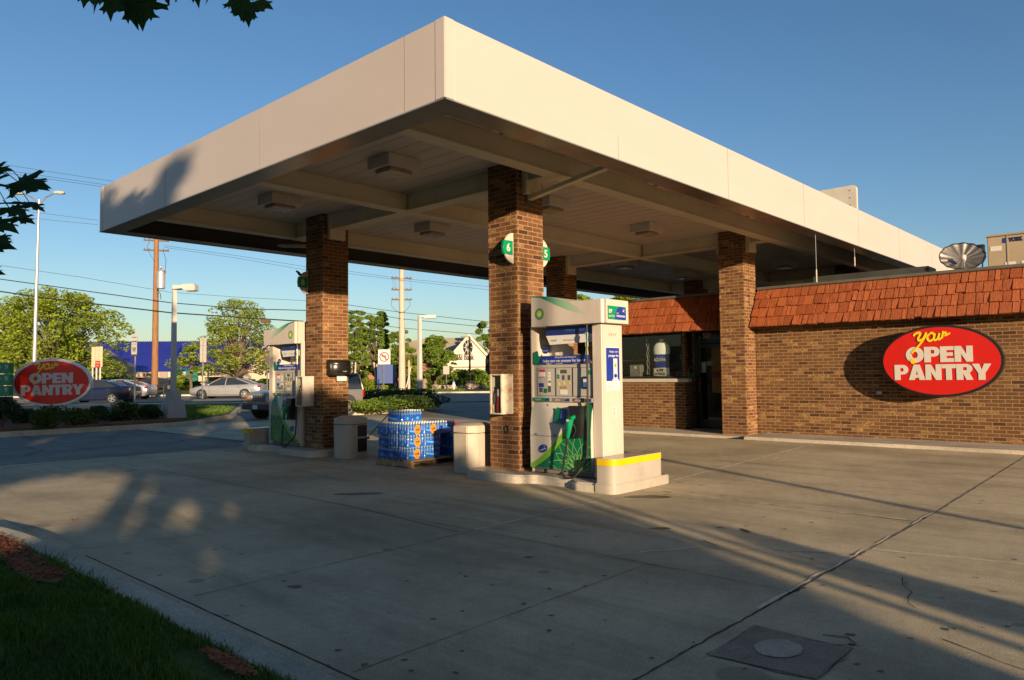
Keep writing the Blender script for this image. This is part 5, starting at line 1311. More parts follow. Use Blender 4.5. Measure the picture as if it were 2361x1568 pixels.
for k in range(2):
    for i,x in enumerate((8.82,9.20)):
        for j,y in enumerate((9.34,9.60,9.86)):
            packs.append((x,y,.127+PH*k,R(-3),'water pack on the short stack, %s tier, %s row, %s end'%(('lower','upper')[k],row[j],('left' if i==0 else 'right')),(j==0),(k,9+i)))
proto.location=(0,0,0)
made=[]
for (x,y,z,rz,lab,front,key) in packs:
    o=place(x,y,z,rz,lab); made.append((o,front,key))
for (o,front,key) in made:
    if front and key in((0,0),(1,0),(2,1),(2,0),(0,9),(1,9)):
        loc=o.location.copy(); ang=o.rotation_euler[2]
        o.location=(0,0,0); add_price(o,'long'); o.location=loc
# litter
t=thing('paper_litter','crumpled white paper scrap lying on the concrete near the store','litter',tuple(gnd(1795,1059,gz(10,4))))
q=gnd(1795,1059,gz(11,5)+.004); b=MB(); rnd=random.Random(6); vs=[(q.x+(i-3)*.05,q.y+(j-1)*.06+rnd.uniform(-.01,.01),q.z+rnd.uniform(0,.03)) for j in range(3) for i in range(7)]
b.add(vs,[(j*7+i,j*7+i+1,(j+1)*7+i+1,(j+1)*7+i) for j in range(2) for i in range(6)]); b.build('scrap',PAPER,t)
for (u,v,lab) in((2325-0,0,None),):
    pass
for k,(u,v,lab) in enumerate(((172,1205,'fallen brown leaf in the sunlit patch on the concrete'),(800,2,None))):
    if lab is None: continue
    q=gnd(u,v-1-5); t=thing('fallen_leaf',lab,'leaf',tuple(q)); b=MB(); P=[]
    for i in range(20):
        a=i*2*PI/20; r=.035*(1+.35*math.sin(5*a)); P.append((q.x+r*math.cos(a),q.y+r*.7*math.sin(a),.006+.008*math.cos(2*a)))
    b.add(P,[tuple(range(20))]); b.build('leaf_blade',mat('dead leaf',(.20,.10,.04),.8,0,.2,20),t)
t=thing('orange_paint_mark','splash of orange marking paint on the kerb top','paint mark',(1.9,4.6,.13)); q=gnd(262,1356,.134); b=MB(); P=[]
for i in range(18): a=i*2*PI/18; r=.022*(1+.4*math.sin(4*a+1)); P.append((q.x+r*math.cos(a),q.y+r*1.2*math.sin(a),.1345))
b.add(P,[tuple(range(18))]); b.build('mark',mat('marking orange',(.85,.22,.03),.6,0,.1,9),t)
# ================================================================ vegetation
def leaves(b,clumps,n,size,seed,flat=.0,shell=.55,droop=0):
    rnd=random.Random(seed)
    vols=[c[1][0]*c[1][1]*c[1][2] for c in clumps]; tot=sum(vols)
    for (c,r),v in zip(clumps,vols):
        k=max(4,int(n*v/tot)); c=Vector(c)
        for _ in range(k):
            while True:
                d=Vector((rnd.uniform(-1,1),rnd.uniform(-1,1),rnd.uniform(-1,1)))
                if .05<d.length<1: break
            d=d.normalized()*(d.length**shell)
            p=c+Vector((d.x*r[0],d.y*r[1],d.z*r[2]))
            s=size*rnd.uniform(.6,1.4)
            a=Vector((rnd.gauss(0,1),rnd.gauss(0,1),rnd.gauss(0,.6*(1-flat)))).normalized()
            e=Vector((rnd.gauss(0,1),rnd.gauss(0,1),rnd.gauss(0,1))); e=(e-a*e.dot(a)).normalized()
            if flat: e=(e*(1-flat)+Vector((0,0,0))*flat); e.z*=(1-flat); e=e.normalized() if e.length>1e-3 else Vector((0,1,0))
            b.add([p-a*s,p+e*s*.45,p+a*s,p-e*s*.45],[(0,1,2,3)])
def tree(name,label,cat,base,h,cw,seed,lm,n=5000,ls=.14,group=None,z0=.35,style='round',trunk=.14,nc=26,axis=None,tops=None):
    rnd=random.Random(seed); base=Vector(base); t=thing(name,label,cat,tuple(base),group=group)
    b=MB(); fork=h*z0*.8
    b.tube([base+Vector((0,0,-.1)),base+Vector((trunk*.3,0,fork*.5)),base+Vector((0,trunk*.3,fork))],[trunk*1.15,trunk*.95,trunk*.8],9)
    clumps=[]
    for i in range(nc):
        a=i*2.399+rnd.uniform(-.4,.4); f=((i+.5)/nc)
        if style=='round':
            zz=h*(z0+(1-z0)*f); rr=cw*.5*math.sqrt(max(.02,1-((f-.42)/.66)**2))*rnd.uniform(.35,1.0)
        elif style=='layer':
            zz=h*(z0+(1-z0)*f); rr=cw*.5*(1.05-.75*f)*rnd.uniform(.5,1.15)
        else:
            zz=h*(z0+(1-z0)*f); rr=cw*.5*rnd.uniform(.2,1)
        c=base+Vector((rr*math.cos(a),rr*math.sin(a),zz*rnd.uniform(.95,1.05)))
        rs=cw*rnd.uniform(.085,.15)*min(1.3,(46/nc)**.3); clumps.append((c,(rs,rs,rs*(.45 if style=='layer' else .7))))
        m=base+Vector((rr*.35*math.cos(a),rr*.35*math.sin(a),fork+(zz-fork)*.55))
        b.tube([base+Vector((0,0,fork*.92)),m,c],[trunk*.45,trunk*.25,trunk*.06],5)
    b.build('trunk',BARK,t,smooth=True)
    b=MB(); leaves(b,clumps,int(n*1.35),ls,seed+1,flat=.12 if style=='layer' else .05); b.build('crown',lm,t)
    return t
def shrub(label,c,r,n,ls,lm,seed,group=None,cat='shrub',name='shrub',nc=9,sq=.8):
    rnd=random.Random(seed); c=Vector(c); t=thing(name,label,cat,tuple(c),group=group)
    cl=[]
    for i in range(nc):
        a=rnd.uniform(0,2*PI); q=rnd.uniform(0,.62); cl.append((c+Vector((r[0]*q*math.cos(a),r[1]*q*math.sin(a),r[2]*rnd.uniform(.25,.75))),(r[0]*.45,r[1]*.45,r[2]*.38*sq/.8)))
    b=MB(); leaves(b,cl,n,ls,seed); b.build('foliage',lm,t)
    b=MB()
    for i in range(5): a=rnd.uniform(0,2*PI); b.tube([c+Vector((0,0,-.02)),c+Vector((r[0]*.3*math.cos(a),r[1]*.3*math.sin(a),r[2]*.6))],[.02,.008],4)
    b.build('stems',BARK,t)
    return t
# bed shrubs (pixel survey at ground height, see curb line)
g_='shrubs in the mulch bed by the oval roadside sign'
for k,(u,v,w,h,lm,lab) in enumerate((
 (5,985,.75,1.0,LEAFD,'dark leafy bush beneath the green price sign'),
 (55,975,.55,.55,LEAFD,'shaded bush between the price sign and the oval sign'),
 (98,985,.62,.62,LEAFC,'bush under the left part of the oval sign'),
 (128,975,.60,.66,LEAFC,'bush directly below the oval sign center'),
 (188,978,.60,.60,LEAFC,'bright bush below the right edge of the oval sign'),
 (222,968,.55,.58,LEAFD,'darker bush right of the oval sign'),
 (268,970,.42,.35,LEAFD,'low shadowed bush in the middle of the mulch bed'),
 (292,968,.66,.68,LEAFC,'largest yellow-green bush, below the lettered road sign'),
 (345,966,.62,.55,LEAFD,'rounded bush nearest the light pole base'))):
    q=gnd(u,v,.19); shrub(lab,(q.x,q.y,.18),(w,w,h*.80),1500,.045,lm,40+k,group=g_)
# junipers on the island
rnd=random.Random(21); gj='spreading junipers on the driveway island'
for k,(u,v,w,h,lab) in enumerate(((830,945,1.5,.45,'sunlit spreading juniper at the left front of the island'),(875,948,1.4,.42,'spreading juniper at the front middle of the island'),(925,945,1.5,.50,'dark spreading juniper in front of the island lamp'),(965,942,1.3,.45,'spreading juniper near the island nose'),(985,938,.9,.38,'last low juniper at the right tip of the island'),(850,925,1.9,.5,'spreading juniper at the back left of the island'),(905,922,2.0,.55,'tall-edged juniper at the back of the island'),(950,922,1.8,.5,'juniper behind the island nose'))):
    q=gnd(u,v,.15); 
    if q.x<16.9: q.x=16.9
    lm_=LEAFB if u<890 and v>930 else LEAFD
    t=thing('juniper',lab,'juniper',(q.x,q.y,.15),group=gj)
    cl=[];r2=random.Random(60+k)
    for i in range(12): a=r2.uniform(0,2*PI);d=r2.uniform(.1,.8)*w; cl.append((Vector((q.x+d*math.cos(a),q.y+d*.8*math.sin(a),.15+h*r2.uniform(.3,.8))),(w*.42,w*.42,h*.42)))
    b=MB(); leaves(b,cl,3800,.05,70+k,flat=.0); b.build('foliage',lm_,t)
# dry-ish far plants
def gt(u,d,z=0.12):   # ground point at optical distance d under pixel column u
    q=at(u,870,d); return Vector((q.x,q.y,z))
def hgt(v,u,d): return at(u,v,d).z
def ftree(u,d,vtop,wpx,label,seed,lm,**k):
    b_=gt(u,d); h=hgt(vtop,u,d)-b_.z; cw=wpx/F_*d
    return tree('tree',label,'tree',b_,h,cw,seed,lm,**k)
ftree(128,72,680,285,'large yellow-green tree behind the oval sign',101,LEAFA,n=16500,ls=.16,z0=.16,trunk=.25,nc=120,style='round')
ftree(18,74,705,120,'yellow-green tree at the far left edge',102,LEAFA,n=4500,ls=.17,z0=.25,nc=24)
ftree(545,68,703,235,'open feathery tree behind the silver sedan',103,LEAFA,n=8500,ls=.12,z0=.24,trunk=.2,nc=85,style='layer')
ftree(440,70,795,60,'small low tree left of the feathery tree',104,LEAFB,n=1300,ls=.14,z0=.35,nc=12,style='layer')
gt_='roadside trees between the brick columns'
ftree(822,70,718,75,'tall green tree just right of the farther brick column',105,LEAFB,n=8000,ls=.13,z0=.2,group=gt_,nc=80,style='layer')
ftree(868,72,728,95,'broad green tree left of the pale utility pole',106,LEAFB,n=10000,ls=.13,z0=.22,group=gt_,nc=90,style='layer')
ftree(915,76,765,70,'smaller tree behind the pale utility pole',107,LEAFB,n=3800,ls=.13,z0=.25,group=gt_,nc=50)
ftree(948,72,800,48,'shrubby light tree right of the pale utility pole',108,LEAFA,n=2600,ls=.12,z0=.15,group=gt_,nc=18)
ftree(1003,74,778,110,'rounded green tree in front of the bank roof',109,LEAFB,n=8000,ls=.13,z0=.26,group=gt_,nc=90,style='layer')
ftree(1120,100,748,60,'green tree right of the bank gable',110,LEAFB,n=3500,ls=.2,z0=.2,nc=26)
ftree(1340,52,668,130,'tree seen above the valance under the canopy edge',111,LEAFA,n=6000,ls=.12,z0=.3,nc=36,style='layer')
ftree(1440,56,672,120,'tree above the shop roof under the canopy edge',112,LEAFA,n=4500,ls=.12,z0=.3,nc=30,style='layer')
ftree(700,85,800,80,'tree behind the farther fuel pump',113,LEAFB,n=2000,ls=.2,z0=.2,nc=16)
# hedge and bushes near the bank
for k,(u,d,w,h,lm,lab) in enumerate(((1035,76,3.0,1.5,LEAFB,'left section of the clipped hedge before the bank'),(1062,76,3.4,1.9,LEAFB,'middle section of the tall hedge before the bank'),(1092,77,3.4,1.9,LEAFB,'right section of the tall hedge before the bank'),(1116,78,3.0,1.8,LEAFB,'end of the tall hedge beside the near column'),(985,75,2.4,1.6,LEAFC,'brownish bush between the brown sign and the hedge'),(850,70,3.0,1.0,LEAFA,'low golden shrub bed under the birches'),(882,70,2.4,.9,LEAFA,'low golden shrub right of the blue sign'),(820,72,2.0,1.6,LEAFB,'dark bush by the farther column'),(940,72,2.2,1.6,LEAFD,'dark bush behind the pale utility pole'))):
    p=gt(u,d); shrub(lab,p,(w*.62,w*.62,h),2600,.13,lm,130+k,group='bushes in front of the bank',nc=14)
for k,(u,d,w,h,lab) in enumerate(((235,84,3.2,1.9,'long bush before the gabled shop front'),(270,84,3.2,1.7,'bush right of the gabled shop front'),(415,82,2.0,1.5,'bush left of the green shop furniture'),(450,82,1.6,1.0,'flowering bush by the blue-roofed shops'),(610,84,3.0,1.1,'low bush right of the silver sedan'),(590,84,2.0,.9,'small bush behind the silver sedan tail'))):
    p=gt(u,d,.16); shrub(lab,p,(w*.6,w*.6,h),1600,.15,LEAFC if k%2 else LEAFA,160+k,group='bushes before the blue-roofed shops',nc=10)
# stone wall
t=thing('stone_wall','low wall of rough stones below the hedge','stone wall',tuple(gt(1050,72))); rnd=random.Random(5)
b=MB(); 
for k in range(120):
    u=1000+115*rnd.random(); d=71.5+rnd.uniform(-.3,.3); p=gt(u,d,.12+rnd.uniform(0,.38)); s=rnd.uniform(.12,.24)
    ang=rnd.uniform(0,3); M=Matrix.Translation(p)@Matrix.Rotation(ang,4,'Z')@Matrix.Rotation(rnd.uniform(-.4,.4),4,'X'); b.box(-s,s,-s*.7,s*.7,-s*.5,s*.5,0,M)
b.build('stones',mat('field stone',(.42,.34,.26),.9,0,.35,2),t,bevel=.04)
# ================================================================ signs, poles
def post(b,p,h,r=.03): b.box(p.x-r,p.x+r,p.y-r,p.y+r,p.z-.05,p.z+h)
def billM(p,ang=0):
    r=(Matrix.Rotation(ang,3,'Z')@rt); return frame(p,r)
def panel(b,M,w,h,d=.02,mi=0,r=.03): b.prism(rrect(w,h,min(r,w*.2)),-d,0,mi,M)
# oval roadside sign
t=thing('roadside_sign','red oval sign with a white rim standing in the shrub bed','roadside sign',tuple(gt(118,25.6,.15)))
A1=at(26,884,26.0); A2=at(211,880,26.6); cen=(A1+A2)/2; cen.z=at(118,882,26.3).z
RO_=mat('sign red deep',(.95,.022,.015),.3,0,.05,4); RIMW=mat('sign rim silver',(.95,.95,.97),.35,.0,.05,4)
oval_sign(t,frame(cen,(A2-A1)),(A2-A1).length,at(118,827,26.3).z-at(118,938,26.3).z,RIMW,.085,.22,RO_)
b=MB(); M=frame(cen,(A2-A1)); b.box(-1.3,2.2,cen.z*0-1.0,-.84,-.30,.05,0,M); b.build('beam_base',mat('base white',(.62,.6,.55),.5,0,.05,3),t,bevel=.01)
b=MB(); b.box(-1.2,-.6,-cen.z-.0,-1.0,-.2,-.05,0,M); b.box(.9,1.5,-cen.z,-1.0,-.2,-.05,0,M); b.build('footing',DARKIN,t)
# price sign
t=thing('price_sign','green fuel price sign with white numerals cut by the left edge','price sign',tuple(gt(-20,25.0,.15)))
c=at(-29,880,25.0); M=frame(c,rt); s=25.0/F_
for k,(z0,z1) in enumerate(((837,862),(863,889),(890,914))):
    b=MB(); y1=(880-z0)*s;y0=(880-z1)*s; b.box(-52*s,51*s,y0,y1,-.2,.0,0,M); g=b.build('price_row',GREENL,t,bevel=.004)
    text('price','3.9',M@Matrix.Translation((4*s,(y0+y1)/2,.002)),24*s*1.25,WLET,g,depth=.002,width=52*s,bold=.0); text('ninths','9',M@Matrix.Translation((43*s,(y0+y1)/2+.04,.002)),15*s,WLET,g,depth=.002)
b=MB(); b.box(-52*s,51*s,(880-934)*s,(880-915)*s,-.2,0,0,M); b.build('blue_row',BLUE,t)
b=MB(); b.box(-50*s,46*s,-c.z,(880-935)*s,-.18,-.03,0,M); b.build('sign_base',DARKIN,t)
# shoebox light poles
def shoebox(base,h,label,r=.07,big=1.0,foot=True,hl=.75):
    t=thing('light_pole',label,'light pole',tuple(base),group='white shoebox light poles')
    b=MB(); n=4
    def ring(z,r): return [(base.x+sx*r,base.y+sy*r,z) for sx,sy in((-1,-1),(1,-1),(1,1),(-1,1))]
    b.add(ring(base.z+(.9*big if foot else 0),r*1.1)+ring(h,r*.85),[(0,3,2,1),(4,5,6,7),(0,1,5,4),(1,2,6,5),(2,3,7,6),(3,0,4,7)]); b.build('pole',POLEW,t,bevel=.004)
    if foot:
        b=MB(); b.add(ring(base.z,.33*big)+ring(base.z+.62*big,.26*big),[(0,3,2,1),(4,5,6,7),(0,1,5,4),(1,2,6,5),(2,3,7,6),(3,0,4,7)]); b.box(base.x-.19,base.x+.19,base.y-.19,base.y+.19,base.z+.62*big,base.z+.92*big); b.build('concrete_foot',mat('foot gray',(.5,.49,.46),.7,0,.08,3),t,bevel=.015)
    M=frame(Vector((base.x,base.y,h)),rt)
    b=MB(); b.prism([(-.0,-.12),(.12,-.12),(.30,-.10),(.42,-.17),(hl,-.17),(hl,.0),(hl-.05,.045),(.40,.045),(.28,.01),(0,.01)],-.17,.17,0,M); b.build('lamp_head',POLEW,t,bevel=.012)
    b=MB(); b.box(.42,hl-.04,-.185,-.171,-.14,.14,0,M); b.build('lamp_glass',LENS,t)
    return t
p=Vector((10.52,25.13,.15)); shoebox(p,4.60,'white square light pole on a concrete foot beside the mulch bed')
p=gnd(972,912,.12); p=gt(968,50,.12); shoebox(p,hgt(728,965,50),'white light pole on the juniper island',r=.12,foot=False,hl=1.15)
# bollard pipe by the foot
t=thing('meter_pipe','thin gray bent pipe beside the light pole foot','pipe',(10.2,24.6,.15)); q=gnd(377,963,.17); b=MB(); b.tube([q,q+Vector((0,0,1.05)),q+Vector((.02,0,1.12)),q+rt*.14+Vector((0,0,1.14))],.022,6); b.build('pipe_run',STEEL,t,smooth=True)
# twin head highway light
t=thing('street_lamp','tall silver twin-arm street lamp behind the oval sign','street lamp',tuple(gt(80,56)))
b=MB(); p=gt(78,56); htop=hgt(455,84,56); b.tube([p,Vector((p.x+.05,p.y,p.z+htop*.5)),Vector((p.x+.12,p.y,htop))],[.17,.12,.07],12); b.build('pole',mat('lamp pole silver',(.42,.42,.42),.4,.55,.06,.5),t,smooth=True)
for sg in(-1,1):
    b=MB(); top=Vector((p.x+.12,p.y,htop)); e=top+rt*sg*1.2+Vector((0,0,.5)); b.tube([top-Vector((0,0,.4)),top+rt*sg*.5+Vector((0,0,.15)),e],[.06,.05,.04],6); b.build('arm',STEEL,t)
    b=MB(); Mx=frame(e+rt*sg*.35,rt*sg); b.prism([(-.4,-.05),(.3,-.10),(.45,-.02),(.35,.09),(-.1,.14),(-.4,.08)],-.16,.16,0,Mx); b.build('cobra_head',mat('lamp head pale',(.6,.56,.48),.4,.1,.05,3),t,bevel=.04)
# utility poles
def crossarm(t,c,w,dirv,z,m=BARK):
    b=MB(); M=frame(c+Vector((0,0,z)),dirv); b.box(-w,w,-.06,.06,-.05,.05,0,M); a=b.build('crossarm',mat('arm wood',(.16,.11,.07),.9,0,.2,4),t)
    for k in(-.92,-.55,.55,.92):
        b=MB(); b.lathe([(.015,0),(.04,.02),(.03,.05),(.04,.07),(.015,.11)],8,M=M@Matrix.Translation((k*w,.06,0))@Matrix.Rotation(-PI/2,4,'X'))
        b.build('insulator',mat('insulator',(.25,.10,.08),.3,0,.1,5),a)
p1=gt(357,60,.15); H1=hgt(500,357,60)
t=thing('utility_pole','brown wooden utility pole with a gray transformer','utility pole',tuple(p1),group='wooden utility poles'); P1=t
b=MB(); b.tube([p1+Vector((0,0,-.1)),Vector((p1.x,p1.y,H1))],[.27,.17],12); b.build('pole',WOODP,t,smooth=True)
for v_ in (552,575): crossarm(t,Vector((p1.x,p1.y,0)),.95,(rt+fw*.5),hgt(v_,357,60))
b=MB(); q=at(371,645,59.6); b.lathe([(.28,-.72),(.32,-.68),(.32,.62),(.22,.74)],16,tuple(q)); b.build('transformer',mat('transformer gray',(.42,.42,.43),.35,.5,.1,2),t,smooth=True)
b=MB(); b.lathe([(.05,0),(.09,.05),(.05,.1),(.09,.15),(.04,.25)],8,tuple(at(380,630,59.6))); b.lathe([(.05,0),(.09,.05),(.05,.1),(.04,.25)],8,tuple(at(371,621,59.6))); b.build('bushing',mat('bushing red',(.3,.06,.04),.3,0,.1,5),t)
b=MB(); b.tube([at(380,632,59.6),at(383,600,59.6),at(376,578,60)],.02,4); b.tube([at(363,680,59.6),at(366,672,59.6),at(370,678,59.6),at(371,690,59.6)],.03,4); b.tube([at(345,555,60),at(339,570,60),at(348,590,60),at(357,602,60)],.015,4); b.build('drop_wire',WIRE,t)
p2=gt(927,66,.15); H2=hgt(590,924,66)
t=thing('utility_pole','pale weathered utility pole with three crossarms','utility pole',tuple(p2),group='wooden utility poles')
b=MB(); b.tube([p2+Vector((0,0,-.1)),Vector((p2.x,p2.y,H2))],[.32,.20],12); b.build('pole',WOODL,t,smooth=True)
for v_ in (640,667,690): crossarm(t,Vector((p2.x,p2.y,0)),.92,(rt+fw*.4),hgt(v_,924,66))
b=MB(); 
for sg in(-1,1): b.tube([at(924+sg*20,690,66),at(924+sg*22,704,66),at(924+sg*12,716,66),at(924,722,66)],.02,4)
for u in (908,903,944): b.tube([at(u,642,66),at(u+4,655,66),at(u+3,667,66)],.014,4)
b.build('drop_wire',WIRE,t)
# stay poles
for k,(u0,v0,u1,v1) in enumerate(((938,800,927,870),)):
    t=thing('guy_guard','pale guy wire guard beside the weathered pole','guy wire',tuple(gt(932,66))); b=MB(); b.tube([at(948,845,66),at(937,893,66)],.05,5); b.build('guard',POLEW,t)
# wires
def wire(label,pts,r=.016):
    t=thing('power_line',label,'power line',tuple(at(*pts[0])),group='overhead wires')
    P=[at(*p) for p in pts]; S=[]
    for i in range(len(P)-1):
        n=14
        for k in range(n):
            f=k/n; q=P[i].lerp(P[i+1],f); S.append(q)
    S.append(P[-1]); b=MB(); b.tube(S,r,4); b.build('wire',WIRE,t); return t
wire('upper black cable crossing left to the farther column',[(-40,638,60),(120,660,60),(393,698,60),(560,712,60.5),(760,717,62)],.035)
wire('thick bundled cable, lowest on the left',[(-40,666,60),(110,688,60),(393,721,60),(560,732.5,61),(700,741,62)],.05)
wire('thin faint wire above the two black cables',[(-40,606,62),(180,638,62),(393,674,62),(560,686,63),(760,696,64)],.014)
wire('highest faint wire at the upper left',[(-40,372,64),(260,418,64)],.014)
wire('second faint wire at the upper left',[(-40,385,64),(250,427,64)],.014)
wire('third faint wire at the upper left',[(-40,391,64),(240,431,64)],.014)
wire('faint wire passing behind the street lamp arms',[(-40,474,66),(226,508,66)],.012)
wire('faint wire below the street lamp arms',[(-40,492,66),(226,518,66)],.012)
wire('wire under the canopy edge left of the farther column',[(378,566,60),(550,590,62),(760,624,64)],.012)
wire('second wire under the canopy edge left of the farther column',[(378,570,60),(550,596,62),(760,632,64)],.012)
wire('wire from the farther column to the weathered pole',[(780,700,62),(924,720,66),(1160,746,68)],.022)
wire('second wire between the brick columns',[(780,711,62),(924,735,66),(1160,758,68)],.024)
wire('third wire dipping toward the bank',[(780,737,62),(924,756,66),(1140,774,68)],.022)
wire('faint wire at the top arm of the weathered pole',[(780,622,62),(924,642,66),(1160,664,68)],.012)
wire('faint wire at the second arm of the weathered pole',[(780,628,62),(924,646,66),(1160,672,68)],.012)
t=thing('cable_splice','small dark splice box hanging on the thick cable','splice box',tuple(at(610,740,61))); b=MB(); M=frame(at(612,740,61),rt); b.box(-.38,.38,-.17,.13,-.1,.1,0,M); b.build('splice_case',mat('splice brown',(.10,.06,.05),.6,0,.2,4),t,bevel=.03)
# road signs
def signpost(name,label,u,d,cat,parts,grp=None,zb=.15,r=.035):
    p=gt(u,d,zb); t=thing(name,label,cat,tuple(p),group=grp); top=max(q[1] for q in parts['z']); 
    b=MB(); post(b,p+Vector((fw.x*.05,fw.y*.05,0)),hgt(parts['top'],u,d)-zb,r); b.build('post',STEEL,t); return t,p
def pan(t,nm,u0,u1,v0,v1,d,mt,off=0,thick=.015,par=None):
    a=at((u0+u1)/2,(v0+v1)/2,d-off); M=frame(a,rt); w=(u1-u0)/F_*d;h=(v1-v0)/F_*d; b=MB(); b.prism(rrect(w,h,min(.04,w*.1)),-thick,0,0,M); return b.build(nm,mt,par or t),M,w,h
# no left turn
d=57; t,_=signpost('road_sign','white no-left-turn sign on a post between the brick columns',884,d,'traffic sign',{'z':[(0,0)],'top':806},r=.045)
o,M,w,h=pan(t,'sign_plate',872,900,806,840,d,PAPER,.1)
b=MB(); R0=.40*w;P=ell(R0,R0,30);Q=ell(R0*.80,R0*.80,30); b.add([M@Vector((x,y,.004)) for x,y in P]+[M@Vector((x,y,.004)) for x,y in Q],[(i,(i+1)%30,30+(i+1)%30,30+i) for i in range(30)]); b.prism([(-R0*.66,R0*.52),(-R0*.52,R0*.66),(R0*.66,-R0*.52),(R0*.52,-R0*.66)][::-1],.004,.006,0,M); b.build('red_ring',RED,o)
b=MB(); b.prism([(.06*w,-.24*w),(.14*w,-.24*w),(.14*w,.12*w),(-.08*w,.12*w),(-.08*w,.2*w),(-.26*w,.08*w),(-.08*w,-.04*w),(-.08*w,.04*w),(.06*w,.04*w)],.002,.0035,0,M); b.build('arrow',DKTXT,o)
# county W
d=41; p=gt(311,d,.15); t=thing('road_sign','black and white lettered route sign left of the brown utility pole','traffic sign',tuple(p)); b=MB(); post(b,p,hgt(775,310,d)-.15,.03); b.build('post',STEEL,t)
o,M,w,h=pan(t,'upper_plate',302,317,770,786,d,mat('plate pale gray',(.42,.42,.42),.5,0,.1,5),.06); b=MB(); b.box(-w*.35,w*.35,-.02,.02,.001,.003,0,M); b.build('small_lettering',DKTXT,o)
o,M,w,h=pan(t,'route_plate',301.5,317,787,821,d,DKTXT,.06); o2,M2,_,_=pan(t,'route_face',303,315.6,789,817,d,mat('plate pale gray',(.42,.42,.42),.5,0,.1,5),.085,.01,o); text('lettering','W',M2@Matrix.Translation((0,-.08,.002)),.42,DKTXT,o,width=.22,depth=.002,bold=.015); text('lettering','COUNTY',M2@Matrix.Translation((0,.22,.002)),.09,DKTXT,o,width=.26,depth=.002)
# back of signs at 469
d=50; p=gt(467,d,.15); t=thing('road_sign','tall blank back of a sign on a post in front of the silver sedan','traffic sign',tuple(p)); b=MB(); post(b,p,hgt(782,468,d)-.15,.035); b.build('post',STEEL,t)
pan(t,'sign_back',461,476,779,835,d,SIGNBACK,.06); 
b=MB(); M=frame(at(468.5,807,d-.08),rt); b.box(-.03,.03,-.8,.8,0,.02,0,M); b.box(-.2,.2,.30,.32,0,.01,0,M);b.box(-.2,.2,-.32,-.30,0,.01,0,M); b.build('stiffener',STEEL,t)
# tan three-panel sign with red placard
d=60; t=thing('road_sign','pale three-board sign back with a small red placard behind the oval sign','traffic sign',tuple(gt(225,d,.15)))
b=MB()
for u in(213,222,230.5): 
    q=gt(u,d,.15); b.box(q.x-.05,q.x+.05,q.y-.05,q.y+.05,.1,hgt(803,u,d))
b.build('post',POLEW,t)
for u0,u1 in((211,219.5),(220,228),(228.5,236.5)): pan(t,'board',u0,u1,800-(u0-211)*.06,847-(u0-211)*.05,d,mat('board cream',(.60,.50,.34),.6,0,.06,3),.1)
o,M,w,h=pan(t,'red_placard',219.5,231,832,847,d,RED,.14); text('lettering','WRONG',M@Matrix.Translation((0,.1,.002)),.15,WLET,o,width=.34,depth=.002); text('lettering','WAY',M@Matrix.Translation((0,-.12,.002)),.15,WLET,o,width=.2,depth=.002)
# small back sign right
d=70; t=thing('road_sign','small gray sign back on a thin post before the hedge','traffic sign',tuple(gt(1029,d,.12))); b=MB(); post(b,gt(1029,d,.12),hgt(850,1029,d)-.12,.04); b.build('post',STEEL,t); pan(t,'sign_back',1022,1036,844,863,d,mat('sign gray',(.42,.40,.38),.5,.2,.05,3),.08)
# round sign by the pump
d=66; t=thing('road_sign','small dark rounded sign left of the farther pump','traffic sign',tuple(gt(616,d,.15))); b=MB(); post(b,gt(616,d,.15),hgt(830,616,d)-.15,.04); b.build('post',STEEL,t); b=MB(); b.prism(ell(.27,.36,24),-.02,0,0,frame(at(616,829,d-.1),rt)); b.build('plate',mat('plate dark brown',(.10,.07,.06),.6,0,.1,4),t)
# blue and brown panels
d=68; t=thing('monument_sign','plain blue monument sign among the roadside trees','sign',tuple(gt(892,d))); pan(t,'panel',870,912,841,884,d,mat('slate blue',(.05,.10,.32),.5,0,.08,2),0,.35); b=MB(); q=gt(873,d);b.box(q.x-.05,q.x+.05,q.y-.05,q.y+.05,0,1.2); q=gt(911,d);b.box(q.x-.05,q.x+.05,q.y-.05,q.y+.05,0,1.2); b.build('leg',BLUE,t)
d=74; t=thing('monument_sign','brown monument sign behind the island light pole','sign',tuple(gt(983,d))); pan(t,'panel',972,994,835,872,d,mat('rust brown',(.32,.12,.05),.6,0,.1,2),0,.4); b=MB(); q=gt(978,d);b.box(q.x-.25,q.x+.25,q.y-.2,q.y+.2,0,1.6); b.build('pillar',mat('pillar tan',(.35,.26,.18),.8,0,.1,2),t)
# hydrant
t=thing('fire_hydrant','small pale fire hydrant with a blue cap by the stone wall','fire hydrant',tuple(gt(1046,68,.12))); q=gt(1046,68,.12); b=MB(); b.lathe([(.16,0),(.16,.08),(.10,.1),(.10,.62),(.14,.64),(.14,.70)],12,tuple(q)); b.box(q.x-.2,q.x+.2,q.y-.05,q.y+.05,q.z+.42,q.z+.52); b.build('barrel',PAPER,t,smooth=True); b=MB(); b.lathe([(.13,.70),(.11,.82),(.04,.88),(.04,.94)],12,tuple(q)); b.build('cap',LBLUE,t,smooth=True)
# brown lamp by the bank
d=72; t=thing('light_pole','thin bronze light pole in front of the bank gable','light pole',tuple(gt(1106,d)))
p=gt(1108,d); t.location=p
p=gt(1083.5,d,.12); t.location=p; H=hgt(776,1083,d); b=MB(); b.box(p.x-.07,p.x+.07,p.y-.07,p.y+.07,.1,H); b.build('pole',mat('bronze',(.13,.10,.06),.5,.2,.1,2),t); b=MB(); b.box(-.85,.0,-.06,.1,-.16,.16,0,frame(Vector((p.x,p.y,H)),rt)); b.build('lamp_head',mat('bronze head',(.30,.26,.22),.5,.2,.1,2),t,bevel=.02); b=MB(); b.box(p.x-.28,p.x+.28,p.y-.28,p.y+.28,.1,.95); b.build('footing',mat('footing tan',(.45,.33,.22),.8,0,.1,3),t)
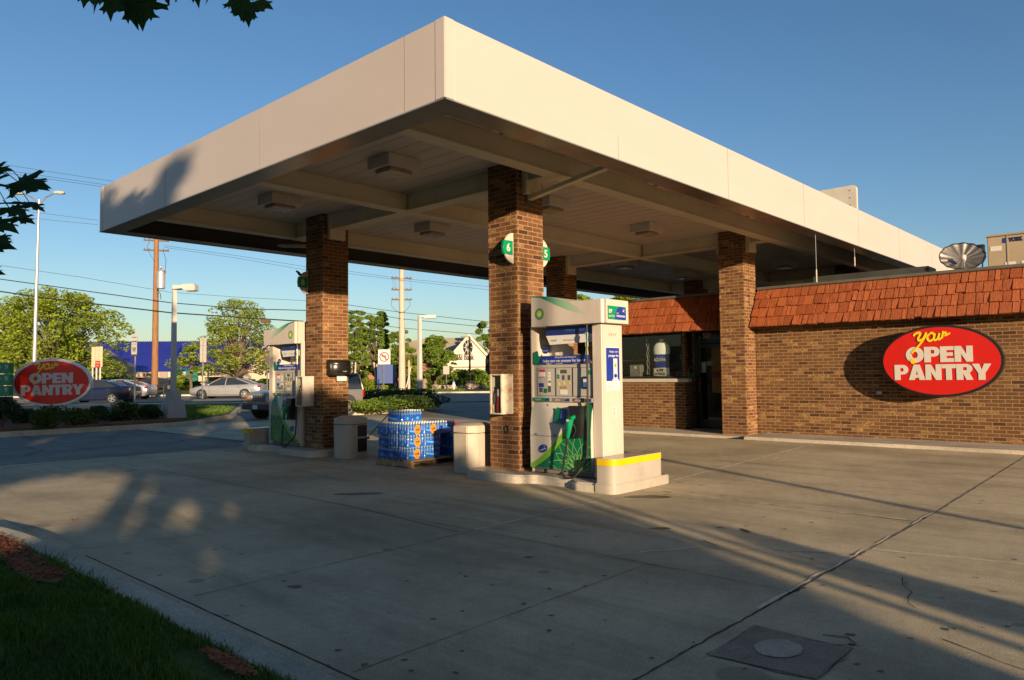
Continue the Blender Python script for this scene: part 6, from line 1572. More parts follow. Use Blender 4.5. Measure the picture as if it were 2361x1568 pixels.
# ================================================================ buildings
AF=Vector((fw.x,fw.y,0)).normalized()
def BF(d,u0=0): # building frame: x along image right, y away, z up, origin on axis at distance d
    o=AF*d; return Matrix(((rt.x,AF.x,0,o.x),(rt.y,AF.y,0,o.y),(0,0,1,.1),(0,0,0,1)))
def pxu(u,d): return (u-1180.65)/F_*d
D1=104.0; MBl=BF(D1); zz=lambda v,u=300,d=D1: hgt(v,u,d)-.1
BLROOF=mat('blue metal roof',(.045,.065,.50),.38,.2,.10,.4)
CREAM=mat('shop cream stucco',(.66,.55,.40),.8,0,.06,.8); TANW=mat('shop tan wall',(.40,.33,.25),.85,0,.08,.7); DKW=mat('shop glass dark',(.02,.02,.022),.15,0,.2,1)
t=thing('shopping_center','long row of shops with a bright blue metal roof and cream fascia','building',tuple(AF*D1+rt*pxu(350,D1)))
x0,x1=pxu(-160,D1),pxu(655,D1)
ze,zr=zz(858),zz(776)
b=MB(); b.add([MBl@Vector(q) for q in((x0,-.6,ze),(x1,-.6,ze-.15),(x1,13,zr-.2),(x0,13,zr),(x0,13,ze),(x1,13,ze))],[(0,1,2,3),(0,3,4),(1,5,2),(3,2,5,4)]); b.build('roof',BLROOF,t)
b=MB(); 
n=150
for i in range(n):
    xx=x0+(x1-x0)*(i+.5)/n; f=(xx-x0)/(x1-x0); b.add([MBl@Vector((xx-.04,-.62,ze-.15*f+.02)),MBl@Vector((xx+.04,-.62,ze-.15*f+.02)),MBl@Vector((xx+.04,13,zr-.2*f+.10)),MBl@Vector((xx-.04,13,zr-.2*f+.10)),MBl@Vector((xx-.04,-.62,ze-.15*f-.05)),MBl@Vector((xx-.04,13,zr-.2*f-.05)),MBl@Vector((xx+.04,-.62,ze-.15*f-.05)),MBl@Vector((xx+.04,13,zr-.2*f-.05))],[(0,1,2,3),(0,3,5,4),(1,6,7,2)])
b.build('roof_ribs',BLROOF,t)
zb0=zz(871); b=MB(); b.box(x0,x1,-.7,.0,zb0,ze-.02,0,MBl); b.build('fascia',CREAM,t)
b=MB(); b.box(x0,x1,3.0,3.4,0,zb0+.2,0,MBl); b.build('shopfront_glass',DKW,t)
b=MB(); b.box(x0,x1,.0,3.0,zb0+.05,zb0+.2,0,MBl); b.build('walkway_ceiling',TANW,t)
for u in (25,190,250,383,470,535,596,640):
    b=MB(); xx=pxu(u,D1); b.box(xx-.42,xx+.42,-.8,.3,0,zb0+.0,0,MBl); b.box(xx-.55,xx+.55,-.9,-.701,zb0-.05,ze-.05,0,MBl) if u==383 else None; b.build('column',CREAM if u!=383 else TANW,t)
for (ua,ub,mt) in((398,412,CREAM),(343,352,CREAM),(560,575,CREAM),(500,520,TANW),(425,440,mat('shop green',(.01,.22,.16),.6,0,.05,3))):
    b=MB(); b.box(pxu(ua,D1),pxu(ub,D1),2.9,2.98,0,zb0-.1,0,MBl); b.build('storefront_bay',mt,t)
b=MB(); b.box(pxu(328,D1),pxu(348,D1),2.75,2.85,zz(888),zz(876),0,MBl); b.build('red_poster',RED,t)
SUBM=mat('sub letters',(.06,.055,.03),.5,0,.05,5)
def btext(s,u0,u1,v0,v1,d,mt,t,off=-.74,shear=0):
    M=BF(d)@Matrix.Translation((pxu((u0+u1)/2,d),off,hgt((v0+v1)/2,(u0+u1)/2,d)-.1))@Matrix.Rotation(PI/2,4,'X'); text('lettering',s,M,(v1-v0)/F_*d*1.25,mt,t,width=(u1-u0)/F_*d,depth=.03,bold=.03,shear=shear)
btext('SUBWAY',336,362,861,868,D1,SUBM,t,shear=.3); btext('SUBWAY',482,512,860,867,D1,SUBM,t,shear=.3)
# gables
def gable(u0,u1,ve,va,um,d,name,mt,dep=6,wing=None):
    Mg=BF(d); b=MB(); e=hgt(ve,um,d)-.1; a=hgt(va,um,d)-.1
    P=[(pxu(u0,d),0),(pxu(u1,d),0),(pxu(u1,d),e),(pxu(um,d),a),(pxu(u0,d),e)]
    n=5; vs=[Mg@Vector((x,y,z)) for y in(0,dep) for x,z in P]; b.add(vs,[tuple(range(n)),tuple(range(2*n-1,n-1,-1))]+[(i,n+i,n+(i+1)%n,(i+1)%n) for i in range(n)]); return b.build(name,mt,t)
gable(132,284,856,806,196,D1-3.5,'gable_wing',TANW)
b=MB(); Mg=BF(D1-3.55)
def rake(b,Mg,d,ua,va,ub,vb,w=.28,ww=.35):
    A=Vector((pxu(ua,d),0,hgt(va,ua,d)-.1));B_=Vector((pxu(ub,d),0,hgt(vb,ub,d)-.1)); b.add([Mg@(A+Vector((0,-ww,0))),Mg@(B_+Vector((0,-ww,0))),Mg@(B_+Vector((0,-ww,w))),Mg@(A+Vector((0,-ww,w))),Mg@(A+Vector((0,.3,0))),Mg@(B_+Vector((0,.3,0))),Mg@(B_+Vector((0,.3,w))),Mg@(A+Vector((0,.3,w)))],[(0,1,2,3),(3,2,6,7),(4,7,6,5),(0,4,5,1),(0,3,7,4),(1,5,6,2)])
rake(b,Mg,D1-3.55,196,808,292,852); rake(b,Mg,D1-3.55,196,808,124,852); b.build('gable_trim',CREAM,t)
b=MB(); b.box(pxu(130,D1-3.6),pxu(272,D1-3.6),-.3,-.05,hgt(872,200,D1-3.6)-.1,hgt(859,200,D1-3.6)-.1,0,BF(D1-3.6)); b.build('sign_band',CREAM,t)
btext("BRUEGGER'S BAGELS",176,272,861.5,869.5,D1-3.6,mat('bagel letters',(.06,.10,.05),.5,0,.05,5),t,off=-.34)
b=MB(); b.box(pxu(130,D1-3.6),pxu(270,D1-3.6),-.12,-.01,0.02,hgt(873,200,D1-3.6)-.1,0,BF(D1-3.55)); b.build('shopfront_glass',DKW,t)
gable(560,690,858,778,640,D1-3.0,'gable_wing',CREAM)
b=MB(); rake(b,BF(D1-3.1),D1-3.1,640,780,550,848); rake(b,BF(D1-3.1),D1-3.1,640,780,690,818); b.build('gable_trim',TANW,t)
b=MB(); 
for u0,u1 in((556,588),(600,622)): b.box(pxu(u0,D1-3.2),pxu(u1,D1-3.2),-.1,.05,0.0,hgt(874,600,D1)-.1,0,BF(D1-3.05))
b.build('shopfront_glass',DKW,t)
b=MB(); b.box(pxu(604,D1-3.2),pxu(610,D1-3.2),-.1,.05,hgt(852,600,D1)-.1,hgt(832,600,D1)-.1,0,BF(D1-3.05)); b.build('window',mat('teal glass',(.03,.12,.13),.2,0,.1,3),t)
# green shop furniture
t=thing('garden_rack','green metal rack standing before the blue-roofed shops','rack',tuple(gt(443,92))); M=frame(gt(443,92,.12),rt); b=MB()
for x in(-1.9,0,2.0): b.box(x-.06,x+.06,0,2.5,-.06,.06,0,M)
for z in(.9,1.7,2.5): b.box(-1.9,2.0,z-.05,z+.05,-.06,.06,0,M)
b.box(-.9,.6,.9,2.4,-.3,-.2,0,M); b.build('rack_frame',mat('teal paint',(.01,.20,.15),.5,0,.05,4),t)
# bank
D2=98.0; MBk=BF(D2)
BKR=mat('bank shingle roof',(.46,.39,.27),.9,0,.12,.8); BKW=mat('bank white siding',(.80,.72,.58),.7,0,.03,1); BKB=mat('bank brick',(.36,.17,.09),.85,0,.12,3)
t=thing('bank_building','bank with a white gable, round wheel window and gray roof','building',tuple(AF*D2+rt*pxu(1080,D2)))
hz=lambda v,u=1080,d=D2: hgt(v,u,d)-.1
def gb(u0,u1,z0,z1,y0,y1,mt,nm): b=MB(); b.box(pxu(u0,D2),pxu(u1,D2),y0,y1,z0,z1,0,MBk); return b.build(nm,mt,t)
gb(1022,1142,0,hz(858),0,14,BKB,'brick_wall'); gb(1020,1144,hz(858),hz(846),-.25,14,BKW,'cornice'); gb(1019,1145,hz(847.5),hz(845),-.45,-.255,mat('gray trim',(.3,.28,.22),.8,0,.05,2),'trim_line')
b=MB(); P=[(pxu(1022,D2),hz(845)),(pxu(1142,D2),hz(845)),(pxu(1136,D2),hz(832)),(pxu(1082,D2),hz(772)),(pxu(1028,D2),hz(832))]
n=5; vs=[MBk@Vector((x,y,z)) for y in(-.2,1) for x,z in P]; b.add(vs,[tuple(range(n)),tuple(range(2*n-1,n-1,-1))]+[(i,n+i,n+(i+1)%n,(i+1)%n) for i in range(n)]); b.build('gable_wall',BKW,t)
b=MB()
for ub,vb in((1024,834),(1142,836)):
    A=Vector((pxu(1082,D2),0,hz(770)));B_=Vector((pxu(ub,D2),0,hz(vb))); dn=Vector((0,0,-.45))
    vs=[A+Vector((0,-.5,0)),B_+Vector((0,-.5,0)),B_+Vector((0,-.5,0))+dn,A+Vector((0,-.5,0))+dn]; vs+=[v+Vector((0,.28,0)) for v in vs]; b.add([MBk@v for v in vs],[(0,1,2,3),(7,6,5,4),(0,4,5,1),(3,2,6,7),(1,5,6,2)])
b.build('gable_trim',BKW,t)
b=MB(); RD=26
vs=[Vector((pxu(1082,D2),-.5,hz(770))),Vector((pxu(1082,D2),RD,hz(770))),Vector((pxu(1020,D2),RD,hz(836))),Vector((pxu(1020,D2),-.5,hz(836))),Vector((pxu(1146,D2),-.5,hz(840))),Vector((pxu(1146,D2),RD,hz(840)))]; b.add([MBk@v for v in vs],[(0,1,2,3),(0,4,5,1)])
vs=[Vector((pxu(880,D2),4,hz(842))),Vector((pxu(1060,D2),4,hz(842))),Vector((pxu(1082,D2),12,hz(768))),Vector((pxu(960,D2),12,hz(768))),Vector((pxu(905,D2),12,hz(778))),Vector((pxu(1060,D2),20,hz(842))),Vector((pxu(880,D2),20,hz(842)))]; b.add([MBk@v for v in vs],[(0,1,2,3,4),(0,4,6),(4,3,2,5,6)])
b.build('roof',BKR,t)
b=MB(); b.box(pxu(800,D2),pxu(1030,D2),4.5,19,0,hz(856),0,MBk); b.build('brick_wall',BKB,t); b=MB(); b.box(pxu(795,D2),pxu(1032,D2),4.2,19.5,hz(856),hz(842),0,MBk); b.build('cornice',BKW,t)
b=MB(); vs=[Vector((pxu(790,D2),4,hz(842))),Vector((pxu(930,D2),4,hz(842))),Vector((pxu(930,D2),12,hz(802))),Vector((pxu(830,D2),12,hz(802)))]; b.add([MBk@v for v in vs],[(0,1,2,3)]); b.build('side_roof',BKR,t)
MW=MBk@Matrix.Translation((pxu(1079,D2),-.24,hz(801)))@Matrix.Rotation(PI/2,4,'X')
b=MB(); b.prism(ell(.64,1.02,36),-.03,.02,0,MW); wn=b.build('wheel_window',DKW,t)
b=MB(); 
for k in range(8):
    a=k*PI/4+PI/2; b.prism([(.12*math.cos(a)-.03*math.sin(a),.18*math.sin(a)+.03*math.cos(a)),(.12*math.cos(a)+.03*math.sin(a),.18*math.sin(a)-.03*math.cos(a)),(.62*math.cos(a)+.03*math.sin(a),1.0*math.sin(a)-.03*math.cos(a)),(.62*math.cos(a)-.03*math.sin(a),1.0*math.sin(a)+.03*math.cos(a))],.02,.05,0,MW)
P=ell(.32,.52,24);Q=ell(.25,.44,24); b.add([MW@Vector((x,y,.045)) for x,y in P]+[MW@Vector((x,y,.045)) for x,y in Q],[(i,(i+1)%24,24+(i+1)%24,24+i) for i in range(24)]); b.build('wheel_spokes',mat('bank spoke',(.6,.6,.55),.5,0,.05,2),wn)
M=MBk@Matrix.Translation((pxu(1071,D2),-.26,hz(823)))@Matrix.Rotation(PI/2,4,'X'); text('lettering','M&I Bank',M,1.15,DKTXT,t,width=pxu(1100,D2)-pxu(1050,D2)-.3,depth=.05,bold=.02)
for u in (1038,1060,1100): b=MB(); b.box(pxu(u,D2)-.5,pxu(u,D2)+.5,-.05,.05,.6,1.7,0,MBk); b.build('window',DKW,t)
# birch-like stems
for k,(u,d,v0) in enumerate(((868,69.5,835),(873,69.5,840),(884,69.5,845),(943,69.5,830),(818,69,835))):
    t=thing('young_trunk',('pale leaning trunk under the broad green tree','second pale trunk beside it, leaning right','thin pale trunk left of the blue sign','pale trunk right of the weathered pole','stout pale trunk beside the farther column')[k],'tree trunk',tuple(gt(u,d)),group='pale roadside trunks'); b=MB(); q=gt(u,d); b.tube([q,at(u-3+k,(v0+890)/2,d),at(u-6+2*k,v0,d)],[.14,.10,.07],7); b.build('stem',WOODL,t,smooth=True)
# ================================================================ vehicles
TYRE=mat('tyre',(.015,.015,.015),.8,0,.2,10); RIM=mat('alloy rim',(.60,.60,.60),.25,.8,.1,10); CARG=mat('car glass',(.02,.025,.03),.06,0,.1,2,spec=.9)
HEADL=mat('headlight lens',(.75,.75,.72),.08,.3,.05,8); TAILL=mat('tail light red',(.55,.01,.01),.15,0,.1,8); AMB=mat('amber lens',(.7,.22,.02),.2,0,.1,8)
def loft(b,st,mi=0,caps=True):
    # st: list of (x, ring points [(y,z)...]) symmetrical handled by caller
    n=len(st[0][1]); vs=[(x,y,z) for x,r in st for y,z in r]
    fs=[(i*n+j,i*n+(j+1)%n,(i+1)*n+(j+1)%n,(i+1)*n+j) for i in range(len(st)-1) for j in range(n)]
    if caps: fs+=[tuple(range(n-1,-1,-1)),tuple((len(st)-1)*n+j for j in range(n))]
    b.add(vs,fs,mi)
def wheel(t,x,y,r,w,side):
    b=MB(); M=Matrix.Translation((x,y,r))@Matrix.Rotation(PI/2,4,'X')
    b.lathe([(r*.62,-w/2),(r*.93,-w/2),(r,-w*.3),(r,w*.3),(r*.93,w/2),(r*.62,w/2)],24,M=M); wh=b.build('wheel',TYRE,t,smooth=True)
    b=MB(); o=side*(w/2+.004); 
    Mr=Matrix.Translation((x,y+o,r))@Matrix.Rotation(PI/2,4,'X')
    b.lathe([(r*.64,-.01),(r*.64,.01)],24,M=Mr)
    b.build('rim_shadow',BLACK,wh)
    b=MB()
    for k in range(5):
        a=k*2*PI/5; ca,sa=math.cos(a),math.sin(a); b.prism([(r*.1*ca-r*.13*sa,r*.1*sa+r*.13*ca),(r*.1*ca+r*.13*sa,r*.1*sa-r*.13*ca),(r*.6*ca+r*.10*sa,r*.6*sa-r*.10*ca),(r*.6*ca-r*.10*sa,r*.6*sa+r*.10*ca)],.012 if side<0 else -.03,.03 if side<0 else -.012,0,Mr)
    P=ell(r*.66,r*.66,24);Q=ell(r*.56,r*.56,24); zz_=.03 if side<0 else -.03
    b.add([Mr@Vector((p[0],p[1],zz_)) for p in P]+[Mr@Vector((p[0],p[1],zz_)) for p in Q],[(i,(i+1)%24,24+(i+1)%24,24+i) for i in range(24)]); b.lathe([(r*.18,-.035),(r*.18,.035)],12,M=Mr)
    b.build('rim',RIM,wh)
def sedan(label,paint,L=4.75,W=1.82,H=1.46,loc=(0,0,0),rz=0,group=None,style=0):
    t=thing('sedan',label,'car',(0,0,0),group=group)
    b=MB(); hw=W/2
    # stations: x from rear(-) to front(+), belt z, bottom z, width scale
    ST=[(-L*.5,.50,.78,.74),(-L*.492,.34,.92,.86),(-L*.46,.26,1.00,.93),(-L*.40,.24,1.03,.97),(-L*.30,.22,1.0,.99),(-L*.15,.20,.98,1.0),(0,.19,.96,1.0),(L*.15,.19,.94,1.0),(L*.25,.20,.93,.99),(L*.33,.21,.90,.98),(L*.41,.22,.82,.95),(L*.46,.24,.73,.89),(L*.49,.30,.64,.80),(L*.5,.38,.56,.70)]
    st=[]
    for x,z0,z1,k in ST:
        w=hw*k; zm=z0+(z1-z0)*.55
        r=[(-w*.90,z0),(-w*.985,z0+.10),(-w,zm),(-w*.985,z1-.10),(-w*.93,z1-.02),(-w*.80,z1+.015),(0,z1+.035),(w*.80,z1+.015),(w*.93,z1-.02),(w*.985,z1-.10),(w,zm),(w*.985,z0+.10),(w*.90,z0)]
        st.append((x,r))
    loft(b,st); bo=b.build('body',paint,t,smooth=True)
    # greenhouse glass
    gh=[(-L*.36,.99,.995),(-L*.22,1.30,.86),(-L*.13,H-.05,.78),(0,H-.035,.76),(L*.06,H-.05,.77),(L*.23,.97,.95)]
    b=MB(); st=[]
    for x,zt,k in gh:
        wb=hw*.90; wt=hw*k*.90; zb=.93
        st.append((x,[(-wb,zb),(-min(wb,wt),zt),(0,zt+.02),(min(wb,wt),zt),(wb,zb)]))
    loft(b,st); b.build('windows',CARG,bo)
    # roof skin + pillars
    b=MB(); st=[]
    for x,z,k in((-L*.175,H-.105,.745),(-L*.13,H-.035,.735),(-L*.05,H-.005,.72),(0,H,.715),(L*.04,H-.015,.72),(L*.075,H-.06,.735)):
        w=hw*k*.93; st.append((x,[(-w-.02,z-.045),(-w,z-.01),(0,z+.022),(w,z-.01),(w+.02,z-.045),(0,z-.03)]))
    loft(b,st); b.build('roof',paint,bo,smooth=True)
    b=MB()
    for s in(-1,1):
        for (xa,za,ya,xb_,zb_,yb_,r) in((L*.235,.95,.875,L*.06,H-.07,.70,.030),(-L*.375,1.0,.875,-L*.16,H-.09,.70,.05),(-.08,.94,.91,-.14,H-.05,.71,.028)):
            b.tube([(xa,s*hw*ya,za),((xa+xb_)/2,s*hw*(ya+yb_)/2+s*.012,(za+zb_)/2+.02),(xb_,s*hw*yb_,zb_)],r,6)
    b.build('pillar',paint,bo,smooth=True)
    # arches, wheels, lamps
    for x in(-L*.295,L*.305):
        for s in(-1,1):
            b=MB(); M=Matrix.Translation((x,s*hw*.985,.33))@Matrix.Rotation(PI/2,4,'X'); b.lathe([(.365,-.03),(.365,.03)],24,M=M); b.build('wheel_arch',BLACK,bo)
            wheel(t,x,s*(hw-.06),.325,.2,s)
    for s in(-1,1):
        b=MB(); b.prism([(-.22,-.05),(.16,-.09),(.20,-.02),(.05,.06),(-.22,.05)] ,-.06,.06,0,Matrix.Translation((L*.44,s*hw*.80,.66))@Matrix.Rotation(PI/2,4,'X')@Matrix.Rotation(-s*.25,4,'Y')); b.build('headlight',HEADL,t)
        b=MB(); b.box(-L*.497,-L*.455,s*hw*.62,s*hw*.91,.74,.92); b.build('tail_light',TAILL,t,bevel=.02)
        b=MB(); b.box(L*.19,L*.215,s*(hw+.0),s*(hw+.16),.93,1.06); b.build('mirror',paint,t,bevel=.03)
    b=MB(); b.box(L*.485,L*.502,-.5,.5,.34,.44); b.box(L*.47,L*.488,-.38,.38,.58,.66); b.build('grille',BLACK,t,bevel=.01)
    b=MB(); b.box(L*.500,L*.506,-.15,.15,.42,.54); b.build('number_plate',PAPER,t)
    b=MB(); b.box(-L*.5,-L*.497,-.15,.15,.62,.74); b.build('number_plate',PAPER,t)
    b=MB()
    for s in(-1,1):
        for x in(-.12,L*.205,-L*.235): b.box(x-.004,x+.004,s*hw*.992,s*hw*1.003,.30,.93)
        b.box(-L*.2,L*.2,s*hw*.99,s*hw*1.002,.295,.305)
        for x in(.05,-1.0): b.box(x-.09,x+.03,s*hw*.99,s*(hw+.02),.80,.83)
    b.build('door_seam',mat('seam dark',(.05,.05,.05),.5,0,.1,5),t)
    # occupant heads
    t.location=loc; t.rotation_euler=(0,0,rz); return t
def paintm(n,c,met=.5): return mat(n,c,.28,met,.03,2,coat=.7)
ang=math.atan2(-rt.y,-rt.x)     # heading to the left of the picture
def carat(u,d,z=.03): q=at(u,870,d); return (q.x,q.y,z)
sedan('silver four-door sedan driving left in the middle of the road',paintm('silver paint',(.34,.35,.36)),loc=carat(527,52.5),rz=ang,L=5.0,H=1.50)
sedan('dark blue sedan partly hidden by the oval roadside sign',mat('navy paint',(.004,.009,.034),.35,0,.03,2,coat=.12),loc=carat(228,44.5),rz=ang,L=4.5,H=1.42)
sedan('pale silver car just beyond the dark blue sedan',paintm('pale silver paint',(.42,.42,.46)),loc=carat(272,52.0),rz=ang,L=4.9,H=1.42)
sedan('dark car parked by the shops behind the brown utility pole',paintm('dark paint',(.02,.02,.025),.3),loc=carat(370,88,.12),rz=ang+.1,L=4.7,H=1.4)
sedan('dark red car parked at the shops left of the utility pole',paintm('maroon paint',(.12,.01,.01),.3),loc=carat(340,92,.12),rz=ang-.2,L=4.4,H=1.4)
# boxy off-roader
def jeep(loc,rz):
    t=thing('off_roader','silver boxy off-road wagon behind the farther pump and column','car',(0,0,0)); P=paintm('offroad silver',(.36,.36,.36),.4)
    BUM=mat('bumper charcoal',(.035,.035,.04),.6,0,.1,5)
    b=MB(); hw=.86
    st=[]
    for x,z0,z1,k in((-2.05,.62,1.02,.95),(-2.0,.45,1.05,1),(-.6,.42,1.05,1),(.55,.42,1.05,1),(.75,.42,1.04,.99),(1.5,.45,1.01,.95),(1.92,.50,.97,.92),(2.0,.55,.93,.90)):
        w=hw*k; st.append((x,[(-w*.97,z0),(-w,z0+.12),(-w,z1-.08),(-w*.93,z1),(0,z1+.03),(w*.93,z1),(w,z1-.08),(w,z0+.12),(w*.97,z0)]))
    loft(b,st); bo=b.build('body',P,t,smooth=True)
    b=MB(); st=[]
    for x,zt,k in((-2.02,1.04,.98),(-1.88,1.56,.90),(.05,1.60,.86),(.25,1.56,.87),(.78,1.04,.95)):
        st.append((x,[(-hw*.97,1.0),(-hw*k,zt),(hw*k,zt),(hw*.97,1.0)]))
    loft(b,st); b.build('windows',CARG,bo)
    b=MB(); b.box(-1.9,.22,-hw*.88,hw*.88,1.56,1.63); b.build('roof',P,bo,bevel=.03)
    for s in(-1,1):
        for xa,xb in((.80,.22),(-.45,-.45),(-1.2,-1.2),(-2.03,-1.9)): b=MB(); b.tube([(xa,s*hw*.97,1.0),(xb,s*hw*.89,1.58)],.04,6); b.build('pillar',P,bo)
        b=MB(); b.tube([(-1.7,s*hw*.7,1.68),(-.2,s*hw*.7,1.68)],.015,5); b.build('roof_rail',P,bo)
    b=MB(); b.box(2.0,2.012,-.40,.40,.60,.90); g=b.build('grille',mat('grille frame',(.40,.40,.40),.4,.3,.05,5),t,bevel=.004)
    for k in range(7):
        b=MB(); y=-.33+.11*k; b.box(2.006,2.016,y-.033,y+.033,.63,.87); b.build('slot',BLACK,g)
    for s in(-1,1):
        b=MB(); b.box(1.98,2.02,s*.44,s*.66,.64,.86); b.build('headlight',HEADL,t,bevel=.01)
        b=MB(); b.box(1.90,2.01,s*.68,s*.81,.62,.84); b.build('turn_signal',AMB,t,bevel=.01)
        b=MB(); b.box(1.99,2.03,s*.44,s*.70,.54,.60); b.build('turn_signal',AMB,t)
        b=MB(); b.box(-2.09,-2.03,s*.70,s*.85,.70,1.0); b.build('tail_light',TAILL,t,bevel=.01)
        for x in(-1.25,1.35):
            b=MB(); M=Matrix.Translation((x,s*hw*.99,.40))@Matrix.Rotation(PI/2,4,'X'); b.lathe([(.43,-.06),(.43,.06)],20,M=M); b.build('wheel_arch',BUM,bo)
            wheel(t,x,s*(hw-.08),.36,.24,s)
    b=MB(); b.box(2.0,2.16,-.88,.88,.36,.54); b.box(-2.2,-2.04,-.86,.86,.40,.60); b.build('bumper',BUM,t,bevel=.03)
    b=MB(); b.box(2.16,2.168,-.15,.15,.38,.53); b.build('number_plate',PAPER,t)
    t.location=loc; t.rotation_euler=(0,0,rz)
jeep((15.3,24.72,-.01),PI+R(4))
# ================================================================ foreground maple: trunk off to the left, twigs reach into view
mp=thing('maple_tree','maple tree whose dark lobed leaves hang into the upper left corner','maple tree',(-1.9,3.4,.1))
b=MB(); B0=Vector((-1.9,3.4,0)); b.tube([B0,B0+Vector((.05,.05,1.5)),B0+Vector((.0,.1,3.0)),B0+Vector((.05,0,6.5))],[.17,.14,.12,.06],12); b.build('trunk',BARK,mp,smooth=True)
def maple_leaf(b,c,n,upd,size,curl=.12,seed=0):
    # lobed outline
    rnd=random.Random(seed)
    half=[(0,-.02),(.10,-.04),(.30,-.22),(.27,-.08),(.46,-.10),(.40,.04),(.62,.16),(.86,.20),(.74,.30),(.78,.44),(.56,.36),(.40,.40),(.30,.36),(.36,.60),(.50,.70),(.34,.76),(.30,.92),(.20,.80),(.12,.95),(0,1.25)]
    n=Vector(n).normalized(); u=Vector(upd); u=(u-n*u.dot(n)).normalized(); r=u.cross(n)
    P=[(x,y) for x,y in half]+[(-x*rnd.uniform(.9,1.1),y) for x,y in reversed(half[1:-1])]
    k=len(P); cen=(0,.25)
    vs=[c+r*cen[0]*size+u*cen[1]*size]
    for x,y in P:
        z=-curl*(x*x+max(0,y-.3)**2*.8)+.04*math.sin(7*x+3*y)
        vs.append(c+(r*x+u*y+n*z)*size)
    b.add(vs,[(0,i+1,(i+1)%k+1) for i in range(k)])
# leaf list: (u,v of leaf base, distance, tip direction in picture (du,dv), size m, tilt)
LV=[(262,-30,2.1,(.05,1),.105),(300,-22,2.15,(.25,1),.115),(330,-10,2.2,(.1,1),.12),(240,-42,2.0,(-.2,1),.09),(372,-60,2.2,(.3,1),.10),
 (560,-25,2.2,(.15,1),.110),(575,5,2.25,(.1,1),.08),(592,-8,2.15,(.9,.75),.075),(545,-40,2.1,(-.1,1),.09),(205,-38,2.1,(-.1,1),.08),(420,-52,2.3,(.0,1),.09),(455,-48,2.3,(.1,1),.085),(500,-46,2.2,(-.2,1),.08),
 (40,418,2.0,(1,.35),.135),(60,425,2.05,(1,.55),.10),(-28,422,1.95,(1,.15),.10),(45,465,2.1,(1,.6),.085),(70,470,2.15,(.9,.8),.07),(20,478,2.05,(.8,.9),.11),(40,500,2.1,(.9,.6),.08),(-20,508,2.0,(.9,.7),.12),(-30,560,2.0,(1,.25),.11),(-12,548,2.1,(.5,1),.07),(-38,628,2.0,(1,.25),.085),(-20,390,2.0,(1,.1),.08),(-20,545,1.95,(.9,.9),.09)]
b=MB(); pet=MB()
for k,(u,v,d,(du,dv),s) in enumerate(LV):
    if v<10: v+=10
    c=at(u,v,d); rnd=random.Random(200+k); s*=(1.12 if u>180 else .92)
    upd=(rx*du-ux_*dv) if False else None
    dirw=(at(u+du*50,v+dv*50,d)-c).normalized()
    nrm=((-fw*1.0+Vector((rnd.uniform(-.5,.5),rnd.uniform(-.5,.5),rnd.uniform(.1,.6)))) if u>180 else (-fw*.5+Vector((rnd.uniform(-.3,.3),rnd.uniform(-.3,.3),rnd.uniform(.7,1.1))))).normalized()
    maple_leaf(b,c,nrm,dirw,s*.68,seed=k)
    pet.tube([c,c-dirw*.05+Vector((0,0,.02))],.0012,4)
b.build('leaves',LEAFM,mp)
tw=[[(-150,395,2.3),(-60,415,2.05),(20,430,2.0),(44,420,2.0)],[(-150,470,2.2),(-40,470,2.0),(30,468,2.08),(70,470,2.15)],[(-150,540,2.1),(-60,530,2.0),(-15,545,2.1)],[(-200,620,2.1),(-80,620,2.0),(-38,628,2.0)],[(150,-140,2.2),(250,-60,2.1),(330,-40,2.2),(420,-65,2.3),(500,-60,2.2),(560,-45,2.2),(600,-40,2.2)]]
for L in tw:
    P=[at(*p) for p in L]; pet.tube(P,[.007,.005,.0035]+[.0025]*(len(P)-3),5)
for L in ((B0+Vector((0,.1,2.1)),at(-400,400,2.5),at(-150,430,2.25)),(B0+Vector((0,.1,2.0)),at(-400,560,2.3),at(-150,560,2.1)),(B0+Vector((0,.05,2.6)),at(-250,-200,2.4),at(150,-140,2.2))): pet.tube(list(L),[.035,.018,.008],7)
pet.build('twigs',BARK,mp,smooth=True)
# overhead crown outside the picture that shades the lawn
# sun frame
TD=Vector((.4226,.9063,0)); TS=Vector((.9063,-.4226,0))
def sp(s,tau,z=0): q=TS*s+TD*tau; return Vector((q.x,q.y,z))
def caster(label,s,tau,h,cw,seed,n=5000,ls=.22,z0=.25,nc=40,lm=LEAFB,sq=.7):
    return tree('tree',label,'tree',sp(s,tau),h,cw,seed,lm,n=n,ls=ls,z0=z0,trunk=.22,nc=nc)
g_off='trees standing behind the photographer'
for k,(s,tau,h,cw,n,z0) in enumerate(((-20,-14,9.2,9.5,7000,.06),(-12.5,-15,9.0,8.5,7000,.08),(-7.4,-14,8.9,7.0,7000,.30),(-3.2,-13.5,10.6,4.2,5200,.52),(-.95,-14.5,8.5,1.9,1900,.72),(2.1,-14,5.0,3.0,6500,.0),(-28,-14,9.5,8,5000,.08))):
    q=sp(s,tau); t=tree('tree',('wide leafy tree behind the camera, far left of the sun','leafy tree behind the camera, left group','leafy tree behind the camera, middle of the left group','narrow tree behind the camera in line with the canopy end','small tree behind the camera','dense small tree behind the camera on the sun side','outermost leafy tree behind the camera')[k],'tree',q,h,cw,300+k,LEAFB,n=n,ls=.24,z0=max(z0,.02),trunk=.2,nc=46,group=g_off)
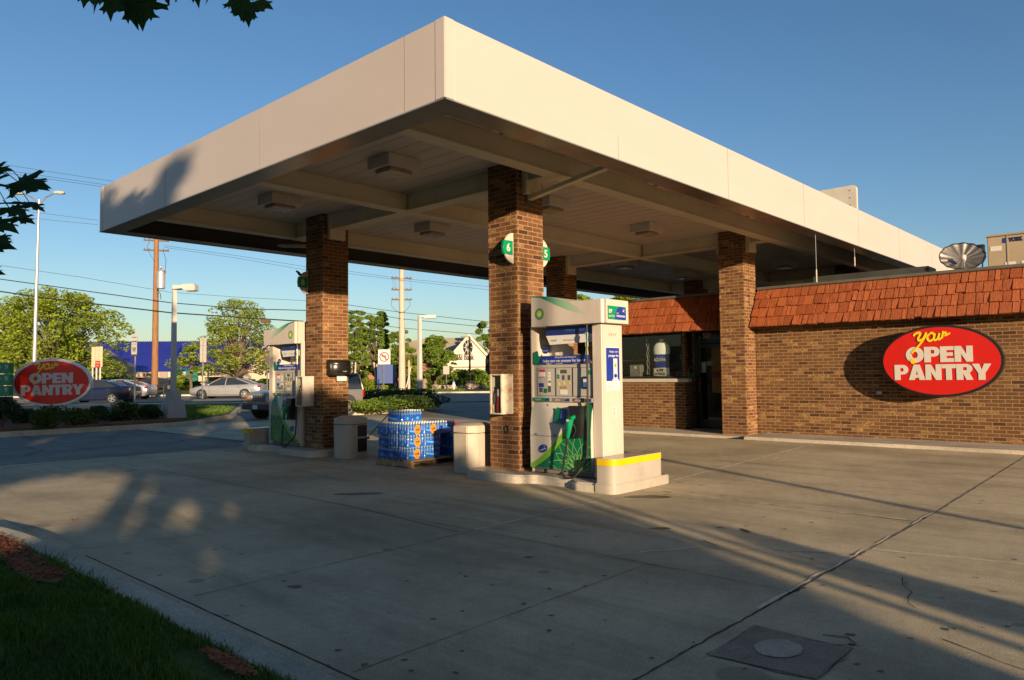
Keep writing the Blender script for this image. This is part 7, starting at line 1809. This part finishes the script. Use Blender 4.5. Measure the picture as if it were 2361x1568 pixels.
# unseen hedge added at the sun side, height and gaps shaped for the shade
t=thing('hedge','tall unseen hedge row added behind the camera to shape the shade','hedge',tuple(sp(2.0,-10)))
b=MB(); rnd=random.Random(9)
M=Matrix(((TS.x,TD.x,0,sp(0,-10).x),(TS.y,TD.y,0,sp(0,-10).y),(0,0,1,0),(0,0,0,1)))
for i in range(20000):
    s=rnd.uniform(-3.0,3.62); dd=rnd.uniform(-.5,.5); z=0
    zt=(3.05 if s>2.75 else (3.05+(2.75-s)/.35*1.8 if s>2.4 else 4.75))+.2*math.sin(s*2.1)+.15*math.sin(s*5.3); z=rnd.random()*zt
    if any(((s-a_)/ra)**2+((z-z_)/rz)**2<1 for a_,z_,ra,rz in((-1.75,3.05,1.15,.42),(-2.6,2.95,.35,.2),(-.24,2.78,.20,.15),(-.75,2.72,.16,.16),(.25,2.75,.12,.1),(-1.0,3.3,.35,.10),(.9,3.25,.2,.12))): continue
    p=M@Vector((s,dd*.4,z)); a=Vector((rnd.gauss(0,1),rnd.gauss(0,1),rnd.gauss(0,1))).normalized(); e=Vector((rnd.gauss(0,1),rnd.gauss(0,1),rnd.gauss(0,1))); e=(e-a*e.dot(a)).normalized(); ss=rnd.uniform(.08,.17); b.add([p-a*ss,p+e*ss*.6,p+a*ss,p-e*ss*.6],[(0,1,2,3)])
b.box(-3.0,3.5,-.2,.2,0,2.35,0,M); b.box(1.3,3.5,-.15,.15,2.34,2.8,0,M)
b.build('foliage',LEAFD,t)
for k,(s,tau,h,r,lab) in enumerate(((4.06,-9,6,.05,'steel sign post behind the camera, left of a pair'),(4.29,-9,6,.045,'steel sign post behind the camera, right of a pair'),(7.12,-9,5,.065,'lone steel pole behind the camera on the far right'))):
    t=thing('steel_pole',lab,'pole',tuple(sp(s,tau)),group='steel poles behind the photographer'); b=MB(); q=sp(s,tau); b.tube([q,q+Vector((0,0,h))],r,10); b.build('pole',STEEL,t,smooth=True); b=MB(); b.lathe([(.14,0),(.14,.02),(r*1.3,.04),(r*1.3,.12)],12,tuple(q)); b.build('base_flange',STEEL,t)
q=sp(4.62,-5.2); shrub('rounded unseen bush added behind the camera on the right for its shadow',q,(.36,.5,1.55),3500,.05,LEAFD,401,nc=16)  # made-up bush, added out of view to cast the rounded shadow band
# big maple crown over the photographer, part of the same maple
b=MB(); rnd=random.Random(31); cl=[]
for i in range(60):
    a=rnd.uniform(0,2*PI); r=3.4*math.sqrt(rnd.random()); x=-2.6+r*math.cos(a); y=.6+r*math.sin(a); z=rnd.uniform(3.4,6.8)
    f=x*AF.x+y*AF.y
    if x*.9063-y*.4226>-1.3 and z>4.3: z=3.4+(z-3.4)*.25
    if f>1.1+.3*(z-3.4): continue
    cl.append((Vector((x,y,z)),(.75,.75,.45)))
leaves(b,cl,9000,.10,32); b.build('crown',LEAFM,mp)
# unseen house block added behind the camera to hold back sky light
t=thing('house','plain brown brick house added unseen behind the camera to block sky light','house',tuple(sp(-11,-22))); M=Matrix(((TS.x,TD.x,0,sp(0,-22).x),(TS.y,TD.y,0,sp(0,-22).y),(0,0,1,0),(0,0,0,1)))
b=MB(); b.box(-19,-3.5,-4,4,0,5.2,0,M); b.build('wall',BR_WALL,t)
b=MB(); b.add([M@Vector(q) for q in((-19.4,-4.4,5.2),(-3.1,-4.4,5.2),(-3.1,4.4,5.2),(-19.4,4.4,5.2),(-16,0,8.0),(-6.5,0,8.0))],[(0,1,5,4),(1,2,5),(2,3,4,5),(3,0,4),(0,3,2,1)]); b.build('roof',TARM,t)
# ================================================================ light
SUN_EL=8.3; SUN_AZ=245.0
sl=bpy.data.lights.new('sun','SUN'); sl.energy=5.0; sl.angle=R(.55); sl.color=(1.0,.74,.47); so=bpy.data.objects.new('sun',sl); COL.objects.link(so)
dv=Vector((math.cos(R(SUN_EL))*math.cos(R(SUN_AZ)),math.cos(R(SUN_EL))*math.sin(R(SUN_AZ)),math.sin(R(SUN_EL)))); so.rotation_euler=dv.to_track_quat('Z','Y').to_euler(); so.location=(0,-20,12)
w=bpy.data.worlds.new('World'); SC.world=w; w.use_nodes=True; ns=w.node_tree.nodes; ls=w.node_tree.links
sky=ns.new('ShaderNodeTexSky'); sky.sky_type='NISHITA'; sky.sun_disc=False; sky.sun_elevation=R(SUN_EL); sky.sun_rotation=R((90-SUN_AZ)%360); sky.air_density=1.0; sky.dust_density=.5; sky.ozone_density=2.2
bg=ns['Background']; bg.inputs[1].default_value=.076
hs=ns.new('ShaderNodeHueSaturation'); hs.inputs['Saturation'].default_value=1.14; ls.new(sky.outputs[0],hs.inputs['Color'])
mx=ns.new('ShaderNodeMix'); mx.data_type='RGBA'; mx.blend_type='MULTIPLY'; mx.inputs[0].default_value=1; mx.inputs[7].default_value=(.95,.945,1.03,1); ls.new(hs.outputs[0],mx.inputs[6]); ls.new(mx.outputs[2],bg.inputs[0])
SC.view_settings.view_transform='Standard'; SC.view_settings.look='None'; SC.view_settings.gamma=1; SC.view_settings.use_curve_mapping=False; SC.view_settings.exposure=1.05
SC.render.engine='CYCLES'
try: SC.cycles.max_bounces=8; SC.cycles.transparent_max_bounces=12
except Exception: pass
